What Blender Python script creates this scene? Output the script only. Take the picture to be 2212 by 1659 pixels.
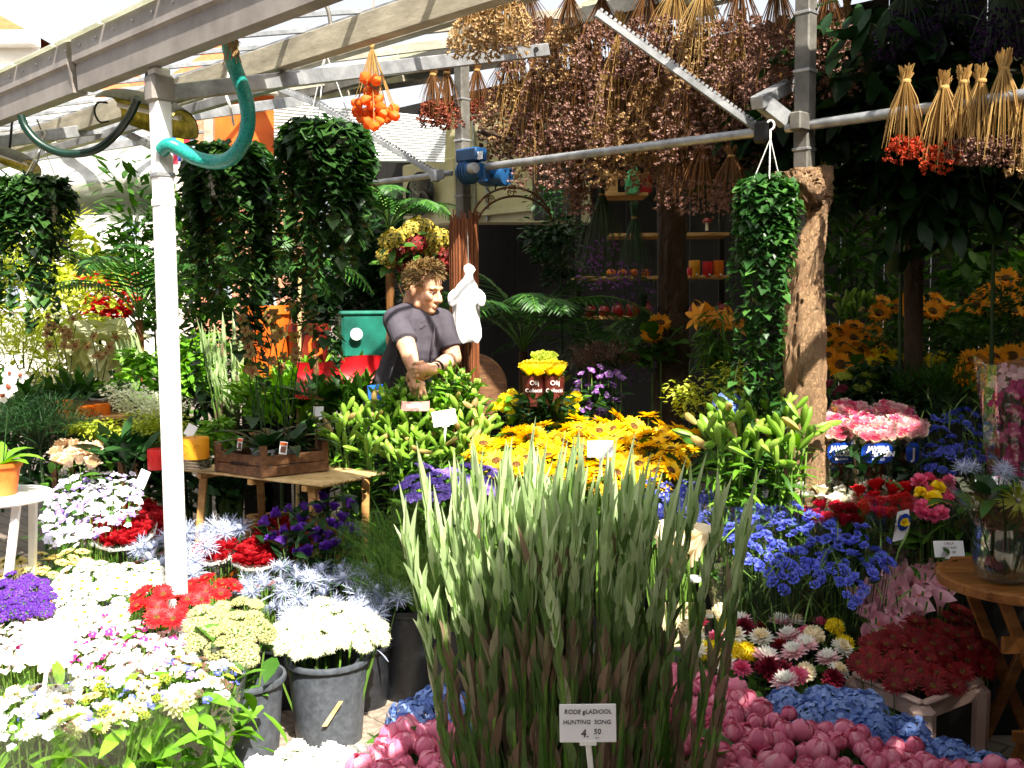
import bpy, math, random
import numpy as np
from mathutils import Matrix, Vector
random.seed(11); rng = np.random.default_rng(11)
for o in list(bpy.data.objects): bpy.data.objects.remove(o)
sc = bpy.context.scene
COL = sc.collection
R = math.radians

# ------------------------------------------------------------------ camera
FPX, CX, CY, W0 = 2200.0, 1106.0, 829.5, 2212.0
PITCH, ROLL, CAMH = R(-4.4), R(-0.5), 1.6
cam = bpy.data.cameras.new('camera'); cam.sensor_width = 36; cam.lens = 36*FPX/W0
cam.clip_start = .05; cam.clip_end = 500
camo = bpy.data.objects.new('camera', cam); COL.objects.link(camo)
CM = Matrix.Rotation(math.pi/2+PITCH, 4, 'X') @ Matrix.Rotation(ROLL, 4, 'Z')
CM.translation = (0, 0, CAMH)
camo.matrix_world = CM
sc.camera = camo
# ------------------------------------------------------------------ sky, sun, exposure
SUN_EL, SUN_H = R(50), (0.39, -0.92)         # where the sun stands: behind and right of the camera
w = bpy.data.worlds.new('World'); sc.world = w; w.use_nodes = True
nt = w.node_tree; bg = nt.nodes['Background']
sky = nt.nodes.new('ShaderNodeTexSky'); sky.sky_type = 'NISHITA'; sky.sun_disc = False
sky.sun_elevation = SUN_EL; sky.sun_rotation = math.atan2(SUN_H[0], SUN_H[1])
sky.air_density = 1.0; sky.dust_density = 5.0; sky.ozone_density = 0.6
hz_ = nt.nodes.new('ShaderNodeHueSaturation'); hz_.inputs['Saturation'].default_value = .25; hz_.inputs['Value'].default_value = 2.1   # milky summer haze
nt.links.new(sky.outputs[0], hz_.inputs['Color']); nt.links.new(hz_.outputs[0], bg.inputs[0]); bg.inputs[1].default_value = 0.05
sl = bpy.data.lights.new('sun', 'SUN'); sl.energy = 5.0; sl.angle = R(0.55); sl.color = (1, .93, .80)
so = bpy.data.objects.new('sun', sl); COL.objects.link(so)
sd = Vector((SUN_H[0]*math.cos(SUN_EL), SUN_H[1]*math.cos(SUN_EL), math.sin(SUN_EL)))
so.rotation_euler = sd.to_track_quat('Z', 'Y').to_euler(); so.location = (0, 0, 12)
vs = sc.view_settings; vs.view_transform = 'Standard'; vs.look = 'None'; vs.gamma = 1
vs.use_curve_mapping = False; vs.exposure = 1.55
sc.render.engine = 'CYCLES'
sc.cycles.max_bounces = 6; sc.cycles.transparent_max_bounces = 10

# ------------------------------------------------------------------ pixel -> place
def ray(x, y):
    d = CM.to_3x3() @ Vector(((x-CX)/FPX, -(y-CY)/FPX, -1)); return d
def P(x, y, Y):                       # on the upright plane Y metres ahead
    d = ray(x, y); return Vector((0, 0, CAMH)) + d*(Y/d.y)
def Gd(x, y, h):                      # on the level plane at height h
    d = ray(x, y); return Vector((0, 0, CAMH)) + d*((h-CAMH)/d.z)
K = math.sqrt(.5)
def S(v, w_, h): return Vector(((v+w_)*K, (v-w_)*K, h))      # stall axes: v inwards, w along the front
def Pv(x, y, v):                      # on the upright stall plane v
    d = ray(x, y); t = v/((d.x+d.y)*K); return Vector((0, 0, CAMH)) + d*t

# ------------------------------------------------------------------ materials
MATS = []; MID = {}
def hexl(h):
    h = h.lstrip('#'); c = [int(h[i:i+2], 16)/255 for i in (0, 2, 4)]
    return tuple(((x+.055)/1.055)**2.4 if x > .04045 else x/12.92 for x in c)
def reg(m): MATS.append(m); MID[m.name] = len(MATS)-1; return MID[m.name]
def newmat(name):
    m = bpy.data.materials.new(name); m.use_nodes = True
    n = m.node_tree.nodes; return m, n, m.node_tree.links, n['Principled BSDF']
def ramp(n, cols):
    r = n.new('ShaderNodeValToRGB'); e = r.color_ramp.elements
    while len(e) < len(cols): e.new(.5)
    for i, c in enumerate(cols): e[i].position = i/(len(cols)-1); e[i].color = (*c, 1)
    return r
def petal(name, cols, rough=.55, trans=.25, noise=14, island=True, tcol=None, sheen=0):
    """plant surface: colour varies from piece to piece and with fine streaks, some light passes through"""
    if name in MID: return MID[name]
    m, n, l, b = newmat(name); cols = [hexl(c) if isinstance(c, str) else c for c in cols]
    if len(cols) == 1: cols = [tuple(x*.75 for x in cols[0]), tuple(min(1, x*1.15) for x in cols[0])]
    r = ramp(n, cols)
    g = n.new('ShaderNodeNewGeometry'); oi = n.new('ShaderNodeObjectInfo')
    tc = n.new('ShaderNodeTexCoord'); nz = n.new('ShaderNodeTexNoise'); nz.inputs['Scale'].default_value = noise*4; nz.inputs['Detail'].default_value = 3
    l.new(tc.outputs['Object'], nz.inputs['Vector'])
    def math_(op, a, bb):
        q = n.new('ShaderNodeMath'); q.operation = op
        for i, x in enumerate((a, bb)):
            if isinstance(x, (int, float)): q.inputs[i].default_value = x
            else: l.new(x, q.inputs[i])
        return q.outputs[0]
    s = math_('ADD', math_('MULTIPLY', g.outputs['Random Per Island'], .5 if island else .12),
              math_('ADD', math_('MULTIPLY', oi.outputs['Random'], .28 if island else .6), math_('MULTIPLY', nz.outputs[0], .3)))
    l.new(s, r.inputs[0]); l.new(r.outputs[0], b.inputs['Base Color'])
    b.inputs['Roughness'].default_value = rough; b.inputs['Specular IOR Level'].default_value = .35
    if trans:
        t = n.new('ShaderNodeBsdfTranslucent'); mx = n.new('ShaderNodeMixShader'); mx.inputs[0].default_value = trans
        hs = n.new('ShaderNodeHueSaturation'); hs.inputs['Saturation'].default_value = 1.1; hs.inputs['Value'].default_value = 1.5
        l.new(r.outputs[0], hs.inputs['Color']); l.new(hs.outputs[0], t.inputs[0])
        l.new(b.outputs[0], mx.inputs[1]); l.new(t.outputs[0], mx.inputs[2])
        l.new(mx.outputs[0], n['Material Output'].inputs[0])
    return reg(m)
def solid(name, cols, rough=.5, metal=0, scale=8, bump=0, bscale=60, spec=.5, stretch=None, trans=0):
    """man-made or bark surface: two or three tones of noise, optional fine relief"""
    if name in MID: return MID[name]
    m, n, l, b = newmat(name); cols = [hexl(c) if isinstance(c, str) else c for c in cols]
    if len(cols) == 1: cols = [tuple(x*.82 for x in cols[0]), tuple(min(1, x*1.1) for x in cols[0])]
    r = ramp(n, cols); tc = n.new('ShaderNodeTexCoord'); mp = n.new('ShaderNodeMapping'); nz = n.new('ShaderNodeTexNoise')
    if stretch: mp.inputs['Scale'].default_value = stretch
    nz.inputs['Scale'].default_value = scale; nz.inputs['Detail'].default_value = 6; nz.inputs['Roughness'].default_value = .65
    l.new(tc.outputs['Object'], mp.inputs[0]); l.new(mp.outputs[0], nz.inputs['Vector'])
    mr = n.new('ShaderNodeMapRange'); mr.inputs[1].default_value = .3; mr.inputs[2].default_value = .7
    l.new(nz.outputs[0], mr.inputs[0]); l.new(mr.outputs[0], r.inputs[0]); l.new(r.outputs[0], b.inputs['Base Color'])
    b.inputs['Roughness'].default_value = rough; b.inputs['Metallic'].default_value = metal; b.inputs['Specular IOR Level'].default_value = spec
    if bump:
        n2 = n.new('ShaderNodeTexNoise'); n2.inputs['Scale'].default_value = bscale; n2.inputs['Detail'].default_value = 5
        l.new(mp.outputs[0], n2.inputs['Vector'])
        bp = n.new('ShaderNodeBump'); bp.inputs['Strength'].default_value = bump; bp.inputs['Distance'].default_value = .01
        l.new(n2.outputs[0], bp.inputs['Height']); l.new(bp.outputs[0], b.inputs['Normal'])
    if trans:
        t = n.new('ShaderNodeBsdfTranslucent'); mx = n.new('ShaderNodeMixShader'); mx.inputs[0].default_value = trans
        l.new(r.outputs[0], t.inputs[0]); l.new(b.outputs[0], mx.inputs[1]); l.new(t.outputs[0], mx.inputs[2])
        l.new(mx.outputs[0], n['Material Output'].inputs[0])
    return reg(m)
def glassy(name, col=(1, 1, 1), alpha=.25, rough=.08, bump=.5):
    """thin clear film or glass: mostly see-through with bright reflections"""
    if name in MID: return MID[name]
    m, n, l, b = newmat(name)
    t = n.new('ShaderNodeBsdfTransparent'); t.inputs[0].default_value = (*col, 1)
    gl = n.new('ShaderNodeBsdfGlossy'); gl.inputs['Roughness'].default_value = rough
    lw = n.new('ShaderNodeLayerWeight'); lw.inputs[0].default_value = .35
    nz = n.new('ShaderNodeTexNoise'); nz.inputs['Scale'].default_value = 18; tc = n.new('ShaderNodeTexCoord'); l.new(tc.outputs['Object'], nz.inputs['Vector'])
    bp = n.new('ShaderNodeBump'); bp.inputs['Strength'].default_value = max(bump, .01); bp.inputs['Distance'].default_value = .02; l.new(nz.outputs[0], bp.inputs['Height']); l.new(bp.outputs[0], gl.inputs['Normal'])
    mt = n.new('ShaderNodeMath'); mt.operation = 'MULTIPLY_ADD'; mt.inputs[1].default_value = .6; mt.inputs[2].default_value = alpha*.4
    l.new(lw.outputs['Facing'], mt.inputs[0]); mx = n.new('ShaderNodeMixShader')
    l.new(mt.outputs[0], mx.inputs[0]); l.new(t.outputs[0], mx.inputs[1]); l.new(gl.outputs[0], mx.inputs[2]); l.new(mx.outputs[0], n['Material Output'].inputs[0])
    return reg(m)

# ------------------------------------------------------------------ mesh templates: (V, T, M) triangles
def T_(V, F, m):
    tr = []
    for f in F:
        for i in range(1, len(f)-1): tr.append((f[0], f[i], f[i+1]))
    return (np.array(V, float).reshape(-1, 3), np.array(tr, int).reshape(-1, 3), np.full(len(tr), m, int))
def cat(ts):
    ts = [t for t in ts if len(t[0])]; off = 0; V = []; F = []; M = []
    for t in ts: V.append(t[0]); F.append(t[1]+off); M.append(t[2]); off += len(t[0])
    return (np.concatenate(V), np.concatenate(F), np.concatenate(M))
def rx(a): c, s = math.cos(a), math.sin(a); return np.array([[1, 0, 0], [0, c, -s], [0, s, c]])
def ry(a): c, s = math.cos(a), math.sin(a); return np.array([[c, 0, s], [0, 1, 0], [-s, 0, c]])
def rz(a): c, s = math.cos(a), math.sin(a); return np.array([[c, -s, 0], [s, c, 0], [0, 0, 1]])
def xf(t, Rm=None, s=1.0, p=(0, 0, 0)):
    V = t[0]*s
    if Rm is not None: V = V@np.asarray(Rm).T
    return (V+np.array(p, float), t[1], t[2])
def inst(t, Rs, Ps, ss=None):
    Rs = np.asarray(Rs, float); Ps = np.asarray(Ps, float); N = len(Ps)
    if N == 0: return (np.zeros((0, 3)), np.zeros((0, 3), int), np.zeros(0, int))
    if ss is not None: Rs = Rs*np.asarray(ss)[:, None, None]
    V = np.einsum('nij,kj->nki', Rs, t[0])+Ps[:, None, :]
    n = len(t[0]); F = t[1][None]+(np.arange(N)*n)[:, None, None]
    return (V.reshape(-1, 3), F.reshape(-1, 3), np.tile(t[2], N))
def remat(t, m): return (t[0], t[1], np.full(len(t[1]), m, int))
def align(n, spin=0):                 # rotation taking +Z to n
    n = np.asarray(n, float); n = n/np.linalg.norm(n)
    a = np.array([1., 0, 0]) if abs(n[0]) < .9 else np.array([0, 1., 0])
    x = np.cross(a, n); x /= np.linalg.norm(x); y = np.cross(n, x)
    return np.column_stack([x, y, n])@rz(spin)
def box(c, s, m, Rm=None):
    x, y, z = s[0]/2, s[1]/2, s[2]/2
    V = [(i*x, j*y, k*z) for i in (-1, 1) for j in (-1, 1) for k in (-1, 1)]
    F = [(0, 1, 3, 2), (4, 6, 7, 5), (0, 4, 5, 1), (2, 3, 7, 6), (0, 2, 6, 4), (1, 5, 7, 3)]
    return xf(T_(V, F, m), Rm, 1, c)
def bbox(c, s, m, Rm=None, b=.004):   # box with bevelled edges
    x, y, z = s[0]/2, s[1]/2, s[2]/2; b = min(b, x*.9, y*.9, z*.9); V = []; idx = {}
    for sx in (-1, 1):
        for sy in (-1, 1):
            for sz in (-1, 1):
                for a in range(3):
                    p = [sx*(x-b), sy*(y-b), sz*(z-b)]; p[a] = (sx*x, sy*y, sz*z)[a]
                    idx[(sx, sy, sz, a)] = len(V); V.append(p)
    F = []
    for a in range(3):
        o1, o2 = [(1, 2), (2, 0), (0, 1)][a]
        for s_ in (-1, 1):
            q = []
            for (p1, p2) in ((-1, -1), (1, -1), (1, 1), (-1, 1)):
                k = [0, 0, 0]; k[a] = s_; k[o1] = p1; k[o2] = p2; q.append(idx[(*k, a)])
            F.append(q if s_ > 0 else q[::-1])
        for p1 in (-1, 1):
            for p2 in (-1, 1):
                q = []
                for e in (-1, 1):
                    k = [0, 0, 0]; k[a] = e; k[o1] = p1; k[o2] = p2
                    q.append((idx[(*k, o1)], idx[(*k, o2)]))
                F.append((q[0][0], q[0][1], q[1][1], q[1][0]))
    for sx in (-1, 1):
        for sy in (-1, 1):
            for sz in (-1, 1): F.append([idx[(sx, sy, sz, a)] for a in range(3)])
    return xf(T_(V, F, m), Rm, 1, c)
def beam(a, b, wd, ht, m, up=(0, 0, 1), bev=.003):   # box from a to b
    a = np.array(a, float); b = np.array(b, float); d = b-a; L = np.linalg.norm(d); d /= L
    u = np.array(up, float); s = np.cross(d, u); s /= np.linalg.norm(s); u = np.cross(s, d)
    return bbox((a+b)/2, (L, wd, ht), m, np.column_stack([d, s, u]), bev)
def tube(pts, rad, m, n=6, caps=True):
    pts = [np.array(p, float) for p in pts]; k = len(pts)
    if not hasattr(rad, '__len__'): rad = [rad]*k
    V = []; F = []; px = None
    for i, p in enumerate(pts):
        d = pts[min(i+1, k-1)]-pts[max(i-1, 0)]; d = d/(np.linalg.norm(d)+1e-9)
        if px is None:
            a = np.array([0, 0, 1.]) if abs(d[2]) < .9 else np.array([1., 0, 0]); px = np.cross(d, a)
        px = px-d*np.dot(px, d); px /= np.linalg.norm(px)+1e-9; py = np.cross(d, px)
        for j in range(n):
            a = 2*math.pi*j/n; V.append(p+rad[i]*(math.cos(a)*px+math.sin(a)*py))
    for i in range(k-1):
        for j in range(n):
            j2 = (j+1) % n; F.append((i*n+j, i*n+j2, (i+1)*n+j2, (i+1)*n+j))
    if caps: F.append(tuple(range(n-1, -1, -1))); F.append(tuple(range((k-1)*n, k*n)))
    return T_(V, F, m)
def lathe(prof, m, n=20, arc=2*math.pi):
    V = []; F = []; k = len(prof); full = abs(arc-2*math.pi) < 1e-6; nn = n if full else n+1
    for j in range(nn):
        a = arc*j/n
        for (r, z) in prof: V.append((r*math.cos(a), r*math.sin(a), z))
    for j in range(n):
        j2 = (j+1) % nn
        for i in range(k-1): F.append((j*k+i, j2*k+i, j2*k+i+1, j*k+i+1))
    return T_(V, F, m)
def sphere(r, m, n=10, k=6, sq=(1, 1, 1)):
    return xf(lathe([(r*math.sin(math.pi*i/k), -r*math.cos(math.pi*i/k)) for i in range(k+1)], m, n), np.diag(sq))
def blade(L, W, m, nl=4, bend=0., cup=.25, peak=.5, base=.25, tip=0., el=0., twist=0.):
    """petal or leaf along +X rising by el, bending by bend radians over its length"""
    V = []; F = []; x = z = 0.
    for i in range(nl+1):
        t = i/nl
        if i: a = el+bend*(t-.5/nl); x += L/nl*math.cos(a); z += L/nl*math.sin(a)
        q = t/peak*.5 if t < peak else .5+(t-peak)/(1-peak)*.5
        wv = W/2*max((base*(1-t) if t < peak else 0)+(1-base*(1-t) if t < peak else 1)*math.sin(math.pi*q), tip if i == nl else .0)
        wv = max(wv, .0004)
        a = el+bend*t; tw = twist*t
        for sgn in (-1, 0, 1):
            yy = sgn*wv; zz = abs(sgn)*cup*wv
            y2 = yy*math.cos(tw)-zz*math.sin(tw); z2 = yy*math.sin(tw)+zz*math.cos(tw)
            V.append((x-z2*math.sin(a), y2, z+z2*math.cos(a)))
    for i in range(nl):
        for j in range(2): F.append((i*3+j, (i+1)*3+j, (i+1)*3+j+1, i*3+j+1))
    return T_(V, F, m)
def ring(t, n, r=0., z=0., jit=0., off=0., tilt=0., sj=0.):
    o = []
    for k in range(n):
        a = off+2*math.pi*k/n+random.uniform(-jit, jit)
        q = xf(t, ry(-(tilt+random.uniform(-jit, jit)*.6)), 1+random.uniform(-sj, sj), (r, 0, z)); o.append(xf(q, rz(a)))
    return cat(o)
def shape2(pts, m, fold=0.):           # flat fan leaf from outline, base at origin, along +X
    V = [(.35*max(p[0] for p in pts), 0, 0)]+[(p[0], p[1], abs(p[1])*fold) for p in pts]; n = len(pts)
    return T_(V, [(0, i+1, (i+1) % n+1) for i in range(n)], m)

# ------------------------------------------------------------------ objects
def mesh(name, t, smooth=True):
    V, F, M = t; me = bpy.data.meshes.new(name)
    used = sorted(set(int(x) for x in M)); mp = np.zeros(len(MATS)+1, int)
    for i, u in enumerate(used): mp[u] = i; me.materials.append(MATS[u])
    me.vertices.add(len(V)); me.vertices.foreach_set('co', np.ascontiguousarray(V, dtype=np.float32).ravel())
    me.loops.add(len(F)*3); me.loops.foreach_set('vertex_index', np.ascontiguousarray(F, dtype=np.int32).ravel())
    me.polygons.add(len(F)); me.polygons.foreach_set('loop_start', np.arange(0, len(F)*3, 3, dtype=np.int32))
    me.polygons.foreach_set('loop_total', np.full(len(F), 3, np.int32))
    me.polygons.foreach_set('material_index', mp[M].astype(np.int32))
    me.update(calc_edges=True)
    if smooth:
        me.polygons.foreach_set('use_smooth', np.ones(len(F), bool))
        me.set_sharp_from_angle(angle=R(42))
    else: me.polygons.foreach_set('use_smooth', np.zeros(len(F), bool))
    return me
def tag(o, label=None, cat_=None, group=None, kind=None):
    if label: o['label'] = label
    if cat_: o['category'] = cat_
    if group: o['group'] = group
    if kind: o['kind'] = kind
    return o
def thing(name, loc, label, cat_, group=None):
    o = bpy.data.objects.new(name, None); COL.objects.link(o); o.location = loc; o.empty_display_size = .05
    return tag(o, label, cat_, group)
def origin(o):
    v = Vector(o.location)
    while o.parent: o = o.parent; v += Vector(o.location)
    return v
def part(name, t, parent=None, smooth=True, kind=None, label=None):
    """t in world coordinates (or a ready mesh); becomes a child of parent with its origin at the parent's"""
    if parent is not None and not isinstance(t, bpy.types.Mesh):
        b = origin(parent); t = (t[0]-np.array(b), t[1], t[2])
    me = t if isinstance(t, bpy.types.Mesh) else mesh(name, t, smooth)
    o = bpy.data.objects.new(name, me); COL.objects.link(o); o.parent = parent
    return tag(o, label, None, None, kind)
def put(name, me, Rm, s, p, parent):
    """shared mesh placed at world point p under parent"""
    o = bpy.data.objects.new(name, me); COL.objects.link(o)
    b = origin(parent) if parent is not None else Vector((0, 0, 0))
    m = Matrix([[Rm[i][j]*s for j in range(3)]+[p[i]-b[i]] for i in range(3)]+[[0, 0, 0, 1]])
    o.parent = parent; o.matrix_basis = m; return o
def single(name, t, label, cat_, group=None, smooth=True, kind=None):
    """a thing that is one mesh, origin at its base centre"""
    c = (t[0].min(0)+t[0].max(0))/2; c[2] = t[0][:, 2].min()
    o = bpy.data.objects.new(name, mesh(name, (t[0]-c, t[1], t[2]), smooth)); o.location = c; COL.objects.link(o)
    return tag(o, label, cat_, group, kind)
def text(body, size, p, right, up, m, parent, name='lettering', bold=0., shear=0., align_='CENTER'):
    cu = bpy.data.curves.new(name, 'FONT'); cu.body = body; cu.size = size; cu.align_x = align_; cu.align_y = 'CENTER'
    cu.offset = bold; cu.shear = shear; cu.extrude = .0004; cu.resolution_u = 3
    tmp = bpy.data.objects.new('tmp', cu); COL.objects.link(tmp)
    dg = bpy.context.evaluated_depsgraph_get(); me = bpy.data.meshes.new_from_object(tmp.evaluated_get(dg))
    bpy.data.objects.remove(tmp); me.name = name; me.materials.clear(); me.materials.append(MATS[m])
    r = np.array(right, float); r /= np.linalg.norm(r); u = np.array(up, float); u -= r*np.dot(u, r); u /= np.linalg.norm(u)
    return put(name, me, np.column_stack([r, u, np.cross(r, u)]), 1, p, parent)

# ------------------------------------------------------------------ planting helpers
def inpoly(x, y, poly):
    c = False; n = len(poly); j = n-1
    for i in range(n):
        xi, yi = poly[i]; xj, yj = poly[j]
        if (yi > y) != (yj > y) and x < (xj-xi)*(y-yi)/(yj-yi)+xi: c = not c
        j = i
    return c
def plane_depth(anch):
    if len(anch) == 1: return lambda x, y: anch[0][1]
    if len(anch) == 2:
        (y0, d0), (y1, d1) = anch; return lambda x, y: 1/(1/d0+(1/d1-1/d0)*(y-y0)/(y1-y0))
    A = np.array([[1, a, b] for a, b, c in anch]); q = np.linalg.solve(A, [1/c for a, b, c in anch])
    return lambda x, y: 1/(q[0]+q[1]*x+q[2]*y)
def poisson(poly, anch, sp, nmax=400, tries=9000, jit=0.012):
    dep = plane_depth(anch); xs = [p[0] for p in poly]; ys = [p[1] for p in poly]; out = []; grid = {}
    for _ in range(tries):
        x = random.uniform(min(xs), max(xs)); y = random.uniform(min(ys), max(ys))
        if not inpoly(x, y, poly): continue
        q = P(x, y, dep(x, y)); k = (int(q.x//sp), int(q.y//sp)); ok = True
        for i in (-1, 0, 1):
            for j in (-1, 0, 1):
                for o in grid.get((k[0]+i, k[1]+j), ()):
                    if (o-q).length < sp: ok = False
        if ok:
            grid.setdefault(k, []).append(q); out.append(q)
            if len(out) >= nmax: break
    return [q+Vector((0, 0, random.uniform(-jit, jit))) for q in out]
def clusters(pts, n):
    if n <= 1: return [pts]
    A = np.array([[p.x, p.y] for p in pts]); c = A[np.linspace(0, len(A)-1, n).astype(int)]
    idx0 = np.argsort(A@np.array([.8, .6])); c = A[idx0[np.linspace(len(A)*.5/n, len(A)*(1-.5/n)-1, n).astype(int)]]
    for _ in range(12):
        lab = np.argmin(((A[:, None]-c[None])**2).sum(-1), 1)
        for i in range(n):
            if (lab == i).any(): c[i] = A[lab == i].mean(0)
    return [[pts[k] for k in range(len(pts)) if lab[k] == i] for i in range(n) if (lab == i).any()]
def stems_t(heads, base, m, r=.0022, top=.0, spread=.35, n=3, droop=.0):
    o = []
    for h in heads:
        b = Vector((base.x+(h.x-base.x)*spread+random.uniform(-.01, .01), base.y+(h.y-base.y)*spread+random.uniform(-.01, .01), base.z+.03))
        mid = b.lerp(h, .55)+Vector((random.uniform(-.012, .012), random.uniform(-.012, .012), 0))
        o.append(tube([b, mid, h-Vector((0, 0, top))], [r*1.15, r, r*.85], m, n, False))
    return cat(o)
def rnd_rots(n, el=(-.6, .9)):
    out = []
    for _ in range(n):
        out.append(rz(random.uniform(0, 6.283))@ry(-random.uniform(*el))@rx(random.uniform(-.7, .7)))
    return out
def foliage_t(heads, t, count, below=(.03, .22), spread=.06, el=(-.3, 1.0), size=(.7, 1.3)):
    Ps = []; 
    for _ in range(count):
        h = random.choice(heads); Ps.append((h.x+random.gauss(0, spread), h.y+random.gauss(0, spread), h.z-random.uniform(*below)))
    return inst(t, rnd_rots(count, el), Ps, rng.uniform(size[0], size[1], count))
BUCKET = {}
def bucket_mesh(r, h, m):
    k = (round(r, 3), round(h, 3), m)
    if k not in BUCKET:
        pr = [(0, .012), (r*.74, .012), (r*.76, 0), (r*.8, 0), (r*.97, h*.93), (r*1.05, h*.94), (r*1.07, h*.97), (r*1.05, h), (r*.98, h), (r*.95, h*.94), (r*.76, .03), (0, .03)]
        BUCKET[k] = mesh('bucket', lathe(pr, m, 28))
    return BUCKET[k]
# ================================================================== plant materials
LEAF = petal('leaf_green', ['#1d3a10', '#37601c', '#5d8a2c'], .45, .25)
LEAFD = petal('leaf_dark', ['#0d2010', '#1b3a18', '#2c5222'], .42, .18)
LEAFB = petal('leaf_bright', ['#43721a', '#679a2a', '#90ba40'], .45, .32)
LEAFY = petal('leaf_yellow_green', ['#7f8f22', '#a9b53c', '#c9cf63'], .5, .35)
IVY = petal('ivy_leaf', ['#11260f', '#24451c', '#4c7034'], .4, .25)
IVYB = petal('ivy_leaf_fresh', ['#12300f', '#2a5420', '#5f8f42'], .4, .2)
PALM = petal('palm_leaf', ['#16330f', '#2c5a1c', '#4e7d33'], .42, .25)
STEM = petal('stem_green', ['#3c5a1e', '#5f8232', '#7a9a48'], .5, 0)
STEMD = petal('stem_dark', ['#20351a', '#35502a'], .5, 0)
STRAW = petal('stem_straw', ['#7a5a30', '#a98448', '#cbab6e'], .7, .1)
STRAWD = petal('stem_brown', ['#3c2612', '#5e3c1b', '#86592a'], .75, .05)
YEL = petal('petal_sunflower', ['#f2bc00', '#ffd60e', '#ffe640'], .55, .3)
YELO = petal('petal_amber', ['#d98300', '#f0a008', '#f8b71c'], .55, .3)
DISC = solid('disc_brown', ['#2a1604', '#5a3508', '#8a6a12'], .9, 0, 90)
YELP = petal('petal_yellow', ['#e6c800', '#f4de20', '#fff05a'], .55, .3)
RED = petal('petal_red', ['#a80a10', '#c81820', '#de3030'], .5, .2)
CRIM = petal('petal_crimson', ['#8e0b1e', '#b31530', '#c92a48'], .5, .2)
DRED = petal('petal_dark_red', ['#4a0006', '#70040c', '#960a14'], .7, .08)
WINE = petal('petal_wine', ['#4a0818', '#6d0f25', '#8d2038'], .5, .15)
PINK = petal('petal_pink', ['#cf6088', '#e68eaa', '#f8c4d0'], .5, .25)
PINKL = petal('petal_pale_pink', ['#dba0ae', '#ecc1c9', '#f6dcdd'], .45, .3)
PINKH = petal('petal_hot_pink', ['#d8487e', '#e87099', '#f29ab4'], .5, .25)
CALP = petal('petal_calla_pink', ['#cc88a2', '#e4b0c0', '#f6d8de'], .4, .3)
CREAM = petal('petal_cream', ['#e8d7b0', '#f2e6c8', '#fbf4e0'], .5, .3)
WHITE = petal('petal_white', ['#e2e2dc', '#efefe9', '#faf9f5'], .5, .3)
WHITEG = petal('petal_white_green', ['#cfd6a8', '#e2e7c6', '#f0f2de'], .55, .3)
BLUE = petal('petal_cornflower', ['#3440b0', '#5462d4', '#7f8cec'], .5, .2)
DELPH = petal('petal_delphinium', ['#3a44b0', '#5662cf', '#8089e2'], .5, .25)
HYD = petal('petal_hydrangea', ['#5674ba', '#7c98d6', '#a8bee9'], .5, .25)
LILAC = petal('petal_lilac', ['#6b50b0', '#8f74d0', '#b39be4'], .5, .25)
PURP = petal('petal_purple', ['#3b1670', '#5a2a98', '#7f4cba'], .5, .2)
MAUVE = petal('petal_mauve', ['#5a3070', '#7d4a95', '#a075b5'], .5, .2)
STEEL = petal('bract_steel', ['#7884a8', '#a3acc8', '#ccd2e2'], .5, .15)
GRNW = petal('bud_lime', ['#6f8f2e', '#9dba4e', '#c4d67c'], .45, .3)
BUDG = petal('lily_bud', ['#567f20', '#7ca434', '#a4c255'], .42, .25)
BUDP = petal('lily_bud_blush', ['#94903f', '#b6a660', '#cf9f80'], .42, .25)
SPATHE = petal('gladiolus_spathe', ['#344e25', '#58763c', '#90a86c'], .42, .3)
SPATHR = petal('gladiolus_spathe_tinged', ['#6a4a40', '#8a7460', '#9ca07c'], .45, .25)  # brownish tinge of the spathes, also used to darken the shaded lower part
DRYP = petal('dried_pink', ['#4c342c', '#7c5a4e', '#aa8a7c'], .8, .12)
DRYR = petal('dried_rust', ['#5a2418', '#7d3a28', '#9a5a40'], .8, .1)
DRYC = petal('dried_cream', ['#735638', '#98794f', '#c2a67e'], .8, .15)
DRYM = petal('dried_purple', ['#221530', '#38234c', '#4e3768'], .8, .1)
PHYS = petal('lantern_orange', ['#c24a10', '#dd6a1c', '#ee9438'], .6, .35)
DRYG = petal('dried_hydrangea', ['#8a7a28', '#b09c3c', '#c9b860'], .7, .2)
DRYH = petal('dried_hydrangea_red', ['#5a0f12', '#7c1c1c', '#9a3428'], .7, .2)
SPATHLIT = petal('gladiolus_spathe_pale', ['#829e64', '#acc28c', '#d6e2bc'], .42, .35)  # sunlight on the tips put into a paler spathe colour
GREYG = petal('grey_green_tuft', ['#55594c', '#737764', '#8f9480'], .7, .1)

# ================================================================== leaf templates
L_ELL = lambda m, L=.1, Wd=.032: blade(L, Wd, m, 3, -.5, .25, .45, .2)
L_IVY = lambda m: shape2([(0, 0), (-.012, .022), (.008, .03), (.018, .02), (.05, .0), (.018, -.02), (.008, -.03), (-.012, -.022)], m, .25)
L_SWORD = lambda m, L=.4, Wd=.03: blade(L, Wd, m, 5, -.5, .3, .35, .7)
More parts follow.
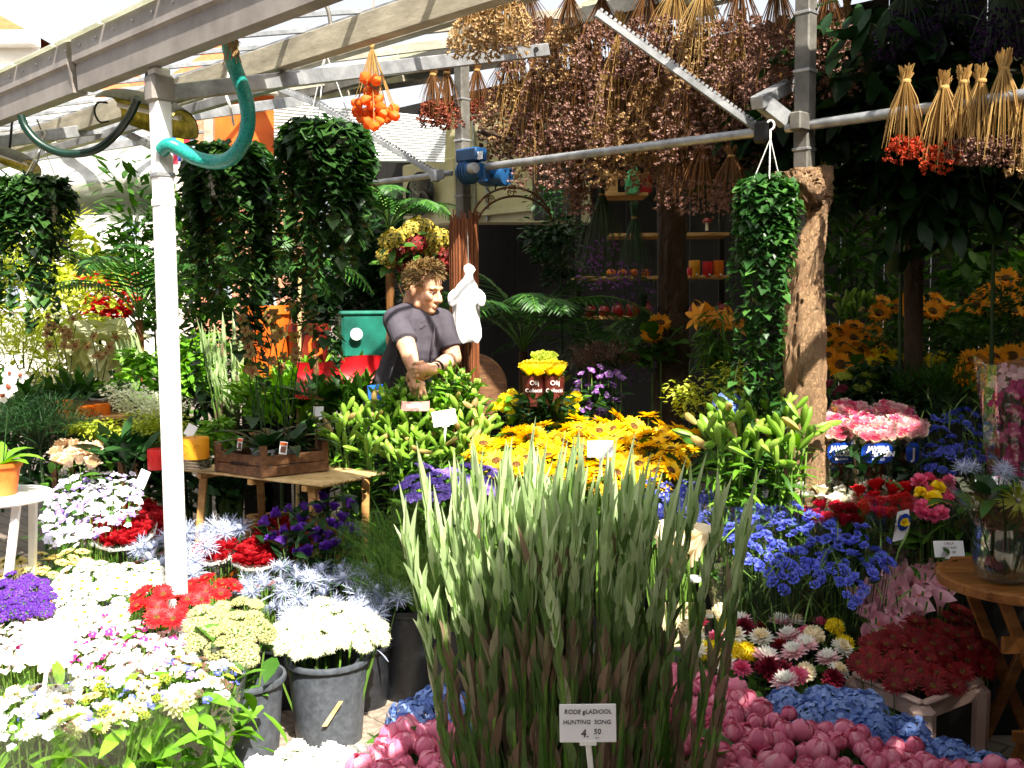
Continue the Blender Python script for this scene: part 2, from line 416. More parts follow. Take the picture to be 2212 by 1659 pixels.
# ================================================================== flower heads (face +Z, about life size)
def h_sunflower(pm=YEL, R_=.062):
    o = [lathe([(0, .012), (.012, .011), (.02, .006), (.026, -.002), (.012, -.012), (0, -.014)], DISC, 14)]
    o.append(ring(blade(.042, .017, pm, 3, -.35, .3, .5, .5), 17, .016, .0, .12, 0, .62, .12))
    o.append(ring(blade(.044, .016, pm, 3, -.45, .3, .5, .5), 16, .018, -.003, .14, .2, .22, .12))
    o.append(ring(blade(.03, .012, LEAF, 2, -.3, .3, .4, .6), 9, .014, -.008, .2, 0, -.1))
    return xf(cat(o), None, R_/.062)
def h_gerbera(pm, R_=.042, dm=None):
    o = [lathe([(0, .005), (.006, .007), (.011, .003), (.008, -.006), (0, -.012)], dm or DISC, 10)]
    o.append(ring(blade(.034, .0095, pm, 3, -.25, .2, .55, .45), 20, .007, .0, .08, 0, .22, .08))
    o.append(ring(blade(.026, .008, pm, 2, -.25, .2, .55, .45), 16, .006, .003, .1, .15, .42, .08))
    return xf(cat(o), None, R_/.042)
def h_dahlia(pm, R_=.045, tip=None, pointed=True):
    o = []
    for i, (n, L, el) in enumerate([(14, .04, .02), (13, .037, .3), (11, .032, .6), (9, .026, .9), (6, .018, 1.2)]):
        o.append(ring(blade(L, .013 if pointed else .016, tip if (tip is not None and i > 1) else pm, 3, .25, .45, .55 if pointed else .7, .5), n, .004, .004*i, .1, i*.4, el, .1))
    return xf(cat(o), None, R_/.045)
def h_pompon(pm, R_=.033):
    Ps = []; Rs = []; N = 85
    for i in range(N):
        z = 1-1.55*(i+.5)/N; a = i*2.39996; r = math.sqrt(max(0, 1-z*z)); n = np.array([r*math.cos(a), r*math.sin(a), z])
        Ps.append(n*.022); Rs.append(align(n, random.uniform(0, 6.28)))
    pt = xf(blade(.013, .011, pm, 2, .9, .3, .7, .6), ry(-1.0), 1, (0, 0, 0))
    return xf(cat([sphere(.024, pm, 10, 6), inst(pt, Rs, Ps)]), None, R_/.033)
def h_rose(pm, R_=.028, rim=None, closed=.0):
    o = []
    for i, (n, L, r, el, b) in enumerate([(5, .046, .009, 1.22-closed*.2, -.55), (5, .048, .008, 1.3, -.4), (4, .049, .006, 1.4, -.2), (4, .044, .004, 1.5, .1), (3, .043, .002, 1.57, .2)]):
        p_ = blade(L, .040-.004*i, (rim if (rim is not None and i > 0) else pm), 4, b, .45, .68, .5)
        o.append(ring(p_, n, r, -.02, .15, i*.55, el, .06))
    o.append(ring(blade(.02, .008, LEAF, 2, -.6, .2, .4, .7), 5, .006, -.02, .2, 0, .3))
    return xf(cat(o), None, R_/.028)
def h_peony(pm, R_=.033, openness=0.):
    """fat bud: broad petals wrapped shell over shell"""
    o = [sphere(.0285, pm, 12, 8, (1, 1, .95))]
    for i in range(10):
        a = i*2.4+random.uniform(-.3, .3); V = []; F = []; nu, nv = 5, 6; wd = random.uniform(.45, .72); top = random.uniform(.15, .5)
        rr = .0298+.0026*(i % 3)
        for u in range(nu+1):
            for v in range(nv+1):
                s = u/nu*2-1; t = v/nv
                th = (2.7)*(1-t)+t*top; ph = s*wd*math.sin(math.pi*(.18+.72*t))*1.15
                r = rr*(1+.03*math.cos(s*3.1)+openness*t*.45)+.0042*abs(s)**4+.003*max(0, t-.75)
                V.append((r*math.sin(th)*math.cos(ph+.18*math.sin(t*4)), r*math.sin(th)*math.sin(ph), r*.96*math.cos(th)+.001*math.sin(9*s)))
        for u in range(nu):
            for v in range(nv):
                q = u*(nv+1)+v; F.append((q, q+nv+1, q+nv+2, q+1))
        o.append(xf(T_(V, F, pm), rz(a)@rx(random.uniform(-.12, .12))))
    o.append(ring(blade(.034, .016, LEAF, 4, 1.35, .4, .4, .6), 4, .004, -.030, .3, 0, .1, .2))
    return xf(cat(o), None, R_/.033)
def h_hydrangea(pm, R_=.085, n=135):
    fl = cat([xf(blade(.0125, .0135, pm, 2, -.35, .12, .6, .4), rz(k*math.pi/2)@ry(-.12)) for k in range(4)])
    Ps = []; Rs = []
    for i in range(n):
        z = 1-1.05*(i+.5)/n; a = i*2.39996; r = math.sqrt(max(0, 1-z*z)); nn = np.array([r*math.cos(a), r*math.sin(a), z])
        Ps.append(nn*np.array([.08, .08, .06])*random.uniform(.82, 1.1)); Rs.append(align(nn+rng.normal(0, .38, 3), random.uniform(0, 6.3)))
    return xf(cat([inst(fl, Rs, Ps, rng.uniform(.9, 1.3, n)), sphere(.058, LEAFD, 12, 6, (1, 1, .74)), ring(blade(.09, .05, LEAF, 3, -.5, .2), 4, .03, -.04, .3, 0, -.1)]), None, R_/.085)
def h_cornflower(pm, R_=.024, dm=None):
    fl = cat([xf(blade(.012, .0055, pm, 2, -.4, .3, .7, .3), rz(a)@ry(-.35), 1, (.010, 0, .009)) for a in (-.55, 0, .55)])
    fl = cat([fl, tube([(0, 0, 0), (.010, 0, .009)], [.0008, .0022], pm, 3, False)])
    o = [ring(fl, 9, .003, .0, .15, 0, .0, .15), ring(xf(fl, ry(-.4), .8), 6, .001, .003, .2, .3, .1, .15),
         xf(sphere(.0055, dm or LEAFD, 7, 5), None, 1, (0, 0, -.006)), ring(blade(.011, .002, MAUVE, 2, .1), 8, .001, .003, .3, 0, 1.1)]
    return xf(cat(o), None, R_/.024)
def h_floret5(pm, R_=.02, eye=None):
    o = [ring(blade(.018, .0165, pm, 3, -.3, .25, .6, .35), 5, .002, 0, .15, 0, .35, .15)]
    o.append(ring(blade(.008, .005, eye if eye is not None else WHITE, 2, .1), 3, .001, .002, .3, 0, 1.1))
    return xf(cat(o), None, R_/.02)
def h_scabiosa(pm, R_=.04):
    fl = ring(blade(.010, .009, pm, 2, -.2, .2, .6, .4), 4, .001, 0, .2, 0, .3)
    Ps = []; Rs = []; N = 44
    for i in range(N):
        r = .038*math.sqrt((i+.5)/N); a = i*2.39996; n = np.array([r*math.cos(a)*14, r*math.sin(a)*14, 1]); Ps.append((r*math.cos(a), r*math.sin(a), .012-.35*r*r/.04)); Rs.append(align(n+rng.normal(0, .25, 3), random.uniform(0, 6)))
    return xf(cat([inst(fl, Rs, Ps, rng.uniform(.8, 1.3, N)), sphere(.02, LEAF, 8, 5, (1.2, 1.2, .45))]), None, R_/.04)
def h_calla(pm, R_=.045, inner=None):
    """one wrapped spathe: a funnel whose rim flares and runs out in a point, with a yellow spadix"""
    V = []; F = []; nu, nv = 14, 6
    for u in range(nu+1):
        a = u/nu*2*math.pi*1.08-math.pi*1.08; s = abs(a)/(math.pi*1.08)
        for v in range(nv+1):
            t = v/nv; fl = .006+.013*t+.020*t**3*(1.15-.5*s)
            z = .11*t-(.022*max(0, t-.7)/.3)*(1-s)+.03*t*s*.3
            pt = .022*math.exp(-(a/.35)**2)*t**4
            x = (fl+pt)*math.cos(a); y = fl*math.sin(a)*1.05+.006*t*(a/3.3)
            V.append((x, y, z+.004*math.sin(a*2.5)*t))
    for u in range(nu):
        for v in range(nv):
            q = u*(nv+1)+v; F.append((q, q+nv+1, q+nv+2, q+1))
    o = [T_(V, F, pm), tube([(0, 0, .02), (.002, 0, .085)], [.004, .003], YELO, 6)]
    return xf(cat(o), None, R_/.045, (0, 0, -.09))
def h_carnation(pm, R_=.026):
    o = []
    for i, (n, el) in enumerate([(9, .15), (9, .5), (8, .85), (7, 1.2)]):
        o.append(ring(blade(.026, .02, pm, 3, -.3, .5, .85, .3, .7), n, .002, -.004+.002*i, .2, i*.3, el, .15))
    o.append(tube([(0, 0, -.03), (0, 0, 0)], [.006, .009], STEM, 6))
    return xf(cat(o), None, R_/.026)
def h_eryngium(pm, R_=.06):
    o = [xf(sphere(.011, STEEL, 8, 7, (1, 1, 1.5)), None, 1, (0, 0, .012))]
    sp = cat([blade(.052, .004, pm, 3, -.25, .3, .3, .8)]+[xf(blade(.018, .002, pm, 1, 0, .3, .3, .8), rz(s*.6), 1, (x, 0, .002)) for x in (.016, .028) for s in (-1, 1)])
    o.append(ring(sp, 11, .005, 0, .15, 0, .28, .2)); o.append(ring(sp, 8, .004, .003, .2, .3, .65, .2)); o.append(ring(xf(sp, None, .7), 7, .004, -.004, .2, 0, -.15, .2))
    return xf(cat(o), None, R_/.06)
def h_cluster(pm, R_=.045, n=60, bm=None, flat=.55, fs=.0065):
    """flattened head of many tiny knobby florets"""
    kn = cat([sphere(fs, pm, 5, 3, (1, 1, .8))]+[xf(blade(fs*1.3, fs*.9, pm, 1, 0, .2), rz(a)@ry(-.6), 1, (0, 0, fs*.5)) for a in (0, 2.1, 4.2)])
    Ps = []; Rs = []
    for i in range(n):
        z = 1-1.0*(i+.5)/n; a = i*2.39996; r = math.sqrt(max(0, 1-z*z)); nn = np.array([r*math.cos(a), r*math.sin(a), z])
        Ps.append(nn*np.array([1, 1, flat])*R_*random.uniform(.86, 1.05)); Rs.append(align(nn+rng.normal(0, .2, 3), random.uniform(0, 6)))
    core = sphere(R_*.86, bm if bm is not None else LEAF, 10, 6, (1, 1, flat*.95))
    return cat([inst(kn, Rs, Ps, rng.uniform(.75, 1.3, n)), core])
def t_lily(n_bud=5, L=.45, bm=BUDG, leaves=16, openfl=None):
    """one lily stem: leafy below, a cluster of long three-ridged buds on top; origin at the top"""
    o = [tube([(0, 0, -L), (.004, 0, -L*.5), (0, 0, -.05), (0, 0, 0)], [.004, .004, .0035, .003], STEM, 5)]
    def bud(L_, r):
        pr = [(.0, 0), (.35*r, .06*L_), (.75*r, .25*L_), (r, .55*L_), (.9*r, .8*L_), (.35*r, .96*L_), (0, L_)]
        t = lathe(pr, bm if random.random() < .86 else BUDP, 9); V = t[0].copy(); a = np.arctan2(V[:, 1], V[:, 0]); k = 1-.13*np.abs(np.sin(1.5*a)); V[:, 0] *= k; V[:, 1] *= k
        return (V, t[1], t[2])
    for k in range(n_bud):
        a = k*2.4+random.uniform(-.3, .3); el = random.uniform(.35, 1.15) if k else 1.45; q = random.uniform(.02, .05); z0 = -.07+.09*k/n_bud
        d = np.array([math.cos(a)*math.cos(el), math.sin(a)*math.cos(el), math.sin(el)]); p0 = np.array([0, 0, z0]); p1 = p0+d*q
        o.append(tube([p0, p1], [.002, .0022], STEM, 4, False))
        if openfl is not None and random.random() < .6:
            o.append(xf(ring(blade(.085, .032, openfl, 4, -1.1, .25, .5, .4), 6, .004, 0, .1, 0, .95), align(d), 1, p1))
        else: o.append(xf(bud(random.uniform(.075, .105), random.uniform(.0115, .015)), align(d, random.uniform(0, 6)), 1, p1))
    lf = blade(.13, .024, LEAFB if random.random() < .4 else LEAF, 4, -.9, .25, .4, .4)
    for k in range(leaves):
        a = k*2.4; z = -.04-(L-.1)*(k/leaves); o.append(xf(lf, rz(a)@ry(-random.uniform(.3, .9)), random.uniform(.7, 1.1), (0, 0, z)))
    return cat(o)
def t_gladiolus(L=1.0, seed=0, bend=.05):
    """one closed gladiolus spike: sword leaves low, two ranks of overlapping pointed spathes to the tip; origin at the foot"""
    r = random.Random(seed); o = []; az = r.uniform(0, 6.28); k = 9
    def c(t): return np.array([bend*t*t*L, .015*math.sin(t*5+seed)*L*.4, L*t])
    o.append(tube([c(i/k) for i in range(k+1)], [.0075, .0075, .007, .007, .0065, .006, .005, .004, .003, .0015], STEM, 6))
    n = 21
    for i in range(n):
        t = .30+.68*(i/n)**.95; ln = (.135-.06*i/n)*r.uniform(.85, 1.15); wd = (.033-.015*i/n)
        m = SPATHR if r.random() < (.62 if i < 12 else .05) else (SPATHLIT if i > 13 and r.random() < .75 else SPATHE)  # colour carries light: paler towards the tip for sun, browner low down for shade
        side = (0 if i % 2 else math.pi)+r.uniform(-.5, .5)
        b = blade(ln, wd, m, 5, r.uniform(-.12, .25), .95, .42, .2, 0, 0)
        b = xf(b, ry(-(1.47-r.uniform(0, .16)))); b = xf(b, rz(side)); o.append(xf(b, None, 1, c(t)+np.array([0, 0, -.035])))
        if i < 7 and r.random() < .05: o.append(xf(blade(.045, .012, RED, 3, -.1, .8, .4, .6), rz(side)@ry(-1.3), 1, c(t)+np.array([math.cos(side)*.012, math.sin(side)*.012, .075])))
    for i in range(3):
        b = blade(r.uniform(.10, .17), .016, SPATHLIT, 4, r.uniform(-.15, .2), .9, .3, .8); o.append(xf(xf(b, rz(i*2.1+r.uniform(-.4, .4))@ry(-r.uniform(1.36, 1.52))), None, 1, c(.93-.03*i)))
    for i in range(3):
        ln = r.uniform(.32, .55); t = r.uniform(0, .18); side = (0 if i % 2 else math.pi)+r.uniform(-.4, .4)
        b = blade(ln, r.uniform(.026, .036), LEAF if i % 2 else SPATHE, 6, r.uniform(-.05, .22), .45, .3, .75)
        o.append(xf(xf(b, rz(side)@ry(-r.uniform(1.32, 1.5))), None, 1, c(t)))
    return xf(cat(o), rz(az))
def t_frond(L=.8, m=PALM, n=22, bend=-1.4, wd=.02, ll=.26):
    """pinnate palm frond rising along +X then arching over"""
    o = []; x = z = 0.; pts = [(0, 0, 0)]; N = 12; dirs = []
    for i in range(N):
        a = 1.15+bend*(i/N)*1.1; x += L/N*math.cos(a); z += L/N*math.sin(a); pts.append((x, 0, z)); dirs.append(a)
    o.append(tube(pts, [.006*(1-.8*i/N) for i in range(N+1)], STEM, 4, False))
    for k in range(n):
        t = .22+.78*k/n; f = t*N; i = min(int(f), N-1); p = np.array(pts[i])*(1-(f-i))+np.array(pts[i+1])*(f-i)
        ln = ll*math.sin(math.pi*(.18+.78*t))*1.05
        for s in (-1, 1):
            b = blade(ln, wd, m, 3, -.7, .3, .35, .5)
            o.append(xf(b, ry(-dirs[i])@rz(s*(1.05-.45*t))@rx(s*.35), random.uniform(.85, 1.1), p))
    return cat(o)
def t_spray(m_, n=40, H=.3, r=.12, dot=.004, sm=STEM, seedm=None):
    """airy tuft: fine branching stalks with tiny dots"""
    o = []
    for k in range(n):
        a = random.uniform(0, 6.28); q = r*math.sqrt(random.random()); h = H*random.uniform(.55, 1.05)*(1-.35*(q/r)**2)
        p = np.array([q*math.cos(a), q*math.sin(a), h]); o.append(tube([(p[0]*.15, p[1]*.15, 0), (p[0]*.6, p[1]*.6, h*.6), p], [.0012, .001, .0006], sm, 3, False))
        for _ in range(5):
            d = p+rng.normal(0, .022, 3); o.append(tube([p*.94, d], [.0006, .0005], sm, 3, False)); o.append(xf(blade(dot*2.4, dot*1.6, m_, 1, 0, .3), rz(random.uniform(0, 6))@ry(random.uniform(-1, 1)), 1, d))
    return cat(o)
# ================================================================== man-made materials
ALU = solid('aluminium_weathered', ['#77706b', '#8d8681', '#a09a94'], .5, .15, 5, .08, 90)
GALV = solid('galvanised_steel', ['#7c7e80', '#9b9da0', '#b4b6b8'], .42, .55, 14, .05, 60)
GALVD = solid('galvanised_dull', ['#4c4a46', '#66635d', '#7d7a73'], .6, .3, 10, .1, 60)
WPAINT = solid('white_painted_steel', ['#d9d8d4', '#e8e7e4', '#f2f1ee'], .4, 0, 6, .05, 40)
BEIGE = solid('beige_painted_beam', ['#6f6a5e', '#948d7e', '#b0a898'], .55, 0, 5, .1, 40, stretch=(1, 1, 3))
DARKM = solid('dark_metal', ['#161616', '#262625'], .5, .2, 10)
POLY = solid('translucent_sheet', ['#c9cbb8', '#dfe1d2', '#eceee4'], .45, 0, 3, .05, 30, trans=.55)
ROOFD = solid('opaque_roof_sheet', ['#3c3c38', '#55544e'], .7, 0, 3)
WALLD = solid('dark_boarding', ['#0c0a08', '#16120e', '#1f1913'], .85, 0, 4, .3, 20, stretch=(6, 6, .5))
CREAMW = solid('cream_wall', ['#a79f80', '#b8b08f', '#c6be9f'], .6, 0, 2, .06, 50)
BRICKP = solid('paver', ['#6c6258', '#85796c', '#a09486'], .85, 0, 30, .5, 120)
WOOD = solid('crate_wood', ['#4a2f1b', '#6b4628', '#8a6240'], .7, 0, 6, .3, 40, stretch=(1, 8, 8))
WOODL = solid('light_wood', ['#9a6f3c', '#b98a50', '#cda668'], .6, 0, 5, .15, 40, stretch=(1, 7, 7))
WOODT = solid('table_wood', ['#6a3d17', '#8a5522', '#a56d33'], .4, 0, 4, .1, 40, stretch=(1, 6, 6))
BAMB = solid('bamboo', ['#a98a5a', '#c4a672', '#d9bf90'], .55, 0, 12, .1, 50)
BLACKP = solid('black_plastic', ['#17181b', '#222429', '#2f3238'], .42, 0, 25, .1, 150)
GREYP = solid('grey_bucket_plastic', ['#3a3e45', '#4a4f57', '#5a5f68'], .45, 0, 40, .12, 200)
CRATEP = solid('pinkish_crate_plastic', ['#a88a80', '#b99b90', '#c6aaa0'], .5, 0, 6, .06, 90)
CARD = solid('white_card', ['#e6e6e8', '#f2f2f4'], .6, 0, 8)
INK = solid('black_ink', ['#0a0a0a'], .7)
INKR = solid('brown_ink', ['#5a2018'], .7)
LWHITE = solid('white_print', ['#f4f4f2'], .5)
BLUEL = solid('blue_print', ['#0f3a9a', '#1646ac'], .35)
CLEAR = glassy('cellophane', (1, 1, 1), .22, .12)
GLASS = glassy('vase_glass', (.95, .98, .96), .18, .02, 0)
TEALH = solid('teal_hose', ['#0f6a66', '#1a8f88'], .3, 0, 20)
GREENH = solid('dark_green_hose', ['#0a2019', '#15382c'], .3, 0, 10)
MOTB = solid('motor_blue', ['#12365c', '#1c4f80'], .4, .0, 8, .1, 60)
ORANGE = solid('orange_panel', ['#b8480c', '#d65f14', '#e0741e'], .5, 0, 3)
def bark(name, cols, sc_=22):
    m, n, l, b = newmat(name); r = ramp(n, [hexl(c) for c in cols]); tc = n.new('ShaderNodeTexCoord'); mp = n.new('ShaderNodeMapping'); mp.inputs['Scale'].default_value = (1.7, 1.7, .75)
    nz = n.new('ShaderNodeTexNoise'); nz.inputs['Scale'].default_value = 9; nz.inputs['Detail'].default_value = 8; nz.inputs['Roughness'].default_value = .7
    vo = n.new('ShaderNodeTexVoronoi'); vo.feature = 'DISTANCE_TO_EDGE'; vo.inputs['Scale'].default_value = sc_*1.9
    mxv = n.new('ShaderNodeMix'); mxv.data_type = 'VECTOR'; mxv.inputs[0].default_value = .3
    l.new(tc.outputs['Object'], mp.inputs[0]); l.new(mp.outputs[0], nz.inputs['Vector']); l.new(mp.outputs[0], mxv.inputs[4]); l.new(nz.outputs[1], mxv.inputs[5]); l.new(mxv.outputs[1], vo.inputs['Vector'])
    mr = n.new('ShaderNodeMapRange'); mr.inputs[2].default_value = .12; l.new(vo.outputs[0], mr.inputs[0])
    ml = n.new('ShaderNodeMath'); ml.operation = 'MULTIPLY_ADD'; ml.inputs[1].default_value = .22; l.new(mr.outputs[0], ml.inputs[0]); l.new(nz.outputs[0], ml.inputs[2])
    l.new(nz.outputs[0], r.inputs[0]); l.new(r.outputs[0], b.inputs['Base Color']); b.inputs['Roughness'].default_value = .9
    bp = n.new('ShaderNodeBump'); bp.inputs['Strength'].default_value = 1; bp.inputs['Distance'].default_value = .045; l.new(ml.outputs[0], bp.inputs['Height']); l.new(bp.outputs[0], b.inputs['Normal']); return reg(m)
CORK = bark('cork_bark', ['#4a3424', '#a07a56', '#c9a47c', '#d8bc98'])
CORKD = bark('cork_bark_grey', ['#241a12', '#5a4534', '#7a6350', '#8a745e'])
REED = solid('reed_brown', ['#4e2813', '#74401f', '#965c32'], .8, 0, 40, .4, 60, stretch=(1, 1, .1))
ZINC = solid('plate_brown', ['#5a4030', '#6e5240'], .5)

# ================================================================== ground
m, n, l, b = newmat('brick_paving'); reg(m)
tc = n.new('ShaderNodeTexCoord'); mp = n.new('ShaderNodeMapping'); mp.inputs['Rotation'].default_value = (0, 0, R(45)); l.new(tc.outputs['Object'], mp.inputs[0])
br = n.new('ShaderNodeTexBrick'); br.inputs['Scale'].default_value = 1; br.inputs['Brick Width'].default_value = .21; br.inputs['Row Height'].default_value = .105; br.inputs['Mortar Size'].default_value = .006
br.inputs['Color1'].default_value = (*hexl('#85796c'), 1); br.inputs['Color2'].default_value = (*hexl('#6c6258'), 1); br.inputs['Mortar'].default_value = (*hexl('#4c443b'), 1)
nz = n.new('ShaderNodeTexNoise'); nz.inputs['Scale'].default_value = 25; l.new(tc.outputs['Object'], nz.inputs['Vector'])
mx = n.new('ShaderNodeMix'); mx.data_type = 'RGBA'; mx.blend_type = 'MULTIPLY'; mx.inputs[0].default_value = .5
l.new(mp.outputs[0], br.inputs['Vector']); l.new(br.outputs[0], mx.inputs[6]); l.new(nz.outputs[1], mx.inputs[7]); l.new(mx.outputs[2], b.inputs['Base Color']); b.inputs['Roughness'].default_value = .85
gv = T_([(-60, -60, 0), (60, -60, 0), (60, 90, 0), (-60, 90, 0)], [(0, 1, 2, 3)], MID['brick_paving'])
ground = part('pavement', gv, None, False, 'structure')
pv = mesh('paver', bbox((0, 0, -.015), (.2, .097, .05), BRICKP, None, .006))
for i in range(-1, 9):                    # the pavers that can be told apart by the grey buckets
    for j in range(0, 24):
        v_ = 1.55+j*.104; w_ = -3.85+i*.21+(.105 if j % 2 else 0); q = S(v_, w_, random.uniform(-.002, .002))
        put('paver', pv, rz(R(-45)+random.uniform(-.015, .015))@rx(random.uniform(-.006, .006)), 1, q, ground)

# ================================================================== the stall frame
RH = lambda v: 2.58+(v-1.75)*.26          # roof height over v
stall = thing('market_stall', S(1.78, -3.59, 0), 'grey and white metal framed flower stall with sloping roof and riveted gutter', 'market stall')
fp = P(366, 800, 3.8); fp.z = 0
def sq_post(p, h, s, m, a=45): return bbox((p[0], p[1], h/2), (s, s, h), m, rz(R(a)), .006)
part('front_post', sq_post(fp, 2.475, .062, WPAINT), stall, False, label='white painted square front post')
part('post_head', bbox((fp.x, fp.y, 2.40), (.09, .075, .10), ALU, rz(R(45)), .01), stall, False); part('post_collar', bbox((fp.x, fp.y, 1.99), (.067, .067, .03), WPAINT, rz(R(45)), .004), stall, False); part('post_collar', bbox((fp.x, fp.y, 2.09), (.07, .07, .02), GALV, rz(R(45)), .004), stall, False)
MC = P(1000, 372, 5.65); RC = P(1738, 268, 4.05)          # the two inner columns
for p, lab in ((MC, 'grey column behind the man'), (RC, 'grey column rising from the sunlit cork trunk')):
    part('column', cat([sq_post(p, 3.15, .064, GALVD)]+[bbox((p.x, p.y, z), (.070, .070, .012), GALV, rz(R(45)), .002) for z in (2.5, 2.72, 2.2)]), stall, False, label=lab)
# gutter: two lengths, each a folded section with a lip and rivets
def gutter(w0, w1):
    a = [(1.72, 2.475), (1.715, 2.575), (1.70, 2.585), (1.70, 2.68), (1.73, 2.69), (1.735, 2.6), (1.775, 2.6), (1.78, 2.475)]
    V = []; F = []; k = len(a)
    for ww in (w0, w1):
        for (v_, h) in a: V.append(S(v_, ww, h))
    for i in range(k): F.append((i, (i+1) % k, k+(i+1) % k, k+i))
    F += [tuple(range(k-1, -1, -1)), tuple(range(k, 2*k))]
    g = part('gutter', T_(V, F, ALU), stall, False, label='grey aluminium gutter length with a row of rivets')
    rv = mesh('rivet', sphere(.0075, GALV, 8, 5, (1, 1, 1)))
    x = w0+.08; 
    while x < min(w1, -2.4): put('rivet', rv, np.eye(3), 1, S(1.70, x, 2.635), g); x += .155
    return g
gutter(-8.8, -4.215); gutter(-4.165, 1.9)
def along(v_, h, w0, w1, wd, ht, m, name, lab=None): return part(name, beam(S(v_, w0, h), S(v_, w1, h), wd, ht, m), stall, False, label=lab)
along(1.97, 2.655, -8.8, 1.9, .025, .03, ALU, 'purlin'); along(2.30, 2.60, -8.8, 1.9, .055, .10, BEIGE, 'purlin', 'beige channel beam')
along(2.42, 2.545, -8.8, -3.66, .035, .045, GALV, 'rail'); along(2.13, 2.70, -8.8, 1.9, .03, .05, WPAINT, 'purlin')
along(3.46, RH(3.46)+.02, -8.8, 1.9, .06, .10, BEIGE, 'purlin'); along(4.9, RH(4.9)-.02, -8.8, 1.9, .06, .10, GALVD, 'purlin'); along(2.9, RH(2.9)+.05, -8.8, -.2, .03, .03, GALV, 'purlin')
e_ = P(1180, 108, 5.20); s_ = P(352, 203, 3.84)
part('rafter', cat([beam(s_, e_, .05, .06, GALV), xf(lathe([(0, 0), (.014, 0), (.014, .003), (0, .003)], INK, 12), align((-.4, -.9, 0)), 1, P(1163, 111, 5.13)+Vector((-.012, -.03, 0)))]), stall, False, label='galvanised square rafter with a cut open end')
for ww in (-5.55, -7.5, -.9, .9): part('rafter', beam(S(1.8, ww, 2.43), S(3.7, ww, 2.9), .045, .06, GALV), stall, False)
for k in range(24):                           # glazing bars and sheets of the fixed front strip, bars over the open vents
    ww = -8.8+k*.45
    part('glazing_bar', beam(S(1.74, ww, RH(1.74)+.08), S(2.3, ww, RH(2.3)+.08), .025, .03, WPAINT), stall, False)
    if k < 23: part('roof_sheet', beam(S(1.68, ww+.225, RH(1.70)+.105), S(2.12, ww+.225, RH(2.12)+.105), .425, .012, POLY if ww < -1.3 else ROOFD, bev=.002), stall, False)
    if ww < -.4: part('glazing_bar', beam(S(2.3, ww, RH(2.3)+.08), S(3.44, ww, RH(3.44)+.06), .02, .025, GALV), stall, False)
for k in range(12):                           # roof behind the vents
    ww = -8.8+k*.9
    for (v0, v1) in ((3.48, 4.9), (4.92, 6.4), (6.42, 7.8)):
        if v0 < 4 and ww < -4.2: continue
        if v0 < 4 and ww < -2.3: v0 = 3.95
        part('roof_sheet', beam(S(v0, ww+.45, RH(v0)+.07), S(v1, ww+.45, RH(v1)+.07), .89, .015, POLY if ((ww < -4.0 and v0 < 6) or (v0 > 4.5 and ww > -3.2)) else ROOFD, bev=.002), stall, False)
    if k > 8: part('roof_sheet', beam(S(2.14, ww+.98, RH(2.14)+.09), S(3.46, ww+.98, RH(3.46)+.09), .89, .015, ROOFD, bev=.002), stall, False)
    part('glazing_bar', beam(S(3.48, ww, RH(3.48)+.02), S(7.8, ww, RH(7.8)+.02), .04, .06, BEIGE), stall, False)
# unseen flap added over the pavement to shade the gladioli and right foreground
part('awning_flap', beam(S(1.76, .82, 2.462), S(.35, .82, 2.40), 2.66, .012, ROOFD), stall, False)
# boarded back and side
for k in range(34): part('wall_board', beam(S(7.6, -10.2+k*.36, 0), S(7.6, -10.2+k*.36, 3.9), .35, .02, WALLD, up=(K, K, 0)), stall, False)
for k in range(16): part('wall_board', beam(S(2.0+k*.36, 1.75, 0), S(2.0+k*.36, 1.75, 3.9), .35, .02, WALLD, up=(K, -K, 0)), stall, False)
# braces by the right column
part('brace', cat([beam(P(1635, 222, 3.95), P(1842, 108, 4.9), .05, .05, GALV)]), stall, False)
part('bracket', beam(P(1640, 215, 4.0), P(1700, 262, 4.02), .05, .06, GALV), stall, False); part('bracket', cat([bbox(RC+Vector((-.03, -.05, 0)), (.09, .05, .07), GALVD, rz(R(45)), .006)]), stall, False)

# ================================================================== vent drive: motor, shafts, toothed racks
md = thing('vent_motor', MC-Vector((0, 0, .1)), 'blue geared motor with long pipe shaft and toothed racks for the roof vents', 'motor')
PF = P(1050, 358, 5.52)
def pipe(a, b, r, name='shaft', m=GALV): return part(name, tube([a, (Vector(a)+Vector(b))/2, b], r, m, 14), md)
ax = (P(1640, 285, 4.22)-P(950, 378, 5.6)).normalized()
g0 = P(1015, 366, 5.5)
pipe(P(1052, 360, 5.45), P(1645, 285, 4.22), .020); pipe(P(1700, 277, 4.1), P(2260, 198, 3.35), .020); pipe(P(800, 396, 6.0), P(975, 374, 5.6), .016)
A_ = align(ax)
part('gear_housing', cat([xf(lathe([(0, -.075), (.055, -.075), (.062, -.06), (.062, .0), (.05, .04), (.04, .07), (0, .07)], MOTB, 20), A_, 1, g0+Vector((.01, 0, -.01)))]
     + [xf(lathe([(.062, z), (.068, z), (.068, z+.006), (.062, z+.006)], MOTB, 20), A_, 1, g0+Vector((.01, 0, -.01))) for z in (-.05, -.03, -.01)]), md)
part('motor_body', cat([xf(lathe([(0, -.09), (.05, -.09), (.056, -.07), (.056, .08), (.05, .095), (0, .1)], MOTB, 20), align((ax.x, ax.y, -.08)), 1, P(1068, 380, 5.55))]
     + [bbox(P(1045, 375, 5.47), (.10, .05, .06), MOTB, A_, .008)]), md)
part('terminal_box', bbox(P(1018, 336, 5.5), (.16, .09, .07), MOTB, rz(R(-45)), .008), md)
part('rating_plate', bbox(P(1034, 336, 5.42), (.055, .003, .04), CARD, rz(R(-40)), .001), md, False)
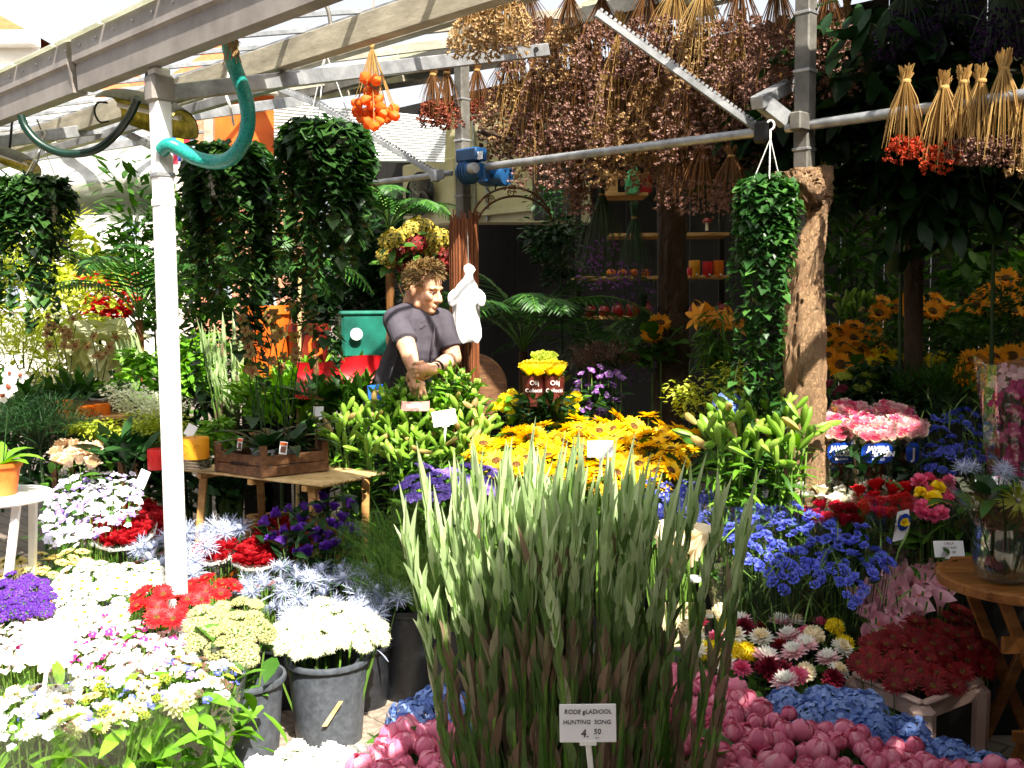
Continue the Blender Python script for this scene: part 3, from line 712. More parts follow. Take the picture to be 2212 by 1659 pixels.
part('coupling', cat([xf(lathe([(0, -.02), (.028, -.02), (.03, 0), (.028, .02), (0, .02)], GALV, 14), A_, 1, P(1022, 363, 5.42)), xf(lathe([(0, -.03), (.03, -.03), (.03, .03), (0, .03)], GALV, 14), A_, 1, P(945, 378, 5.62))]), md)
def rack(a, b, sag=0):
    a = Vector(a); b = Vector(b); d = (b-a); L = d.length; d.normalize(); u = Vector((0, 0, 1)); u = (u-d*u.dot(d)).normalized()
    o = [beam(a, b, .012, .030, GALV, u)]; k = int(L/.022); tt = box((0, 0, 0), (.011, .012, .012), GALV)
    Rm = np.column_stack([d, u.cross(d)*-1, u]); o.append(inst(tt, [Rm]*k, [a+d*(i+.5)*.022+u*.020 for i in range(k)]))
    return part('rack', cat(o), md, False, label='toothed galvanised rack arm')
rack(P(1640, 282, 4.22), P(1288, 28, 3.95)); rack(P(942, 378, 5.62), P(690, 228, 5.9)); rack(P(328, 318, 5.2), P(262, 285, 5.6)); rack(P(700, 232, 5.9), P(560, 175, 6.1))
part('pinion', bbox(P(1648, 286, 4.2), (.07, .05, .09), DARKM, rz(R(-45)), .012), md); part('pinion', bbox(P(940, 380, 5.58), (.05, .04, .07), GALV, rz(R(-45)), .01), md)
part('cable', tube([P(1072, 392, 5.5), P(1070, 410, 5.5), P(1060, 418, 5.5), P(1050, 405, 5.5)], .005, DARKM, 6), md)

# ================================================================== cork trunks, reed-wrapped column
def trunk(name, pts, rads, m, label, cat_, lump=.12, n=26, seg=90, group=None):
    """bark-clad pole: deep vertical clefts and cross cracks cut into the section"""
    ps = [Vector(p) for p in pts]; V = []; F = []; sd_ = random.uniform(0, 9)
    for i in range(seg+1):
        f = i/seg*(len(ps)-1); k = min(int(f), len(ps)-2); u = f-k; c = ps[k].lerp(ps[k+1], u); r = rads[k]*(1-u)+rads[k+1]*u
        for j in range(n*2):
            a = 2*math.pi*j/(n*2)
            q = 1+lump*(.55*math.sin(3*a+sd_+.04*i)+.35*math.sin(7*a+1.7*math.sin(i*.15)+sd_))-.16*max(0, math.cos(2.5*a+sd_+.5*math.sin(i*.1)))**8+random.uniform(-.045, .045)-.12*(random.random() < .10)-.05*max(0, math.sin(i*.9+3*math.sin(a*2)+sd_))**3
            V.append((c.x+r*q*math.cos(a), c.y+r*q*math.sin(a), c.z+random.uniform(-.006, .006)))
    for i in range(seg):
        for j in range(n*2):
            j2 = (j+1) % (n*2); F.append((i*n*2+j, i*n*2+j2, (i+1)*n*2+j2, (i+1)*n*2+j))
    F.append(tuple(range(n*2-1, -1, -1))); F.append(tuple(range(seg*n*2, (seg+1)*n*2)))
    t = T_(V, F, m); return t
def col_at(px, Y, ys):                      # points down a pole from pixel list
    o = []
    for (x, y) in ys: o.append(P(x, y, Y))
    return o
b0 = P(1742, 900, 4.02)
ct = thing('cork_trunk', (b0.x, b0.y, 0), 'sunlit tan cork bark trunk clad round the grey column beside the ivy', 'trunk')
part('trunk', trunk('t', [(b0.x-.0, b0.y, 0), b0, P(1738, 720, 4.03), P(1742, 560, 4.04), P(1758, 470, 4.05), P(1752, 410, 4.05), P(1742, 368, 4.05)], [.088, .08, .085, .068, .055, .082, .075], CORK, '', ''), ct)
part('branch_stub', trunk('t', [P(1745, 440, 4.0), P(1715, 400, 3.93), P(1702, 372, 3.9)], [.06, .062, .05], CORK, '', '', seg=10), ct)
part('branch_stub', trunk('t', [P(1762, 430, 4.1), P(1780, 385, 4.15), P(1783, 360, 4.17)], [.045, .04, .03], CORK, '', '', seg=8), ct)
b1 = P(1455, 900, 6.0); 
ct2 = thing('cork_trunk', (b1.x, b1.y, 0), 'dark grey-brown cork bark trunk standing before the shelves', 'trunk')
part('trunk', trunk('t', [(b1.x, b1.y, 0), P(1440, 900, 6.0), P(1458, 760, 6.0), P(1455, 620, 6.0), P(1452, 480, 6.0), P(1440, 340, 6.0)], [.11, .10, .095, .085, .08, .075], CORKD, '', ''), ct2)
part('branch', trunk('t', [P(1440, 345, 6.0), P(1330, 330, 5.8), P(1200, 322, 5.7), P(1110, 305, 5.6), P(1045, 285, 5.55)], [.06, .055, .05, .05, .04], CORKD, '', '', seg=24), ct2)
b2 = P(1975, 880, 4.9)
ct3 = thing('slim_trunk', (b2.x, b2.y, 0), 'slim straight dark bark trunk between the shaded sunflowers', 'trunk')
part('trunk', trunk('t', [(b2.x, b2.y, 0), P(1975, 880, 4.9), P(1974, 640, 4.9), P(1976, 480, 4.9), P(1978, 300, 4.9)], [.048, .046, .043, .043, .04], CORKD, '', '', lump=.05), ct3)
# reed mat round the inner column
rw = thing('reed_wrapping', (MC.x, MC.y, 0), 'brown reed mat wrapped round the lower part of the inner column', 'wrapping')
Ps = []; Rs = []
rd = []
for k in range(150):
    a = random.uniform(0, 6.28); r = random.uniform(.062, .075); top = P(1000, 470+random.gauss(0, 9), 5.65).z
    z0 = random.uniform(0, .5) if random.random() < .5 else 0; z1 = top if random.random() < .6 else random.uniform(1, top)
    rd.append(tube([(MC.x+r*math.cos(a), MC.y+r*math.sin(a), z0), (MC.x+(r+.004)*math.cos(a+.03), MC.y+(r+.004)*math.sin(a+.03), z1)], .0035, REED, 4))
part('reed_mat', cat([xf(lathe([(.06, 0), (.064, .9), (.062, P(1000, 474, 5.65).z-.02), (.05, P(1000, 474, 5.65).z)], REED, 22), None, 1, (MC.x, MC.y, 0))]), rw)
part('reeds', cat(rd), rw, kind='stuff')
wd_ = P(1030, 830, 5.9)
single('wooden_disc', xf(lathe([(0, -.02), (.19, -.02), (.2, 0), (.19, .02), (0, .02)], WOOD, 32), align((-.2, -1, .12)), 1, (P(1022, 838, 5.82))), 'round brown wooden table top stood on edge behind the column', 'table top')
# ================================================================== cut flowers in buckets
def bed(name, label, cat_, group, poly, anch, sp, heads, head_name='flower_head', scale=(.9, 1.12), tilt=.5, nb=1, base=0., stem=STEM, stem_r=.0022,
        leaf=None, nleaf=0, leaf_args={}, nmax=300, cam_tilt=.15, jit=.012, wob=.18, bucket=None, bh=.30, br=.13, stems=True, spread=.35, kind_head=None, blabel=None, nod=None):
    pts = poisson(poly, anch, sp, nmax, jit=jit); roots = []
    for ci, cl in enumerate(clusters(pts, nb)):
        cx = sum(p.x for p in cl)/len(cl); cy = sum(p.y for p in cl)/len(cl); c = Vector((cx, cy, base))
        lab = label[ci % len(label)] if isinstance(label, list) else label
        root = thing(name, c, lab, cat_, group); roots.append(root)
        rmax = max((Vector((p.x-cx, p.y-cy)).length for p in cl))+.03
        for p in cl:
            n_ = Vector(((p.x-cx)/rmax*tilt+random.gauss(0, wob), (p.y-cy)/rmax*tilt-cam_tilt+random.gauss(0, wob), 1.)).normalized()
            if nod: n_ = Vector((n_.x*nod, n_.y*nod-.3, n_.z)).normalized()
            hm = heads[0] if len(heads) == 1 else random.choice(heads)
            put(head_name, hm, align(n_, random.uniform(0, 6.28)), random.uniform(*scale), p, root)
        if stems: part('stems', stems_t(cl, c, stem, stem_r, .0, spread), root, kind='stuff')
        if leaf is not None and nleaf: part('foliage', foliage_t(cl, leaf, int(nleaf/nb), **leaf_args), root, kind='stuff')
        if bucket is not None:
            o = put('bucket', bucket_mesh(br, bh, bucket), np.eye(3), 1, c+Vector((0, 0, .009)), None)
            tag(o, blabel or ('plain plastic bucket under the '+cat_+' of '+group), 'bucket', 'buckets of the '+group)
    return roots
def var(f, n, *a, **k): return [mesh(f.__name__[2:], f(*a, **k)) for _ in range(n)]
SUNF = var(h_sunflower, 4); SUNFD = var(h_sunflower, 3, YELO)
LF = L_ELL(LEAF); LFB = L_ELL(LEAFB); LFD = L_ELL(LEAFD); LFW = blade(.12, .06, LEAF, 3, -.5, .25, .4, .3)

# --- front row, right: peonies, hydrangeas, dahlias, gerberas, callas
PEO = var(h_peony, 5, PINK)+var(h_peony, 2, PINK, .033, .35)
bed('peony_bunch', 'pink round peony buds packed together in front of blue hydrangeas', 'peonies', 'pink peonies right of the gladioli',
    [(1400, 1470), (1470, 1445), (1560, 1470), (1640, 1535), (1700, 1545), (1800, 1572), (1900, 1600), (2010, 1625), (2100, 1645), (2240, 1690), (2240, 1760), (1380, 1760), (1380, 1520)],
    [(1480, 3.0), (1659, 2.48)], .041, PEO, 'peony_bud', (.56, .9), .35, 3, nmax=420, leaf=LFW, nleaf=240, bucket=BLACKP, cam_tilt=.2, wob=.3, jit=.02, bh=.26)
bed('peony_bunch', 'deeper pink peony buds growing up to the left edge of the gladioli', 'peonies', 'pink peonies left of the gladioli',
    [(780, 1640), (830, 1590), (900, 1570), (985, 1570), (1000, 1700), (770, 1700)], [(1570, 2.78), (1659, 2.55)], .048, PEO, 'peony_bud', (.7, 1.05), .4, 1, leaf=LFW, nleaf=60, bucket=BLACKP, bh=.26, jit=.02)
HYDM = var(h_hydrangea, 3, HYD)
bed('hydrangea_bunch', 'pale blue hydrangea heads behind the pink peonies below the gerbera crate', 'hydrangeas', 'blue hydrangeas',
    [(1680, 1515), (1760, 1505), (1850, 1515), (1920, 1550), (2010, 1610), (2110, 1635), (2140, 1665), (2060, 1660), (1900, 1600), (1800, 1560), (1690, 1540)],
    [(1478, 3.08), (1628, 2.68)], .085, HYDM, 'hydrangea_head', (.68, .92), .5, 2, leaf=LFW, nleaf=60, bucket=BLACKP, bh=.26)
bed('hydrangea_bunch', 'pale blue hydrangea heads between the grey bucket and the gladioli', 'hydrangeas', 'blue hydrangeas left of the gladioli',
    [(870, 1555), (905, 1520), (990, 1500), (1010, 1580), (880, 1590)], [(1500, 2.98), (1600, 2.75)], .085, HYDM, 'hydrangea_head', (.8, 1.0), .5, 1, leaf=LFW, nleaf=20, bucket=BLACKP, bh=.26)
DAH = var(h_dahlia, 2, WINE)+var(h_dahlia, 2, WHITE, .045, CREAM)+var(h_dahlia, 2, PINKL, .05, WHITE)+var(h_dahlia, 1, PINKH, .04)+var(h_pompon, 1, YELP, .038)+var(h_pompon, 1, CREAM, .036)+var(h_dahlia, 2, WINE, .042, DRED)
bed('dahlia_bunch', ['mixed wine, white, pink and yellow dahlia heads beside the dark red gerberas'], 'dahlias', 'mixed dahlias',
    [(1480, 1345), (1560, 1320), (1650, 1345), (1740, 1335), (1840, 1365), (1830, 1425), (1800, 1465), (1700, 1480), (1620, 1445), (1570, 1440), (1480, 1420)],
    [(1330, 3.52), (1470, 3.08)], .06, DAH, 'dahlia_head', (.85, 1.12), .45, 2, leaf=LF, nleaf=120, bucket=BLACKP, bh=.3, jit=.02)
GERD = var(h_gerbera, 3, DRED)
bed('gerbera_bunch', 'dark red gerberas standing in the pinkish plastic crate', 'gerberas', 'dark red gerberas',
    [(1850, 1410), (1900, 1370), (1980, 1340), (2090, 1315), (2150, 1390), (2140, 1450), (2050, 1490), (1940, 1485), (1850, 1450)],
    [(1330, 3.42), (1485, 2.98)], .05, GERD, 'gerbera_head', (.9, 1.15), .5, 1, cam_tilt=.5, leaf=None, spread=.75)
CALM = var(h_calla, 4, CALP, .036)
bed('calla_bunch', 'soft pink calla lilies beside the wooden folding table', 'calla lilies', 'pink callas',
    [(1840, 1270), (1880, 1240), (1960, 1210), (2060, 1200), (2065, 1265), (2020, 1290), (1950, 1320), (1925, 1360), (1880, 1360), (1865, 1310)],
    [(1200, 3.78), (1360, 3.32)], .047, CALM, 'calla_flower', (.95, 1.3), .9, 2, cam_tilt=.12, stem_r=.005, bucket=BLACKP, bh=.3, wob=.3)
bed('calla_bunch', 'cream calla lilies tied with a white band in a small cream box', 'calla lilies', 'cream callas',
    [(1428, 1150), (1450, 1130), (1500, 1130), (1530, 1150), (1510, 1185), (1480, 1190), (1440, 1180)], [(1120, 3.42), (1190, 3.32)], .05, var(h_calla, 2, CREAM), 'calla_flower', (1.0, 1.3), .5, 1, stem_r=.006, spread=.3)
COR = var(h_cornflower, 4, BLUE)
bed('cornflower_bunch', 'bright blue cornflowers on thin green stems above the dahlias', 'cornflowers', 'cornflowers in the shade of the front',
    [(1545, 1160), (1590, 1120), (1650, 1095), (1750, 1110), (1850, 1145), (1925, 1190), (1925, 1235), (1860, 1275), (1845, 1320), (1790, 1250), (1700, 1275), (1650, 1240), (1590, 1200)],
    [(1100, 3.78), (1270, 3.35)], .030, COR, 'cornflower_head', (.62, 1.0), .8, 2, jit=.03, nmax=300, cam_tilt=.35, leaf=blade(.1, .006, STEM, 3, -.5), nleaf=300, leaf_args=dict(below=(.0, .3), el=(.5, 1.4)), stem=STEMD, stem_r=.0014, bucket=BLACKP, wob=.4)
bed('cornflower_bunch', 'blue cornflowers beside the pink and cream roses by the cellophane orchid', 'cornflowers', 'cornflowers beside the roses',
    [(1985, 930), (2030, 895), (2090, 890), (2130, 910), (2135, 990), (2060, 1020), (1995, 1000)], [(890, 4.25), (1010, 4.0)], .030, COR, 'cornflower_head', (.62, 1.0), .8, 1, jit=.03, cam_tilt=.35, leaf=blade(.08, .006, STEM, 3, -.5), nleaf=160, leaf_args=dict(below=(-.03, .2), el=(.5, 1.4)), stem=STEMD, stem_r=.0014, bucket=BLACKP, wob=.4)
DEL = var(h_floret5, 4, DELPH, .021)
bed('delphinium_bunch', 'violet blue delphinium florets behind the gladioli and cornflowers', 'delphiniums', 'delphiniums',
    [(1350, 1105), (1400, 1050), (1440, 1050), (1520, 1058), (1600, 1075), (1700, 1095), (1720, 1120), (1640, 1115), (1560, 1140), (1480, 1135), (1380, 1125)],
    [(1050, 4.02), (1135, 3.78)], .023, DEL, 'delphinium_floret', (.8, 1.3), .5, 2, jit=.035, nmax=300, cam_tilt=.4, leaf=LF, nleaf=60, bucket=BLACKP, wob=.5)
# --- roses in sleeves, right
def roses(label, group, poly, anch, sp, hm, nb=1, **k): return bed('rose_bunch', label, 'roses', group, poly, anch, sp, hm, 'rose', (.9, 1.1), .35, nb, leaf=LF, nleaf=40*nb, leaf_args=dict(below=(.05, .2), spread=.04), bucket=BLACKP, bh=.34, **k)
RW = var(h_rose, 3, CREAM, .028, WHITE); RR = var(h_rose, 3, RED); RC_ = var(h_rose, 3, CRIM); RP = var(h_rose, 4, CREAM, .030, PINKL)+var(h_rose, 3, CREAM, .030, PINKH)
roses('cream white roses packed below the blue-labelled rose bunches', 'cream roses on the right', [(1692, 1065), (1735, 1052), (1785, 1055), (1785, 1088), (1740, 1095), (1700, 1085)], [(1040, 3.95), (1090, 3.85)], .046, RW)
roses('pale cream roses directly behind the bright red rose bunch', 'pale cream roses', [(1805, 1062), (1860, 1046), (1925, 1048), (1935, 1062), (1850, 1078), (1810, 1090)], [(1040, 3.98), (1090, 3.88)], .046, RW)
roses('bright red roses in a clear sleeve before the cream roses', 'red roses', [(1848, 1070), (1900, 1045), (1975, 1058), (1975, 1100), (1900, 1112), (1855, 1100)], [(1045, 3.85), (1110, 3.72)], .045, RR)
o = [q for q in bpy.data.objects if q.get('group') == 'red roses'][0]; part('clear_sleeve', xf(lathe([(.06, .45), (.10, .72), (.13, .90)], CLEAR, 26), None, 1, (o.location.x, o.location.y, 0)), o)
roses('crimson roses tucked behind the blue cornflowers', 'crimson roses', [(1728, 1105), (1780, 1085), (1850, 1098), (1850, 1135), (1780, 1130)], [(1085, 3.86), (1135, 3.76)], .045, RC_)
bed('carnation_bunch', 'coral pink and yellow carnations beside the printed flower label', 'carnations', 'carnations',
    [(1975, 1070), (1990, 1040), (2050, 1040), (2055, 1080), (2030, 1115), (1985, 1115)], [(1040, 3.8), (1115, 3.68)], .036, var(h_carnation, 3, PINKH)+var(h_carnation, 1, YELP)+var(h_carnation, 1, petal('petal_coral', ['#cf4a40', '#e06a58', '#ee9080'])), 'carnation', (.9, 1.2), .5, 1, leaf=LF, nleaf=30, bucket=BLACKP, wob=.4)
# --- middle: sunflowers, lilies, phlox
bed('sunflower_bunch', 'bright sunlit yellow sunflowers massed around the small white price card', 'sunflowers', 'sunlit sunflowers',
    [(1005, 990), (1060, 952), (1150, 925), (1260, 910), (1330, 905), (1420, 912), (1500, 938), (1490, 1000), (1440, 1040), (1390, 1070), (1340, 1062), (1250, 1045), (1150, 1040), (1080, 1022)],
    [(905, 5.0), (1060, 4.1)], .064, SUNF, 'sunflower_head', (.85, 1.12), .55, 4, nmax=320, leaf=LFW, nleaf=170, bucket=BLACKP, cam_tilt=.05, wob=.34, stem_r=.005, jit=.035)
LIL = [mesh('lily_stem', t_lily(random.choice([4, 5, 6]), .5)) for _ in range(6)]
def lilies(label, group, poly, anch, sp, nb, lm=LIL, sc_=(.9, 1.15), bu=BLACKP, tilt=.3, base=0.):
    return bed('lily_bunch', label, 'lilies', group, poly, anch, sp, lm, 'lily_stem', sc_, tilt, nb, cam_tilt=.05, wob=.1, stems=True, stem_r=.004, bucket=bu, base=base)
lilies('sunlit green lily buds in front of the man beside the orchid crate', 'green lily buds left of the sunflowers', [(700, 925), (740, 895), (800, 880), (900, 875), (1000, 878), (1060, 890), (1060, 950), (1000, 985), (900, 1000), (800, 975), (730, 950)], [(870, 5.0), (1000, 4.6)], .066, 3)
lilies('green and blushing lily buds in a clear sleeve right of the sunflowers', 'lily buds right of the sunflowers', [(1515, 930), (1560, 890), (1640, 872), (1710, 880), (1760, 905), (1750, 960), (1700, 990), (1620, 985), (1540, 975)], [(870, 3.92), (990, 3.72)], .062, 2, sc_=(.95, 1.2), tilt=.5)
for o in [q for q in bpy.data.objects if q.name.startswith('lily_bunch') and q.get('group', '').startswith('lily buds right')]:
    part('clear_sleeve', xf(lathe([(.09, .42), (.14, .62), (.2, .86), (.205, .87)], CLEAR, 30), None, 1, (o.location.x, o.location.y, 0)), o)
bed('scabiosa_bunch', 'lilac scabious heads between the dark grass and the sunflowers', 'scabious', 'lilac scabious',
    [(868, 1050), (905, 1015), (1000, 1003), (1085, 1022), (1070, 1060), (960, 1075), (885, 1080)], [(1000, 4.22), (1078, 3.98)], .05, var(h_scabiosa, 3, LILAC), 'scabious_head', (.85, 1.2), .5, 1, leaf=LF, nleaf=40, bucket=BLACKP, wob=.25)
ALS = [mesh('alstroemeria_stem', cat([xf(blade(random.uniform(.07, .11), .022, LEAF if k % 3 else LEAFB, 3, -.6, .2, .5, .3), rz(k*2.4)@ry(-random.uniform(.2, 1.2)), 1, (0, 0, -.012*k)) for k in range(14)]+[xf(sphere(.006, GRNW, 5, 4, (1, 1, 2)), None, 1, (.01*math.cos(k), .01*math.sin(k), .02)) for k in range(4)]+[tube([(0, 0, -.35), (0, 0, 0)], .003, STEM, 4)])) for _ in range(4)]
bed('alstroemeria_bunch', 'leafy green alstroemeria in a pink printed sleeve before the man', 'alstroemeria', 'alstroemeria', [(805, 855), (880, 822), (1000, 806), (1032, 832), (1025, 870), (960, 885), (860, 885)], [(800, 5.0), (890, 4.88)], .042, ALS, 'alstroemeria_stem', (.9, 1.3), .5, 1, bucket=BLACKP, wob=.25)
bed('chrysanthemum_bunch', 'small round yellow chrysanthemums at the foot of the column', 'chrysanthemums', 'yellow pompons', [(1068, 880), (1095, 850), (1150, 858), (1245, 862), (1250, 885), (1100, 895)], [(850, 5.15), (890, 5.05)], .05, var(h_pompon, 2, YELP, .032), 'pompon', (.9, 1.2), .5, 1, leaf=LFB, nleaf=120, bucket=BLACKP, leaf_args=dict(below=(.0, .2)))
# --- left of the gladioli
bed('lisianthus_bunch', 'deep purple lisianthus with grey-green leaves by the bamboo table legs', 'lisianthus', 'purple lisianthus', [(560, 1130), (620, 1095), (700, 1085), (770, 1095), (760, 1150), (700, 1200), (630, 1190)], [(1085, 4.4), (1200, 4.2)], .048, var(h_rose, 3, PURP, .024), 'lisianthus_flower', (.75, 1.2), .6, 1, leaf=LFD, nleaf=160, leaf_args=dict(below=(-.04, .2)), bucket=BLACKP, jit=.04, wob=.4)
for k, (x, y, Y) in enumerate([(800, 1180, 4.25), (870, 1160, 4.2), (930, 1150, 4.15), (835, 1230, 4.05), (905, 1225, 4.02)]):
    if k == 0: gr = thing('millet_grass_bunch', P(865, 1180, 4.15)*1, 'airy dark green millet grass in a black bucket behind the gladioli', 'grass bunch')
    q = P(x, y, Y); part('grass_plume', xf(t_spray(LEAF, 170, .36, .15, .0035, STEM), None, 1, (q.x, q.y, q.z-.2)), gr, kind='stuff')
q = P(875, 1500, 4.1); gr.location = (gr.location.x, gr.location.y, gr.location.z)
part('grass_leaves', cat([xf(L_SWORD(LEAF, random.uniform(.25, .45), .016), rz(random.uniform(0, 6.28))@ry(-random.uniform(.6, 1.4)), 1, (P(880, 1180, 4.1).x+random.uniform(-.08, .08), 4.1+random.uniform(-.08, .08), random.uniform(.3, .5))) for _ in range(60)]), gr, kind='stuff')
part('grass_stems', stems_t([P(780+random.uniform(0, 180), 1200, 4.1) for _ in range(60)], Vector((P(880, 1180, 4.1).x, 4.1, .02)), STEMD), gr, kind='stuff')
o = put('bucket', bucket_mesh(.14, .38, BLACKP), np.eye(3), 1, (P(880, 1180, 4.1).x, 4.1, .009), None); tag(o, 'black bucket in deep shade holding the dark millet grass', 'bucket')
ERY = var(h_eryngium, 4, STEEL)
bed('sea_holly_bunch', 'spiky silver blue sea holly behind the two grey buckets', 'sea holly', 'sea holly behind the buckets', [(520, 1270), (560, 1240), (650, 1225), (760, 1230), (850, 1260), (865, 1300), (800, 1325), (700, 1315), (600, 1310), (530, 1300)], [(1225, 4.15), (1325, 3.88)], .058, ERY, 'sea_holly_head', (.85, 1.25), .6, 2, leaf=blade(.08, .012, STEEL, 3, -.3), nleaf=60, bucket=BLACKP, cam_tilt=.4, wob=.35, bh=.25, jit=.03)
bed('sea_holly_bunch', 'sunlit spiky silver sea holly behind the white post', 'sea holly', 'sea holly by the post', [(300, 1190), (330, 1165), (420, 1140), (520, 1130), (540, 1150), (440, 1190), (420, 1250), (330, 1225)], [(1130, 4.55), (1250, 4.2)], .06, ERY, 'sea_holly_head', (.85, 1.2), .6, 2, leaf=blade(.08, .012, STEEL, 3, -.3), nleaf=50, bucket=BLACKP, cam_tilt=.4, wob=.35, bh=.25, jit=.03)
# --- the two grey buckets
wb = P(712, 1590, 3.66); wb.z = 0
o = put('bucket', bucket_mesh(.150, .315, GREYP), np.eye(3), 1, (wb.x, wb.y, .009), None); tag(o, 'scuffed dark grey bucket with a pale tape mark, under white flower heads', 'bucket')
part('tape_mark', xf(T_([(-.012, -.05, 0), (.006, -.05, 0), (.02, .05, 0), (.004, .05, 0)], [(0, 1, 2, 3)], BAMB), np.column_stack([(1, 0, 0), (.45, .08, .89), (0, -1, .1)]), 1, (wb.x+.035, wb.y-.1415, .16)), o, False)
lb = P(528, 1640, 3.42); lb.z = 0
o = put('bucket', bucket_mesh(.142, .33, GREYP), np.eye(3), 1, (lb.x, lb.y, .009), None); tag(o, 'dark grey bucket half in shadow, under green sedum heads', 'bucket')
TRA = var(h_cluster, 4, WHITEG, .042, 90)
bed('trachelium_bunch', 'creamy white clustered flower heads on thick stems in a grey bucket', 'white flowers', 'white cluster flowers', [(575, 1375), (620, 1325), (700, 1305), (780, 1320), (840, 1355), (825, 1385), (760, 1392), (700, 1405), (640, 1415), (590, 1400)], [(1305, 3.86), (1410, 3.52)], .058, TRA, 'flower_cluster', (.85, 1.15), .7, 1, stem=STEM, stem_r=.0045, cam_tilt=.3, spread=.5, base=.02)
SED = var(h_cluster, 3, petal('sedum_green', ['#8a8a4a', '#b0b078', '#d2cfa6'], .6, .2), .035, 55, fs=.006)
bed('sedum_bunch', 'greenish sedum heads with broad leaves in the left grey bucket', 'sedum', 'green sedum', [(415, 1370), (430, 1320), (500, 1295), (560, 1310), (580, 1370), (540, 1420), (470, 1415), (425, 1400)], [(1295, 3.62), (1420, 3.35)], .046, SED, 'flower_cluster', (.85, 1.2), .6, 1, leaf=LFW, nleaf=60, cam_tilt=.3, spread=.45, base=.02, leaf_args=dict(below=(.03, .16), spread=.03), stem_r=.004)
# --- blazing sunlit left foreground
WD = var(h_gerbera, 3, WHITE, .04, YELO); WR = var(h_rose, 3, WHITE, .026); WC = var(h_carnation, 3, WHITE, .026)
bed('white_daisy_bunch', 'white gerberas blazing in the sun beside the red ones', 'gerberas', 'white gerberas', [(110, 1290), (130, 1235), (220, 1215), (340, 1220), (350, 1255), (270, 1290), (270, 1340), (200, 1350), (110, 1340)], [(1215, 4.15), (1350, 3.6)], .045, WD, 'gerbera_head', (.72, 1.0), .4, 2, cam_tilt=.45, leaf=LF, nleaf=60, bucket=BLACKP, bh=.25)
bed('red_gerbera_bunch', 'bright red gerberas glowing in the sun left of the white post', 'gerberas', 'sunlit red gerberas', [(280, 1310), (300, 1275), (350, 1262), (385, 1275), (385, 1340), (340, 1345)], [(1262, 3.75), (1345, 3.5)], .055, var(h_gerbera, 3, RED), 'gerbera_head', (.95, 1.2), .6, 1, bucket=BLACKP, cam_tilt=.4, bh=.25)
bed('red_gerbera_bunch', 'bright red gerberas between the post and the sleeved red bunches', 'gerberas', 'red gerberas by the printed sleeves', [(395, 1290), (410, 1255), (480, 1250), (510, 1270), (470, 1290), (420, 1310)], [(1250, 3.95), (1310, 3.72)], .05, var(h_gerbera, 3, RED), 'gerbera_head', (.85, 1.1), .6, 1, bucket=BLACKP, cam_tilt=.4, bh=.25)
bed('statice_bunch', 'violet statice clusters in full sun at the edge of the display', 'statice', 'violet statice', [(-30, 1260), (30, 1245), (90, 1250), (115, 1290), (100, 1330), (0, 1335), (-30, 1330)], [(1245, 3.9), (1335, 3.6)], .034, var(h_cluster, 3, PURP, .024, 24, fs=.006), 'flower_cluster', (.8, 1.2), .6, 1, bucket=BLACKP, bh=.25, leaf=LF, nleaf=30)
bed('yellow_daisy_bunch', 'pale yellow daisies along the back of the sunlit white flowers', 'daisies', 'pale yellow daisies', [(-30, 1215), (60, 1200), (180, 1195), (200, 1220), (120, 1240), (0, 1245)], [(1195, 4.3), (1245, 4.1)], .05, var(h_gerbera, 3, petal('petal_pale_yellow', ['#dcc860', '#eee090', '#f8f0b8']), .034), 'daisy_head', (.85, 1.1), .4, 1, bucket=BLACKP, bh=.25, leaf=LF, nleaf=60)
SM = var(h_floret5, 3, PINKL, .02)+var(h_floret5, 2, WHITE, .022)+var(h_floret5, 1, petal('petal_magenta', ['#8a1060', '#a82078', '#c04a94']), .02)
bed('phlox_bunch', 'white and blush phlox florets in blazing sun behind the mixed bouquets', 'phlox', 'blush phlox', [(-30, 1370), (60, 1340), (180, 1335), (290, 1345), (390, 1362), (410, 1410), (350, 1460), (200, 1460), (60, 1440), (-30, 1450)], [(1345, 3.62), (1450, 3.3)], .019, SM, 'floret', (.6, 1.0), .4, 3, nmax=800, cam_tilt=.5, bucket=BLACKP, bh=.2, leaf=LFB, nleaf=80, jit=.02, wob=.35)
bed('phlox_bunch', 'white lilac tinged phlox below the small slatted tray, in full sun', 'phlox', 'lilac white phlox', [(105, 1080), (130, 1035), (200, 1020), (290, 1030), (310, 1080), (280, 1130), (200, 1160), (110, 1190), (90, 1120)], [(1020, 4.85), (1190, 4.3)], .024, var(h_floret5, 3, petal('petal_lilac_white', ['#d6d0e8', '#e4e0f2', '#f4f2fa']), .021)+var(h_floret5, 1, LILAC, .02), 'floret', (.75, 1.2), .4, 2, nmax=560, cam_tilt=.5, bucket=BLACKP, bh=.3, leaf=LF, nleaf=80, jit=.02, wob=.35)
bed('phlox_bunch', 'soft white phlox florets at the foot of the grey buckets', 'phlox', 'white phlox by the pavement', [(540, 1660), (620, 1632), (720, 1618), (800, 1625), (800, 1720), (540, 1720)], [(1620, 2.72), (1700, 2.5)], .028, WC+WR, 'flower_head', (.8, 1.1), .4, 1, bucket=BLACKP, bh=.2, leaf=LFB, nleaf=30, jit=.02)
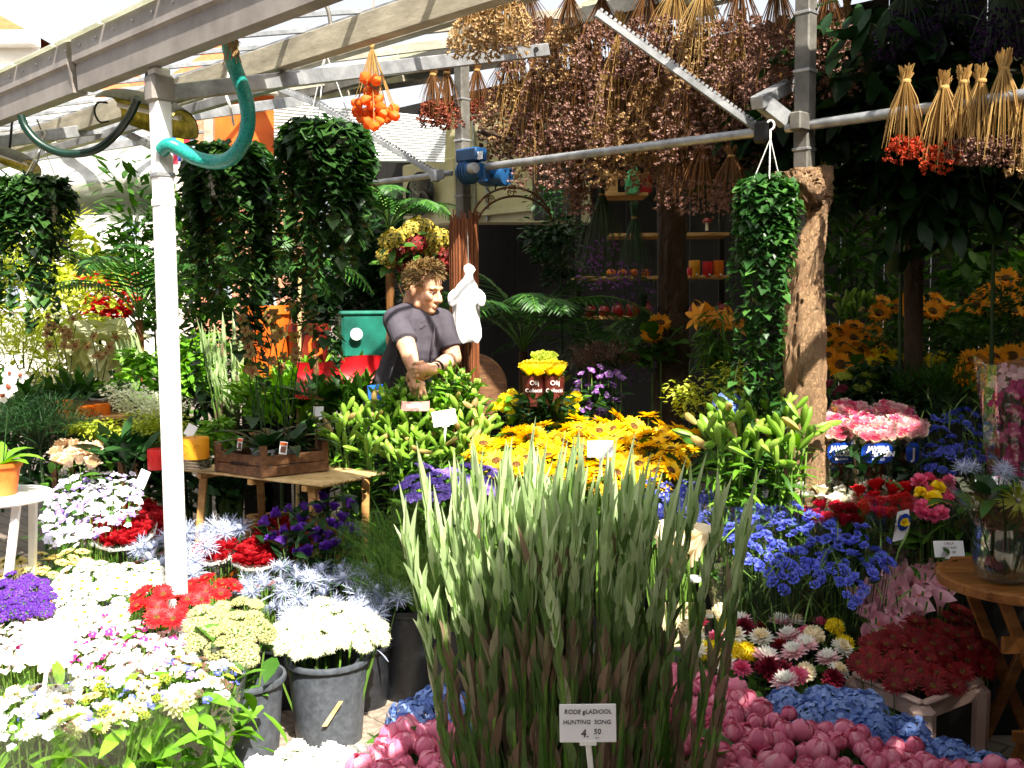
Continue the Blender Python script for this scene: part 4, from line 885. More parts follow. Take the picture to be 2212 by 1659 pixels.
# red bunches in printed clear sleeves
PASS = var(h_rose, 3, petal('petal_deep_red', ['#8a0a12', '#a81420', '#c02830'], .5, .15), .024)
pcs = [(465, 1190, 4.42, .095), (560, 1195, 4.32, .115), (640, 1185, 4.5, .10), (600, 1150, 4.75, .12), (215, 1145, 4.6, .11), (270, 1150, 4.5, .13), (330, 1140, 4.7, .10), (300, 1115, 4.95, .12)]
PRT = solid('sleeve_print', ['#f0eeea'], .5); ORB = solid('orange_band', ['#b85a10', '#d67a1c'], .5)
for k, (x, y, Y, r) in enumerate(pcs):
    c = P(x, y, Y); near = 'beside the sea holly right of the post' if k < 4 else 'left of the post in full sun'
    root = thing('red_rose_bunch', (c.x, c.y, 0), 'flat packed red roses in white printed sleeve '+near, 'roses', 'sleeved red roses '+('right' if k < 4 else 'left')+' of the post')
    hs = []
    for i in range(34):
        q = r*.86*math.sqrt((i+.5)/34); a = i*2.39996; p = c+Vector(tuple(rx(.42)@np.array([q*math.cos(a), q*math.sin(a), random.uniform(-.008, .008)-.006+.02*(1-(q/r)**2)]))); hs.append(p)
        put('rose', random.choice(PASS), align((random.gauss(0, .15), random.gauss(0, .15)-.35, 1), random.uniform(0, 6)), random.uniform(.9, 1.1), p, root)
    part('stems', stems_t(hs, Vector((c.x, c.y, 0)), STEM, .003, spread=.55), root, kind='stuff')
    part('orange_band', xf(lathe([(r*.93, -.10), (r*.95, -.08), (r*.90, -.10)], ORB, 24), rx(.42), 1, c), root)
    sv = part('clear_sleeve', xf(lathe([(r*.75, -.22), (r*.92, -.1), (r*1.02, .028)], CLEAR, 28), rx(.42), 1, c), root)
    words = 'Passion'
    for q in range(6):
        a = math.pi*(1.08+.168*q)+.2*(k % 3); rr = r*1.035; d = Vector((math.cos(a), math.sin(a), 0)); tdir = Vector((-math.sin(a), math.cos(a), 0))
        text(words, .030, c+Vector(tuple(rx(.42)@np.array(d*rr+Vector((0, 0, .008))))), Vector(tuple(rx(.42)@np.array(tdir))), Vector(tuple(rx(.42)@np.array((0, 0, 1)))), PRT, sv, bold=.0012)
# --- mixed bouquets in cellophane, lower left
MIX = var(h_dahlia, 1, WHITE, .04, CREAM)+var(h_floret5, 3, petal('petal_lilac_white', ['#c9c2e2', '#dcd8ee', '#f0eef8']), .022)+var(h_floret5, 2, DELPH, .02)+var(h_cluster, 1, LEAFY, .022, 20, fs=.005)+var(h_carnation, 2, WHITE, .026)+var(h_floret5, 2, WHITE, .022)+var(h_cluster, 1, DRYP, .02, 20, fs=.005)+var(h_floret5, 1, LILAC, .02)+var(h_gerbera, 1, petal('petal_pale_yellow', ['#f0e8a0']), .035)
for k, (x, y, Y, r, lab) in enumerate([(395, 1460, 3.05, .17, 'mixed white, blue and yellow bouquet in cellophane beside the grey bucket'), (215, 1500, 2.9, .18, 'mixed pale bouquet with a large cream bloom behind the cardboard corner'), (60, 1530, 2.8, .17, 'mixed leafy bouquet under the white price card on a stick')]):
    c = P(x, y, Y); root = thing('mixed_bouquet', (c.x, c.y, 0), lab, 'bouquet'); hs = []
    for i in range(120):
        q = r*math.sqrt((i+.5)/120); a = i*2.39996; p = c+Vector((q*math.cos(a), q*math.sin(a), .06*(1-(q/r)**2)-.03+random.uniform(-.02, .02))); hs.append(p)
        put('flower_head', random.choice(MIX), align((math.cos(a)*q/r*.6+random.gauss(0, .3), math.sin(a)*q/r*.6-.2+random.gauss(0, .3), 1), random.uniform(0, 6)), random.uniform(.5, .85), p, root)
    if k < 2: put('large_bloom', mesh('pompon', h_pompon(petal('bloom_cream', ['#ece6b0', '#f6f2cc'], .5, .3), .05)), align((0, -.6, 1)), 1, c+Vector((.03-.05*k, -r*.75, -.03)), root)
    lv = inst(blade(.13, .042, LEAFB, 4, -.5, .25, .45, .3), [rz(a_)@ry(-random.uniform(-.9, .7))@rx(random.uniform(-.5, .5)) for a_ in rng.uniform(0, 6.28, 280)], [(c.x+random.gauss(0, r*.5), c.y+random.gauss(0, r*.5), c.z-random.uniform(.02, .42)) for _ in range(280)])
    part('leaves', lv, root, kind='stuff'); part('stems', stems_t(hs, Vector((c.x, c.y, 0)), STEM, .003, spread=.2), root, kind='stuff')
    V = []; F = []; n = 30
    for i, (rr, zz) in enumerate([(.06, -c.z+.02), (r*.75, -.25), (r*1.0, -.1), (r*1.16, .01)]):
        for j in range(n): a = 2*math.pi*j/n; f = 1+.05*math.sin(7*a+i)+(.04*math.sin(13*a) if i > 1 else 0); V.append((rr*f*math.cos(a), rr*f*math.sin(a), zz+.025*math.sin(5*a+1)*(i == 3)))
    for i in range(3):
        for j in range(n): F.append((i*n+j, i*n+(j+1) % n, (i+1)*n+(j+1) % n, (i+1)*n+j))
    part('cellophane_sleeve', xf(T_(V, F, CLEAR), None, 1, c), root)

# ================================================================== gladioli
gl = thing('gladiolus_bunch', (.1, 2.36, 0), 'tall dense bunch of closed green gladiolus spikes behind the handwritten white card', 'gladioli')
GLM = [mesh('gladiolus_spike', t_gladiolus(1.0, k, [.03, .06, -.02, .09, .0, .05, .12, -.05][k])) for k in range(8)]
gtips = []
for k in range(90):
    u_ = random.random(); d_ = random.random()
    xt = 968+u_*440+random.gauss(0, 14); yb = 1022+max(0, (xt-1250))*.35+random.uniform(-25, 80)+(60 if xt < 995 else 0); Yt = 2.18+.36*d_
    gtips.append((xt, yb, Yt))
gtips += [(1455, 1090, 2.3), (1490, 1075, 2.4), (1470, 1140, 2.25), (1510, 1120, 2.35), (1440, 1120, 2.35), (902, 1120, 2.2), (1628, 1115, 2.25), (1560, 1080, 2.3), (1540, 1060, 2.35), (1430, 1045, 2.4), (895, 1200, 2.15), (925, 1030, 2.3)]
for k, (xt, yb, Yt) in enumerate(gtips):
    tp = P(xt, yb, Yt); xb = 985+(min(max(xt, 900), 1560)-905)*.78; bt = P(xb+random.uniform(-14, 14), 1500, 2.3); cx_ = .1
    ft = Vector((.125+(tp.x-.125)*.60+random.uniform(-.015, .015), 2.36+(tp.y-2.36)*.6, .06))
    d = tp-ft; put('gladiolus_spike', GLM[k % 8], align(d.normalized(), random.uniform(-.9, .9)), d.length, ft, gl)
o = put('bucket', bucket_mesh(.30, .34, BLACKP), np.eye(3), 1, (.1, 2.36, .009), None); tag(o, 'wide black tub holding the gladioli', 'bucket')
# ================================================================== hanging ivy baskets
POTW = solid('white_pot_plastic', ['#cfcfc8', '#dfdfd9'], .4)
def vine_t(r0, a, drop, lm, size, out=.05):
    """one trailing shoot: over the rim and down, leaves all along"""
    pts = []; p = np.array([r0*.6*math.cos(a), r0*.6*math.sin(a), .02]); pts.append(p)
    rise = random.uniform(.02, .07); rr = r0*random.uniform(.75, 1.38)
    pts.append(np.array([rr*.9*math.cos(a), rr*.9*math.sin(a), rise])); pts.append(np.array([rr*1.12*math.cos(a), rr*1.12*math.sin(a), -.02]))
    n = max(2, int(drop/.05)); x = rr*1.12
    for i in range(n): x = max(.02, x+random.uniform(-.018, .014)); a += random.uniform(-.11, .11); pts.append(np.array([x*math.cos(a), x*math.sin(a), -.02-drop*(i+1)/n]))
    o = [tube(pts, [.0016]*len(pts), STEMD, 3, False)]; Ps = []; Rs = []
    L = 0
    for i in range(len(pts)-1):
        seg = np.linalg.norm(pts[i+1]-pts[i]); k = max(1, int(seg/.0175))
        for j in range(k):
            q = pts[i]+(pts[i+1]-pts[i])*(j/k); aa = math.atan2(q[1], q[0])+random.gauss(0, .7)
            Ps.append(q+np.array([math.cos(aa), math.sin(aa), 0])*.008); Rs.append(rz(aa)@ry(random.uniform(-.1, 1.15))@rx(random.uniform(-.4, .4)))
    o.append(inst(L_IVY(lm), Rs, Ps, rng.uniform(size[0], size[1], len(Ps))))
    return cat(o)
def ivy(label, x, ytop, Y, rpx, ybot, lm, size=(.8, 1.4), n=56, hook=None, stem_y=None, seed=1, lens=None):
    random.seed(seed); c = P(x, ytop, Y); r0 = rpx/FPX*Y; drop = (ybot-ytop)/FPX*Y
    root = thing('hanging_ivy', c, label, 'hanging plant')
    part('pot', xf(lathe([(0, -r0*.75), (r0*.5, -r0*.75), (r0*.68, -.02), (r0*.72, 0), (r0*.66, 0), (r0*.5, -r0*.7), (0, -r0*.7)], POTW, 20), None, 1, c), root)
    for k in range(n):
        a = 2.39996*k; u_ = random.random(); dr = drop*(random.uniform(.1, .4) if u_ < .5 else random.uniform(.4, .7) if u_ < .8 else random.uniform(.7, 1.15))*(.75+.35*math.sin(2*a+seed)+.2*math.sin(3*a+2*seed))
        if lens: dr *= lens(a)
        part('vine', xf(vine_t(r0*.62, a, dr, lm, size), None, 1, c), root)
    for k in range(12): part('vine', xf(vine_t(r0*.3, k*.53, .04, lm, size), None, 1, c+Vector((0, 0, .015))), root)
    if hook:
        h = P(hook[0], hook[1], Y); 
        for a in (0, 2.09, 4.19): part('wire', tube([c+Vector((r0*.68*math.cos(a+.4), r0*.68*math.sin(a+.4), 0)), h], .0022, WPAINT, 4), root)
        hp = [h]; 
        for i in range(9): q = -math.pi/2+i*math.pi*1.3/8; hp.append(h+Vector((.014*math.cos(q)*1.0, 0, .05+.017*math.sin(q))))
        part('hook', tube(hp, .004, WPAINT, 6), root)
    return root
ivy('dense dark ivy with long trailing shoots hanging behind the white post', 495, 345, 4.75, 105, 830, IVY, (.45, 1.25), 92, None, seed=2)
ivy('large dark ivy basket on a pale hook beside the orange lantern pods', 705, 300, 4.5, 100, 770, IVY, (.45, 1.3), 96, (703, 112), seed=3)
ivy('dark ivy basket against the sunlit yellow plants at the stall end', 72, 415, 4.9, 82, 700, IVY, (.45, 1.2), 76, (92, 312), seed=4)
ivy('small-leaved fresh green ivy basket hanging before the cork trunk', 1655, 425, 3.82, 68, 800, IVYB, (.34, .85), 100, (1664, 300), seed=5)
part('shoots', cat([xf(vine_t(.02, random.uniform(0, 6.28), random.uniform(.25, .5), IVYB, (.42, .75)), None, 1, P(1655+random.gauss(0, 22), 700, 3.84)) for _ in range(14)]), bpy.data.objects['hanging_ivy.003'], kind='stuff')
random.seed(21)
# ================================================================== dried bunches
def dried(label, x, y0, Y, hpx, wpx, fm, heads=70, hs=.012, group=None, sm=STRAWD, top=.42, cat_='dried flowers', band=True, flare=1.0):
    """bunch hung by its stalks: tied near the top, stalks fan down to a ragged mass of small heads"""
    c = P(x, y0, Y); H = hpx/FPX*Y; Wd = wpx/FPX*Y/2; root = thing('dried_bunch', c-Vector((0, 0, H)), label, cat_, group); st = []; Ps = []; Rs = []
    for k in range(64):
        a = random.uniform(0, 6.28); q = math.sqrt(random.random()); tp = c+Vector((q*.028*math.cos(a+.5), q*.028*math.sin(a+.5), random.uniform(-.02, .02)))
        tie = c+Vector((q*.014*math.cos(a), q*.014*math.sin(a), -H*.13)); e = c+Vector((q*Wd*math.cos(a), q*Wd*math.sin(a), -H*random.uniform(.55, 1.0)))
        mid = tie.lerp(e, .5)+Vector((q*Wd*.12*math.cos(a), q*Wd*.12*math.sin(a), 0)); st.append(tube([tp, tie, mid, e], [.0022, .0022, .0016, .001], sm, 3, False))
    for k in range(heads):
        a = random.uniform(0, 6.28); q = random.random()**.45; z = random.uniform(top, 1.0); f = Wd*(.45+.55*min(1, (z-top)/(.35*flare)+.25))
        Ps.append(c+Vector((q*f*math.cos(a), q*f*math.sin(a), -H*z))); n_ = Vector((math.cos(a), math.sin(a), random.uniform(-1.2, .6))); Rs.append(align(n_, random.uniform(0, 6)))
    fl = cat([ring(blade(1.0, .75, fm, 1, .5, .3, .6, .6, .5), 5, .05, 0, .2, 0, .7), sphere(.45, fm, 4, 2)])
    part('stalks', cat(st), root, kind='stuff'); part('dried_heads', inst(fl, Rs, Ps, rng.uniform(.7, 1.25, heads)*hs), root, kind='stuff')
    if band: part('band', xf(lathe([(.0165, -.006), (.0185, 0), (.0165, .006)], STRAW, 12), None, 1, c-Vector((0, 0, H*.13))), root)
    return root
G1 = 'dried pink everlasting flowers hung below the roof'
rows = [(1110, 70, 4.9, 260, 150), (1185, 40, 4.7, 300, 165), (1265, 55, 4.6, 250, 150), (1340, 30, 4.75, 290, 160), (1415, 60, 4.6, 270, 150), (1490, 40, 4.5, 300, 150), (1150, 110, 5.3, 290, 150), (1240, 100, 5.4, 300, 150), (1330, 120, 5.2, 270, 140), (1420, 110, 5.3, 290, 150), (1510, 120, 5.0, 270, 150), (1585, 90, 4.8, 260, 140),
        (1520, -60, 4.1, 250, 150), (1600, -80, 4.2, 270, 160), (1680, -70, 4.3, 280, 150), (1600, 20, 4.7, 250, 150), (1690, 40, 4.7, 240, 140), (1790, -60, 4.4, 250, 140), (1830, -20, 4.8, 240, 140),
        (1100, 75, 5.7, 260, 140), (1200, 85, 5.8, 270, 150), (1290, 75, 5.7, 280, 150), (1375, 95, 5.8, 260, 150), (1460, 95, 5.7, 260, 150), (1550, 95, 5.3, 250, 140), (1300, -30, 4.3, 190, 130), (1400, -50, 4.4, 200, 130), (1460, -60, 4.2, 230, 140), (1230, -40, 4.6, 220, 140), (1140, -50, 4.7, 210, 140), (1850, 60, 5.2, 230, 130)]
for k, (x, y, Y, h, wd) in enumerate(rows):
    if x < 1660: Y = max(Y, 5.52-(x-1050)/595*1.3+.28)      # behind the pipe shaft
    dried('bunch of dusty pink dried everlastings hanging among its like under the roof' if k % 4 else 'bunch of cream tinged dried everlastings hanging among the pink ones under the roof', x, y, Y, h, wd, DRYP if k % 4 else DRYC, 400, .0165, G1 if k % 4 else 'dried cream everlasting flowers hung below the roof', STRAWD if k % 3 else STRAW)
for k, (x, y, Y, h, wd) in enumerate([(1030, -40, 3.85, 150, 130), (1085, -60, 3.8, 160, 130)]):
    dried('pale golden dried bunch glowing in the sun above the square rafter', x, y, Y, h, wd, DRYC, 260, .014, 'golden dried bunches above the rafter', STRAW)
for k, (x, y, Y, h, wd) in enumerate([(935, 145, 5.2, 120, 70), (965, 140, 5.3, 130, 70), (1030, 135, 5.9, 125, 70)]):
    dried('dark rust red dried bunch beside the inner column', x, y, Y, h, wd, DRYR, 200, .013, 'rust dried bunches at the column', STRAWD, .6)
for k, (x, y, Y, h, wd) in enumerate([(1465, 300, 4.9, 150, 110), (1520, 290, 4.8, 170, 110), (1580, 320, 4.6, 130, 100), (1250, 340, 5.4, 120, 70), (1300, 390, 5.6, 230, 120), (1390, 640, 6.2, 190, 110), (1370, 440, 6.3, 230, 100)]):
    dried('straggling dried bunch drooping before the back shelves', x, y, Y, h, wd, DRYP if k < 4 else MAUVE, 130, .012, 'straggling dried bunches before the shelves', STRAWD if k < 4 else STEMD, .55)
for k, (x, y, Y, h, wd) in enumerate([(1960, -40, 4.2, 160, 150), (2060, -70, 4.3, 170, 150), (2170, -50, 3.9, 170, 130)]):
    dried('dark purple dried statice bunch under the closed roof', x, y, Y, h, wd, DRYM, 260, .014, 'dark purple dried bunches', STEMD)
for k, (x, y, Y, h, wd, mm) in enumerate([(1957, 150, 3.62, 190, 95, RED), (2040, 162, 3.58, 200, 110, RED), (2083, 152, 3.54, 190, 80, DRYP), (2120, 148, 3.5, 200, 85, DRYP), (2170, 118, 3.46, 230, 110, DRYP), (2225, 140, 3.42, 230, 90, DRYC)]):
    dried(['straw bunch with small red blooms hung on the pipe', 'straw bunch with fading pink heads hung on the pipe'][int(k > 1)], x, y, Y, h, wd, mm if k > 1 else petal('dried_orange_red', ['#7a2010', '#b03a1c', '#d0582a'], .7, .2), 110, .012, ['red straw bunches on the pipe', 'pink straw bunches on the pipe'][int(k > 1)], STRAW, .74)
# orange lantern pods
q = P(808, 150, 4.05); ph = thing('lantern_pods', P(808, 280, 4.05), 'bunch of papery orange lantern pods hung by straw stalks', 'dried flowers')
pod = mesh('pod', (lambda t: (t[0]*np.column_stack([1-.12*np.abs(np.sin(2.5*np.arctan2(t[0][:, 1], t[0][:, 0])))]*2+[np.ones(len(t[0]))]), t[1], t[2]))(lathe([(0, -.026), (.006, -.022), (.018, -.008), (.022, .004), (.018, .015), (.008, .02), (0, .021)], PHYS, 20)))
for k, (x, y) in enumerate([(790, 168), (812, 172), (795, 195), (808, 205), (790, 215), (818, 215), (775, 222), (800, 228), (823, 232), (772, 240), (792, 245), (812, 248), (830, 245), (845, 240), (852, 250), (838, 258), (820, 262), (795, 265), (780, 255), (808, 272), (850, 235), (768, 222)]):
    p = P(x, y, 4.05+random.uniform(-.04, .04)); put('pod', pod, align((random.gauss(0, .6), random.gauss(0, .6)-.5, -random.uniform(.3, 1)), random.uniform(0, 6)), random.uniform(.85, 1.3), p, ph)
    part('stalk', tube([P(802+random.uniform(-3, 3), 55, 4.05), P(803, 98, 4.05), p+Vector((0, 0, .02))], .0018, STRAW, 4), ph)
part('string', cat([tube([P(808, 0, 4.05), P(802, 60, 4.05)], .0015, STRAW, 4)]), ph); part('tie', xf(lathe([(.008, -.01), (.011, 0), (.008, .01)], STRAW, 10), None, 1, P(803, 98, 4.05)), ph)
# ================================================================== hoses, lamps, hooks
def spline(pts, n=40):
    P_ = [np.array(p, float) for p in pts]; P_ = [2*P_[0]-P_[1]]+P_+[2*P_[-1]-P_[-2]]; o = []
    for i in range(1, len(P_)-2):
        for j in range(n):
            t = j/n; a, b_, c_, d_ = P_[i-1:i+3]; o.append(.5*((2*b_)+(-a+c_)*t+(2*a-5*b_+4*c_-d_)*t*t+(-a+3*b_-3*c_+d_)*t**3))
    return o+[P_[-2]]
# mesh-braided hose: diamond pattern in the surface
m, n, l, b = newmat('braided_teal'); reg(m)
tc = n.new('ShaderNodeTexCoord'); wv = n.new('ShaderNodeTexVoronoi'); wv.inputs['Scale'].default_value = 160; l.new(tc.outputs['Object'], wv.inputs['Vector'])
r_ = ramp(n, [hexl('#2fa79a'), hexl('#0d6a66')]); l.new(wv.outputs['Distance'], r_.inputs[0]); l.new(r_.outputs[0], b.inputs['Base Color']); b.inputs['Roughness'].default_value = .3
hz = spline([P(487, 48, 3.55), P(494, 90, 3.55), P(505, 140, 3.6), P(527, 200, 3.62), P(536, 250, 3.62), P(528, 300, 3.62), P(500, 340, 3.65), P(465, 350, 3.7), P(425, 342, 3.72), P(390, 323, 3.74), P(365, 313, 3.74), P(350, 325, 3.76)], 12)
hose = single('teal_hose', cat([tube(hz, .0265, MID['braided_teal'], 14)]), 'thick teal braided hose looping from the gutter to the white post', 'hose')
fr = [tube([P(500+random.uniform(-14, 18), random.uniform(40, 95), 3.52), P(500+random.uniform(-20, 26), random.uniform(50, 145), 3.51)], .0018, DRYC, 4) for _ in range(40)]
part('frayed_tape', cat(fr), hose, kind='stuff')
part('hose_clamp', xf(lathe([(.023, -.012), (.027, 0), (.023, .012)], GALV, 16), align((.1, 0, 1)), 1, P(487, 60, 3.55)), hose)
single('dark_hose', tube(spline([P(45, 250, 4.35), P(55, 275, 4.35), P(80, 305, 4.35), P(120, 327, 4.35), P(165, 332, 4.35), P(210, 322, 4.35), P(250, 290, 4.35), P(280, 250, 4.3), P(298, 212, 4.25)], 10), .017, GREENH, 14), 'dark green hose sagging in a loop below the gutter', 'hose')
LAMPY = solid('reflector_yellow', ['#6a6214', '#9a9024', '#c8be50'], .35, .6, 30)
def lamp(label, c, s, rot):
    root = thing('hooded_lamp', c, label, 'lamp'); prof = []
    V = []; F = []; nu, nv = 12, 10
    for shell, off in ((0, 0.), (1, -.008)):
        for i in range(nu+1):
            a = math.pi*i/nu
            for j in range(nv+1):
                t = j/nv*2-1; f = (1-abs(t)**3*.35); V.append(((.19*t)*s, (.13+off)*f*math.cos(a)*s, (.085+off)*f*math.sin(a)*s))
    def q(i, j, k): return k*(nu+1)*(nv+1)+i*(nv+1)+j
    fo = []; fi = []
    for i in range(nu):
        for j in range(nv):
            fo.append((q(i, j, 0), q(i+1, j, 0), q(i+1, j+1, 0), q(i, j+1, 0))); fi.append((q(i, j, 1), q(i, j+1, 1), q(i+1, j+1, 1), q(i+1, j, 1)))
    part('hood', xf(T_(V, fo, GALVD), rot, 1, c), root); part('reflector', xf(T_(V, fi, LAMPY), rot, 1, c), root)
    part('tube_lamp', xf(tube([(-.15*s, 0, .03*s), (.15*s, 0, .03*s)], .012*s, WPAINT, 8), rot, 1, c), root)
    part('hanger', tube([c+Vector((0, 0, .08*s)), c+Vector((.02, 0, .26*s))], .006, DARKM, 6), root)
    return root
lamp('grey metal lamp hood with yellow reflector beside the white post', P(315, 255, 4.55), 1.15, rz(R(-22))@ry(R(14))@rx(R(-22)))
lamp('small grey lamp hood above the left ivy basket', P(22, 352, 5.2), .8, rz(R(-25))@ry(R(16))@rx(R(-22)))
single('lamp_cable', tube(spline([P(232, 222, 4.5), P(212, 222, 4.5), P(204, 240, 4.5), P(215, 263, 4.5), P(235, 262, 4.5)], 8), .0045, DARKM, 6), 'black cable looping out of the metal lamp hood', 'cable')
single('lamp_cable', tube(spline([P(0, 365, 5.15), P(25, 383, 5.15), P(55, 380, 5.15), P(78, 355, 5.1), P(87, 320, 5.1), P(90, 290, 5.05), P(80, 258, 5.0)], 8), .004, GALV, 6), 'thin pale cable hanging below the small lamp hood', 'cable')
single('big_hook', tube(spline([P(690, -10, 4.35), P(708, 20, 4.35), P(715, 60, 4.35), P(716, 95, 4.35), P(705, 108, 4.35), P(694, 103, 4.35), P(690, 88, 4.35)], 8), .009, GALVD, 8), 'large dark grey S hook holding the middle ivy basket', 'hook')
single('small_hook', tube(spline([P(500, 130, 4.4), P(490, 185, 4.4), P(487, 200, 4.4), P(497, 230, 4.4), P(505, 270, 4.5)], 8), .006, WPAINT, 6), 'slim white hook and cord beside the teal hose', 'hook')
# ================================================================== white bag on the column
bagm = solid('white_bag_plastic', ['#e4e4e4', '#f4f4f4'], .35, 0, 5, .08, 14, trans=.15)
bg_ = thing('white_bag', P(1008, 735, 5.42), 'white plastic bag hanging by a cord from the reed-wrapped column', 'bag')
V = []; F = []; prof_b = [(1012, 570, 3), (1012, 575, 10), (1014, 583, 13), (1013, 592, 8), (1012, 600, 9), (1010, 615, 20), (1008, 632, 30), (1008, 645, 33), (1007, 660, 27), (1007, 685, 28), (1007, 710, 30), (1008, 728, 28), (1009, 737, 24)]
nb_ = 20
for i, (x, y, hw) in enumerate(prof_b):
    c = P(x, y, 5.42); r = hw/FPX*5.42
    for j in range(nb_):
        a = 2*math.pi*j/nb_; f = 1+.10*math.sin(5*a+i*.7)+.06*math.sin(9*a-i); V.append((c.x+r*f*math.cos(a), c.y+r*f*.55*math.sin(a), c.z+(.012*math.sin(4*a) if i > 10 else 0)))
for i in range(len(prof_b)-1):
    for j in range(nb_): F.append((i*nb_+j, i*nb_+(j+1) % nb_, (i+1)*nb_+(j+1) % nb_, (i+1)*nb_+j))
F.append(tuple(range((len(prof_b)-1)*nb_, len(prof_b)*nb_)))
part('bag_body', T_(V, F, bagm), bg_)
for s in (-1, 1):
    a_ = P(1008+s*26, 628, 5.42); part('handle', tube(spline([a_, P(1008+s*36, 640, 5.40), P(1008+s*33, 658, 5.38), P(1008+s*24, 650, 5.38)], 6), [.012]*19 if False else .012, bagm, 8), bg_)
part('cord', tube([P(1012, 572, 5.42), P(1010, 500, 5.55)], .0025, GALVD, 5), bg_)
random.seed(31)
# ================================================================== price cards
def sign(label, x, y, wpx, hpx, Y, lines, stick=None, tilt=.18, yaw=0., inkm=INK, roll=0., cat_='price card'):
    """handwritten card: white card, lettering, plastic spike; lines = (text, rel x, rel y, rel size)"""
    c = P(x, y, Y); wd = wpx/FPX*Y; ht = hpx/FPX*Y; root = thing('price_card', c-Vector((0, 0, ht/2)), label, cat_)
    Rm = rz(yaw)@rx(-tilt)@ry(roll); rt = Rm@np.array([1, 0, 0]); up = Rm@np.array([0, 0, 1]); nn = Rm@np.array([0, -1, 0])
    cd = part('card', bbox(c, (wd, .003, ht), CARD, Rm, .001), root, False)
    for (s, fx, fy, fs) in lines: text(s, fs*ht, np.array(c)+rt*fx*wd+up*fy*ht+nn*.0022, rt, up, inkm, cd, shear=.1)
    if stick:
        e = P(stick[0], stick[1], Y); part('stick', cat([beam(np.array(c)-up*ht*.5, e, .012, .004, WPAINT, (0, -1, .1)), bbox(np.array(c)-up*ht*.52, (wd*.3, .006, .01), WPAINT, Rm, .001)]), root, False)
    return root
sign('white card handwritten RODE GLADIOOL HUNTING SONG 4.50 before the gladioli', 1270, 1562, 126, 84, 1.98, [('RODE gLADiOOL', 0, .30, .165), ('HUNTING  SONG', -.02, .03, .16), ('4.', -.06, -.27, .30), ('50', .16, -.22, .20), ('_', .16, -.30, .20)], (1283, 1720), .12)
sign('small white price card standing among the sunlit sunflowers', 1297, 970, 57, 36, 4.05, [('5', -.40, .06, .17), ('5', .2, .02, .15), ('a4', -.1, -.22, .2)], (1298, 1030), .1)
sign('tilted white price card behind the sunlit lily buds', 960, 903, 52, 34, 4.72, [], (958, 960), .3, .1, roll=-.15)
sign('white card handwritten CALLA LITTLE SUZY 7.50 behind the pink callas', 2050, 1186, 66, 36, 3.62, [('CALLA', 0, .33, .2), ('LITTLE  SUZY', 0, .08, .16), ('7.', -.06, -.25, .34), ('50', .14, -.2, .22)], (2048, 1240), .35, 0, INKR)
sign('large overexposed white card on a stick over the leafy bouquets', 105, 1385, 110, 85, 2.75, [], (88, 1545), .2)
sign('small pale card beside the lilac white phlox', 308, 1035, 26, 40, 4.45, [], (303, 1090), .3, -.3, roll=.3)
sign('little white card behind the dark orchid leaves', 688, 892, 22, 28, 5.25, [], (688, 930), .2)
sign('white diamond-turned card behind the yellow candle', 412, 930, 22, 26, 4.75, [], (412, 960), .2, roll=.5)
sign('blue card half hidden by leaves at the man\'s hip', 812, 848, 34, 34, 5.02, [], (812, 885), .1, roll=-.1)
bpy.data.objects['price_card.008'].children[0].data.materials[0] = MATS[solid('blue_card', ['#1557b0', '#1c6ad0'], .5)]
# ================================================================== candles, pots, orchids
WAXO = petal('wax_orange', ['#c85a08', '#e07a14', '#ea922c'], .4, .25, 3); WAXY = petal('wax_amber', ['#c8860e', '#dc9c22', '#e8b23c'], .4, .25, 3); WAXR = petal('wax_red', ['#b0161a', '#cc2426', '#d83a34'], .4, .2, 3)
def candle(label, x, yb, Y, wpx, hpx, m, square=False, sticker=True, base=None):
    b = P(x, yb, Y); r = wpx/2/FPX*Y; h = hpx/FPX*Y; root = thing('candle', b, label, 'candle')
    V = lathe([(0, 0), (r*.97, 0), (r, .004), (r, h-.004), (r*.96, h), (r*.5, h-.004), (0, h-.006)], m, 24)
    part('wax', xf(V, None, 1, b), root); part('wick', tube([b+Vector((0, 0, h-.008)), b+Vector((.002, 0, h+.006))], .0012, INK, 4), root)
    for a in (-2.1, -1.1): 
        rg = [b+Vector(((r+.0008)*math.cos(a+.32*math.cos(t)), (r+.0008)*math.sin(a+.32*math.cos(t)), h*.5+r*.35*math.sin(t))) for t in np.linspace(0, 6.28, 18)]
        part('ring_relief', tube(rg, .0018, m, 5, False), root)
    if sticker: part('price_sticker', bbox(b+Vector((r*.25, -r*.985, h*.16)), (.016, .003, .01), CARD, rz(.25), .001), root, False)
    return root
# slatted tray with three candles and a box of orchids behind
tb = thing('slatted_tray', P(180, 903, 5.55), 'orange-brown slatted wooden tray table holding three amber candles', 'table')
for k in range(7):
    a = P(108+k*25, 902-abs(k-3)*2, 5.55-.0*k); part('slat', bbox(a+Vector((0, .12, -.01)), (.060, .34, .02), WOODL, rz(.05), .003), tb, False)
for (x, dy) in ((110, .02), (255, .02), (110, .24), (255, .24)):
    a = P(x, 903, 5.55); part('leg', beam((a.x, a.y+dy, a.z-.02), (a.x, a.y+dy, 0), .03, .03, WOOD, (0, 1, 0)), tb, False)
part('rail', bbox(P(181, 903, 5.55)+Vector((0, .02, -.035)), (.38, .02, .03), WOOD, None, .003), tb, False)
candle('tall amber candle at the end of the slatted tray', 141, 900, 5.57, 34, 36, WAXO); candle('short amber candle in the middle of the slatted tray', 183, 903, 5.57, 36, 28, WAXO); candle('amber candle at the tray end next to the white blossom', 221, 902, 5.60, 34, 30, WAXO)
POTL = solid('pale_blue_pot', ['#b8bcc8', '#d2d5de', '#e2e4ea'], .4)
def pot_t(r, h, m): return lathe([(0, .004), (r*.72, 0), (r*.95, h*.88), (r*1.05, h*.88), (r*1.05, h), (r*.95, h), (r*.9, h*.85), (0, h*.85)], m, 20)
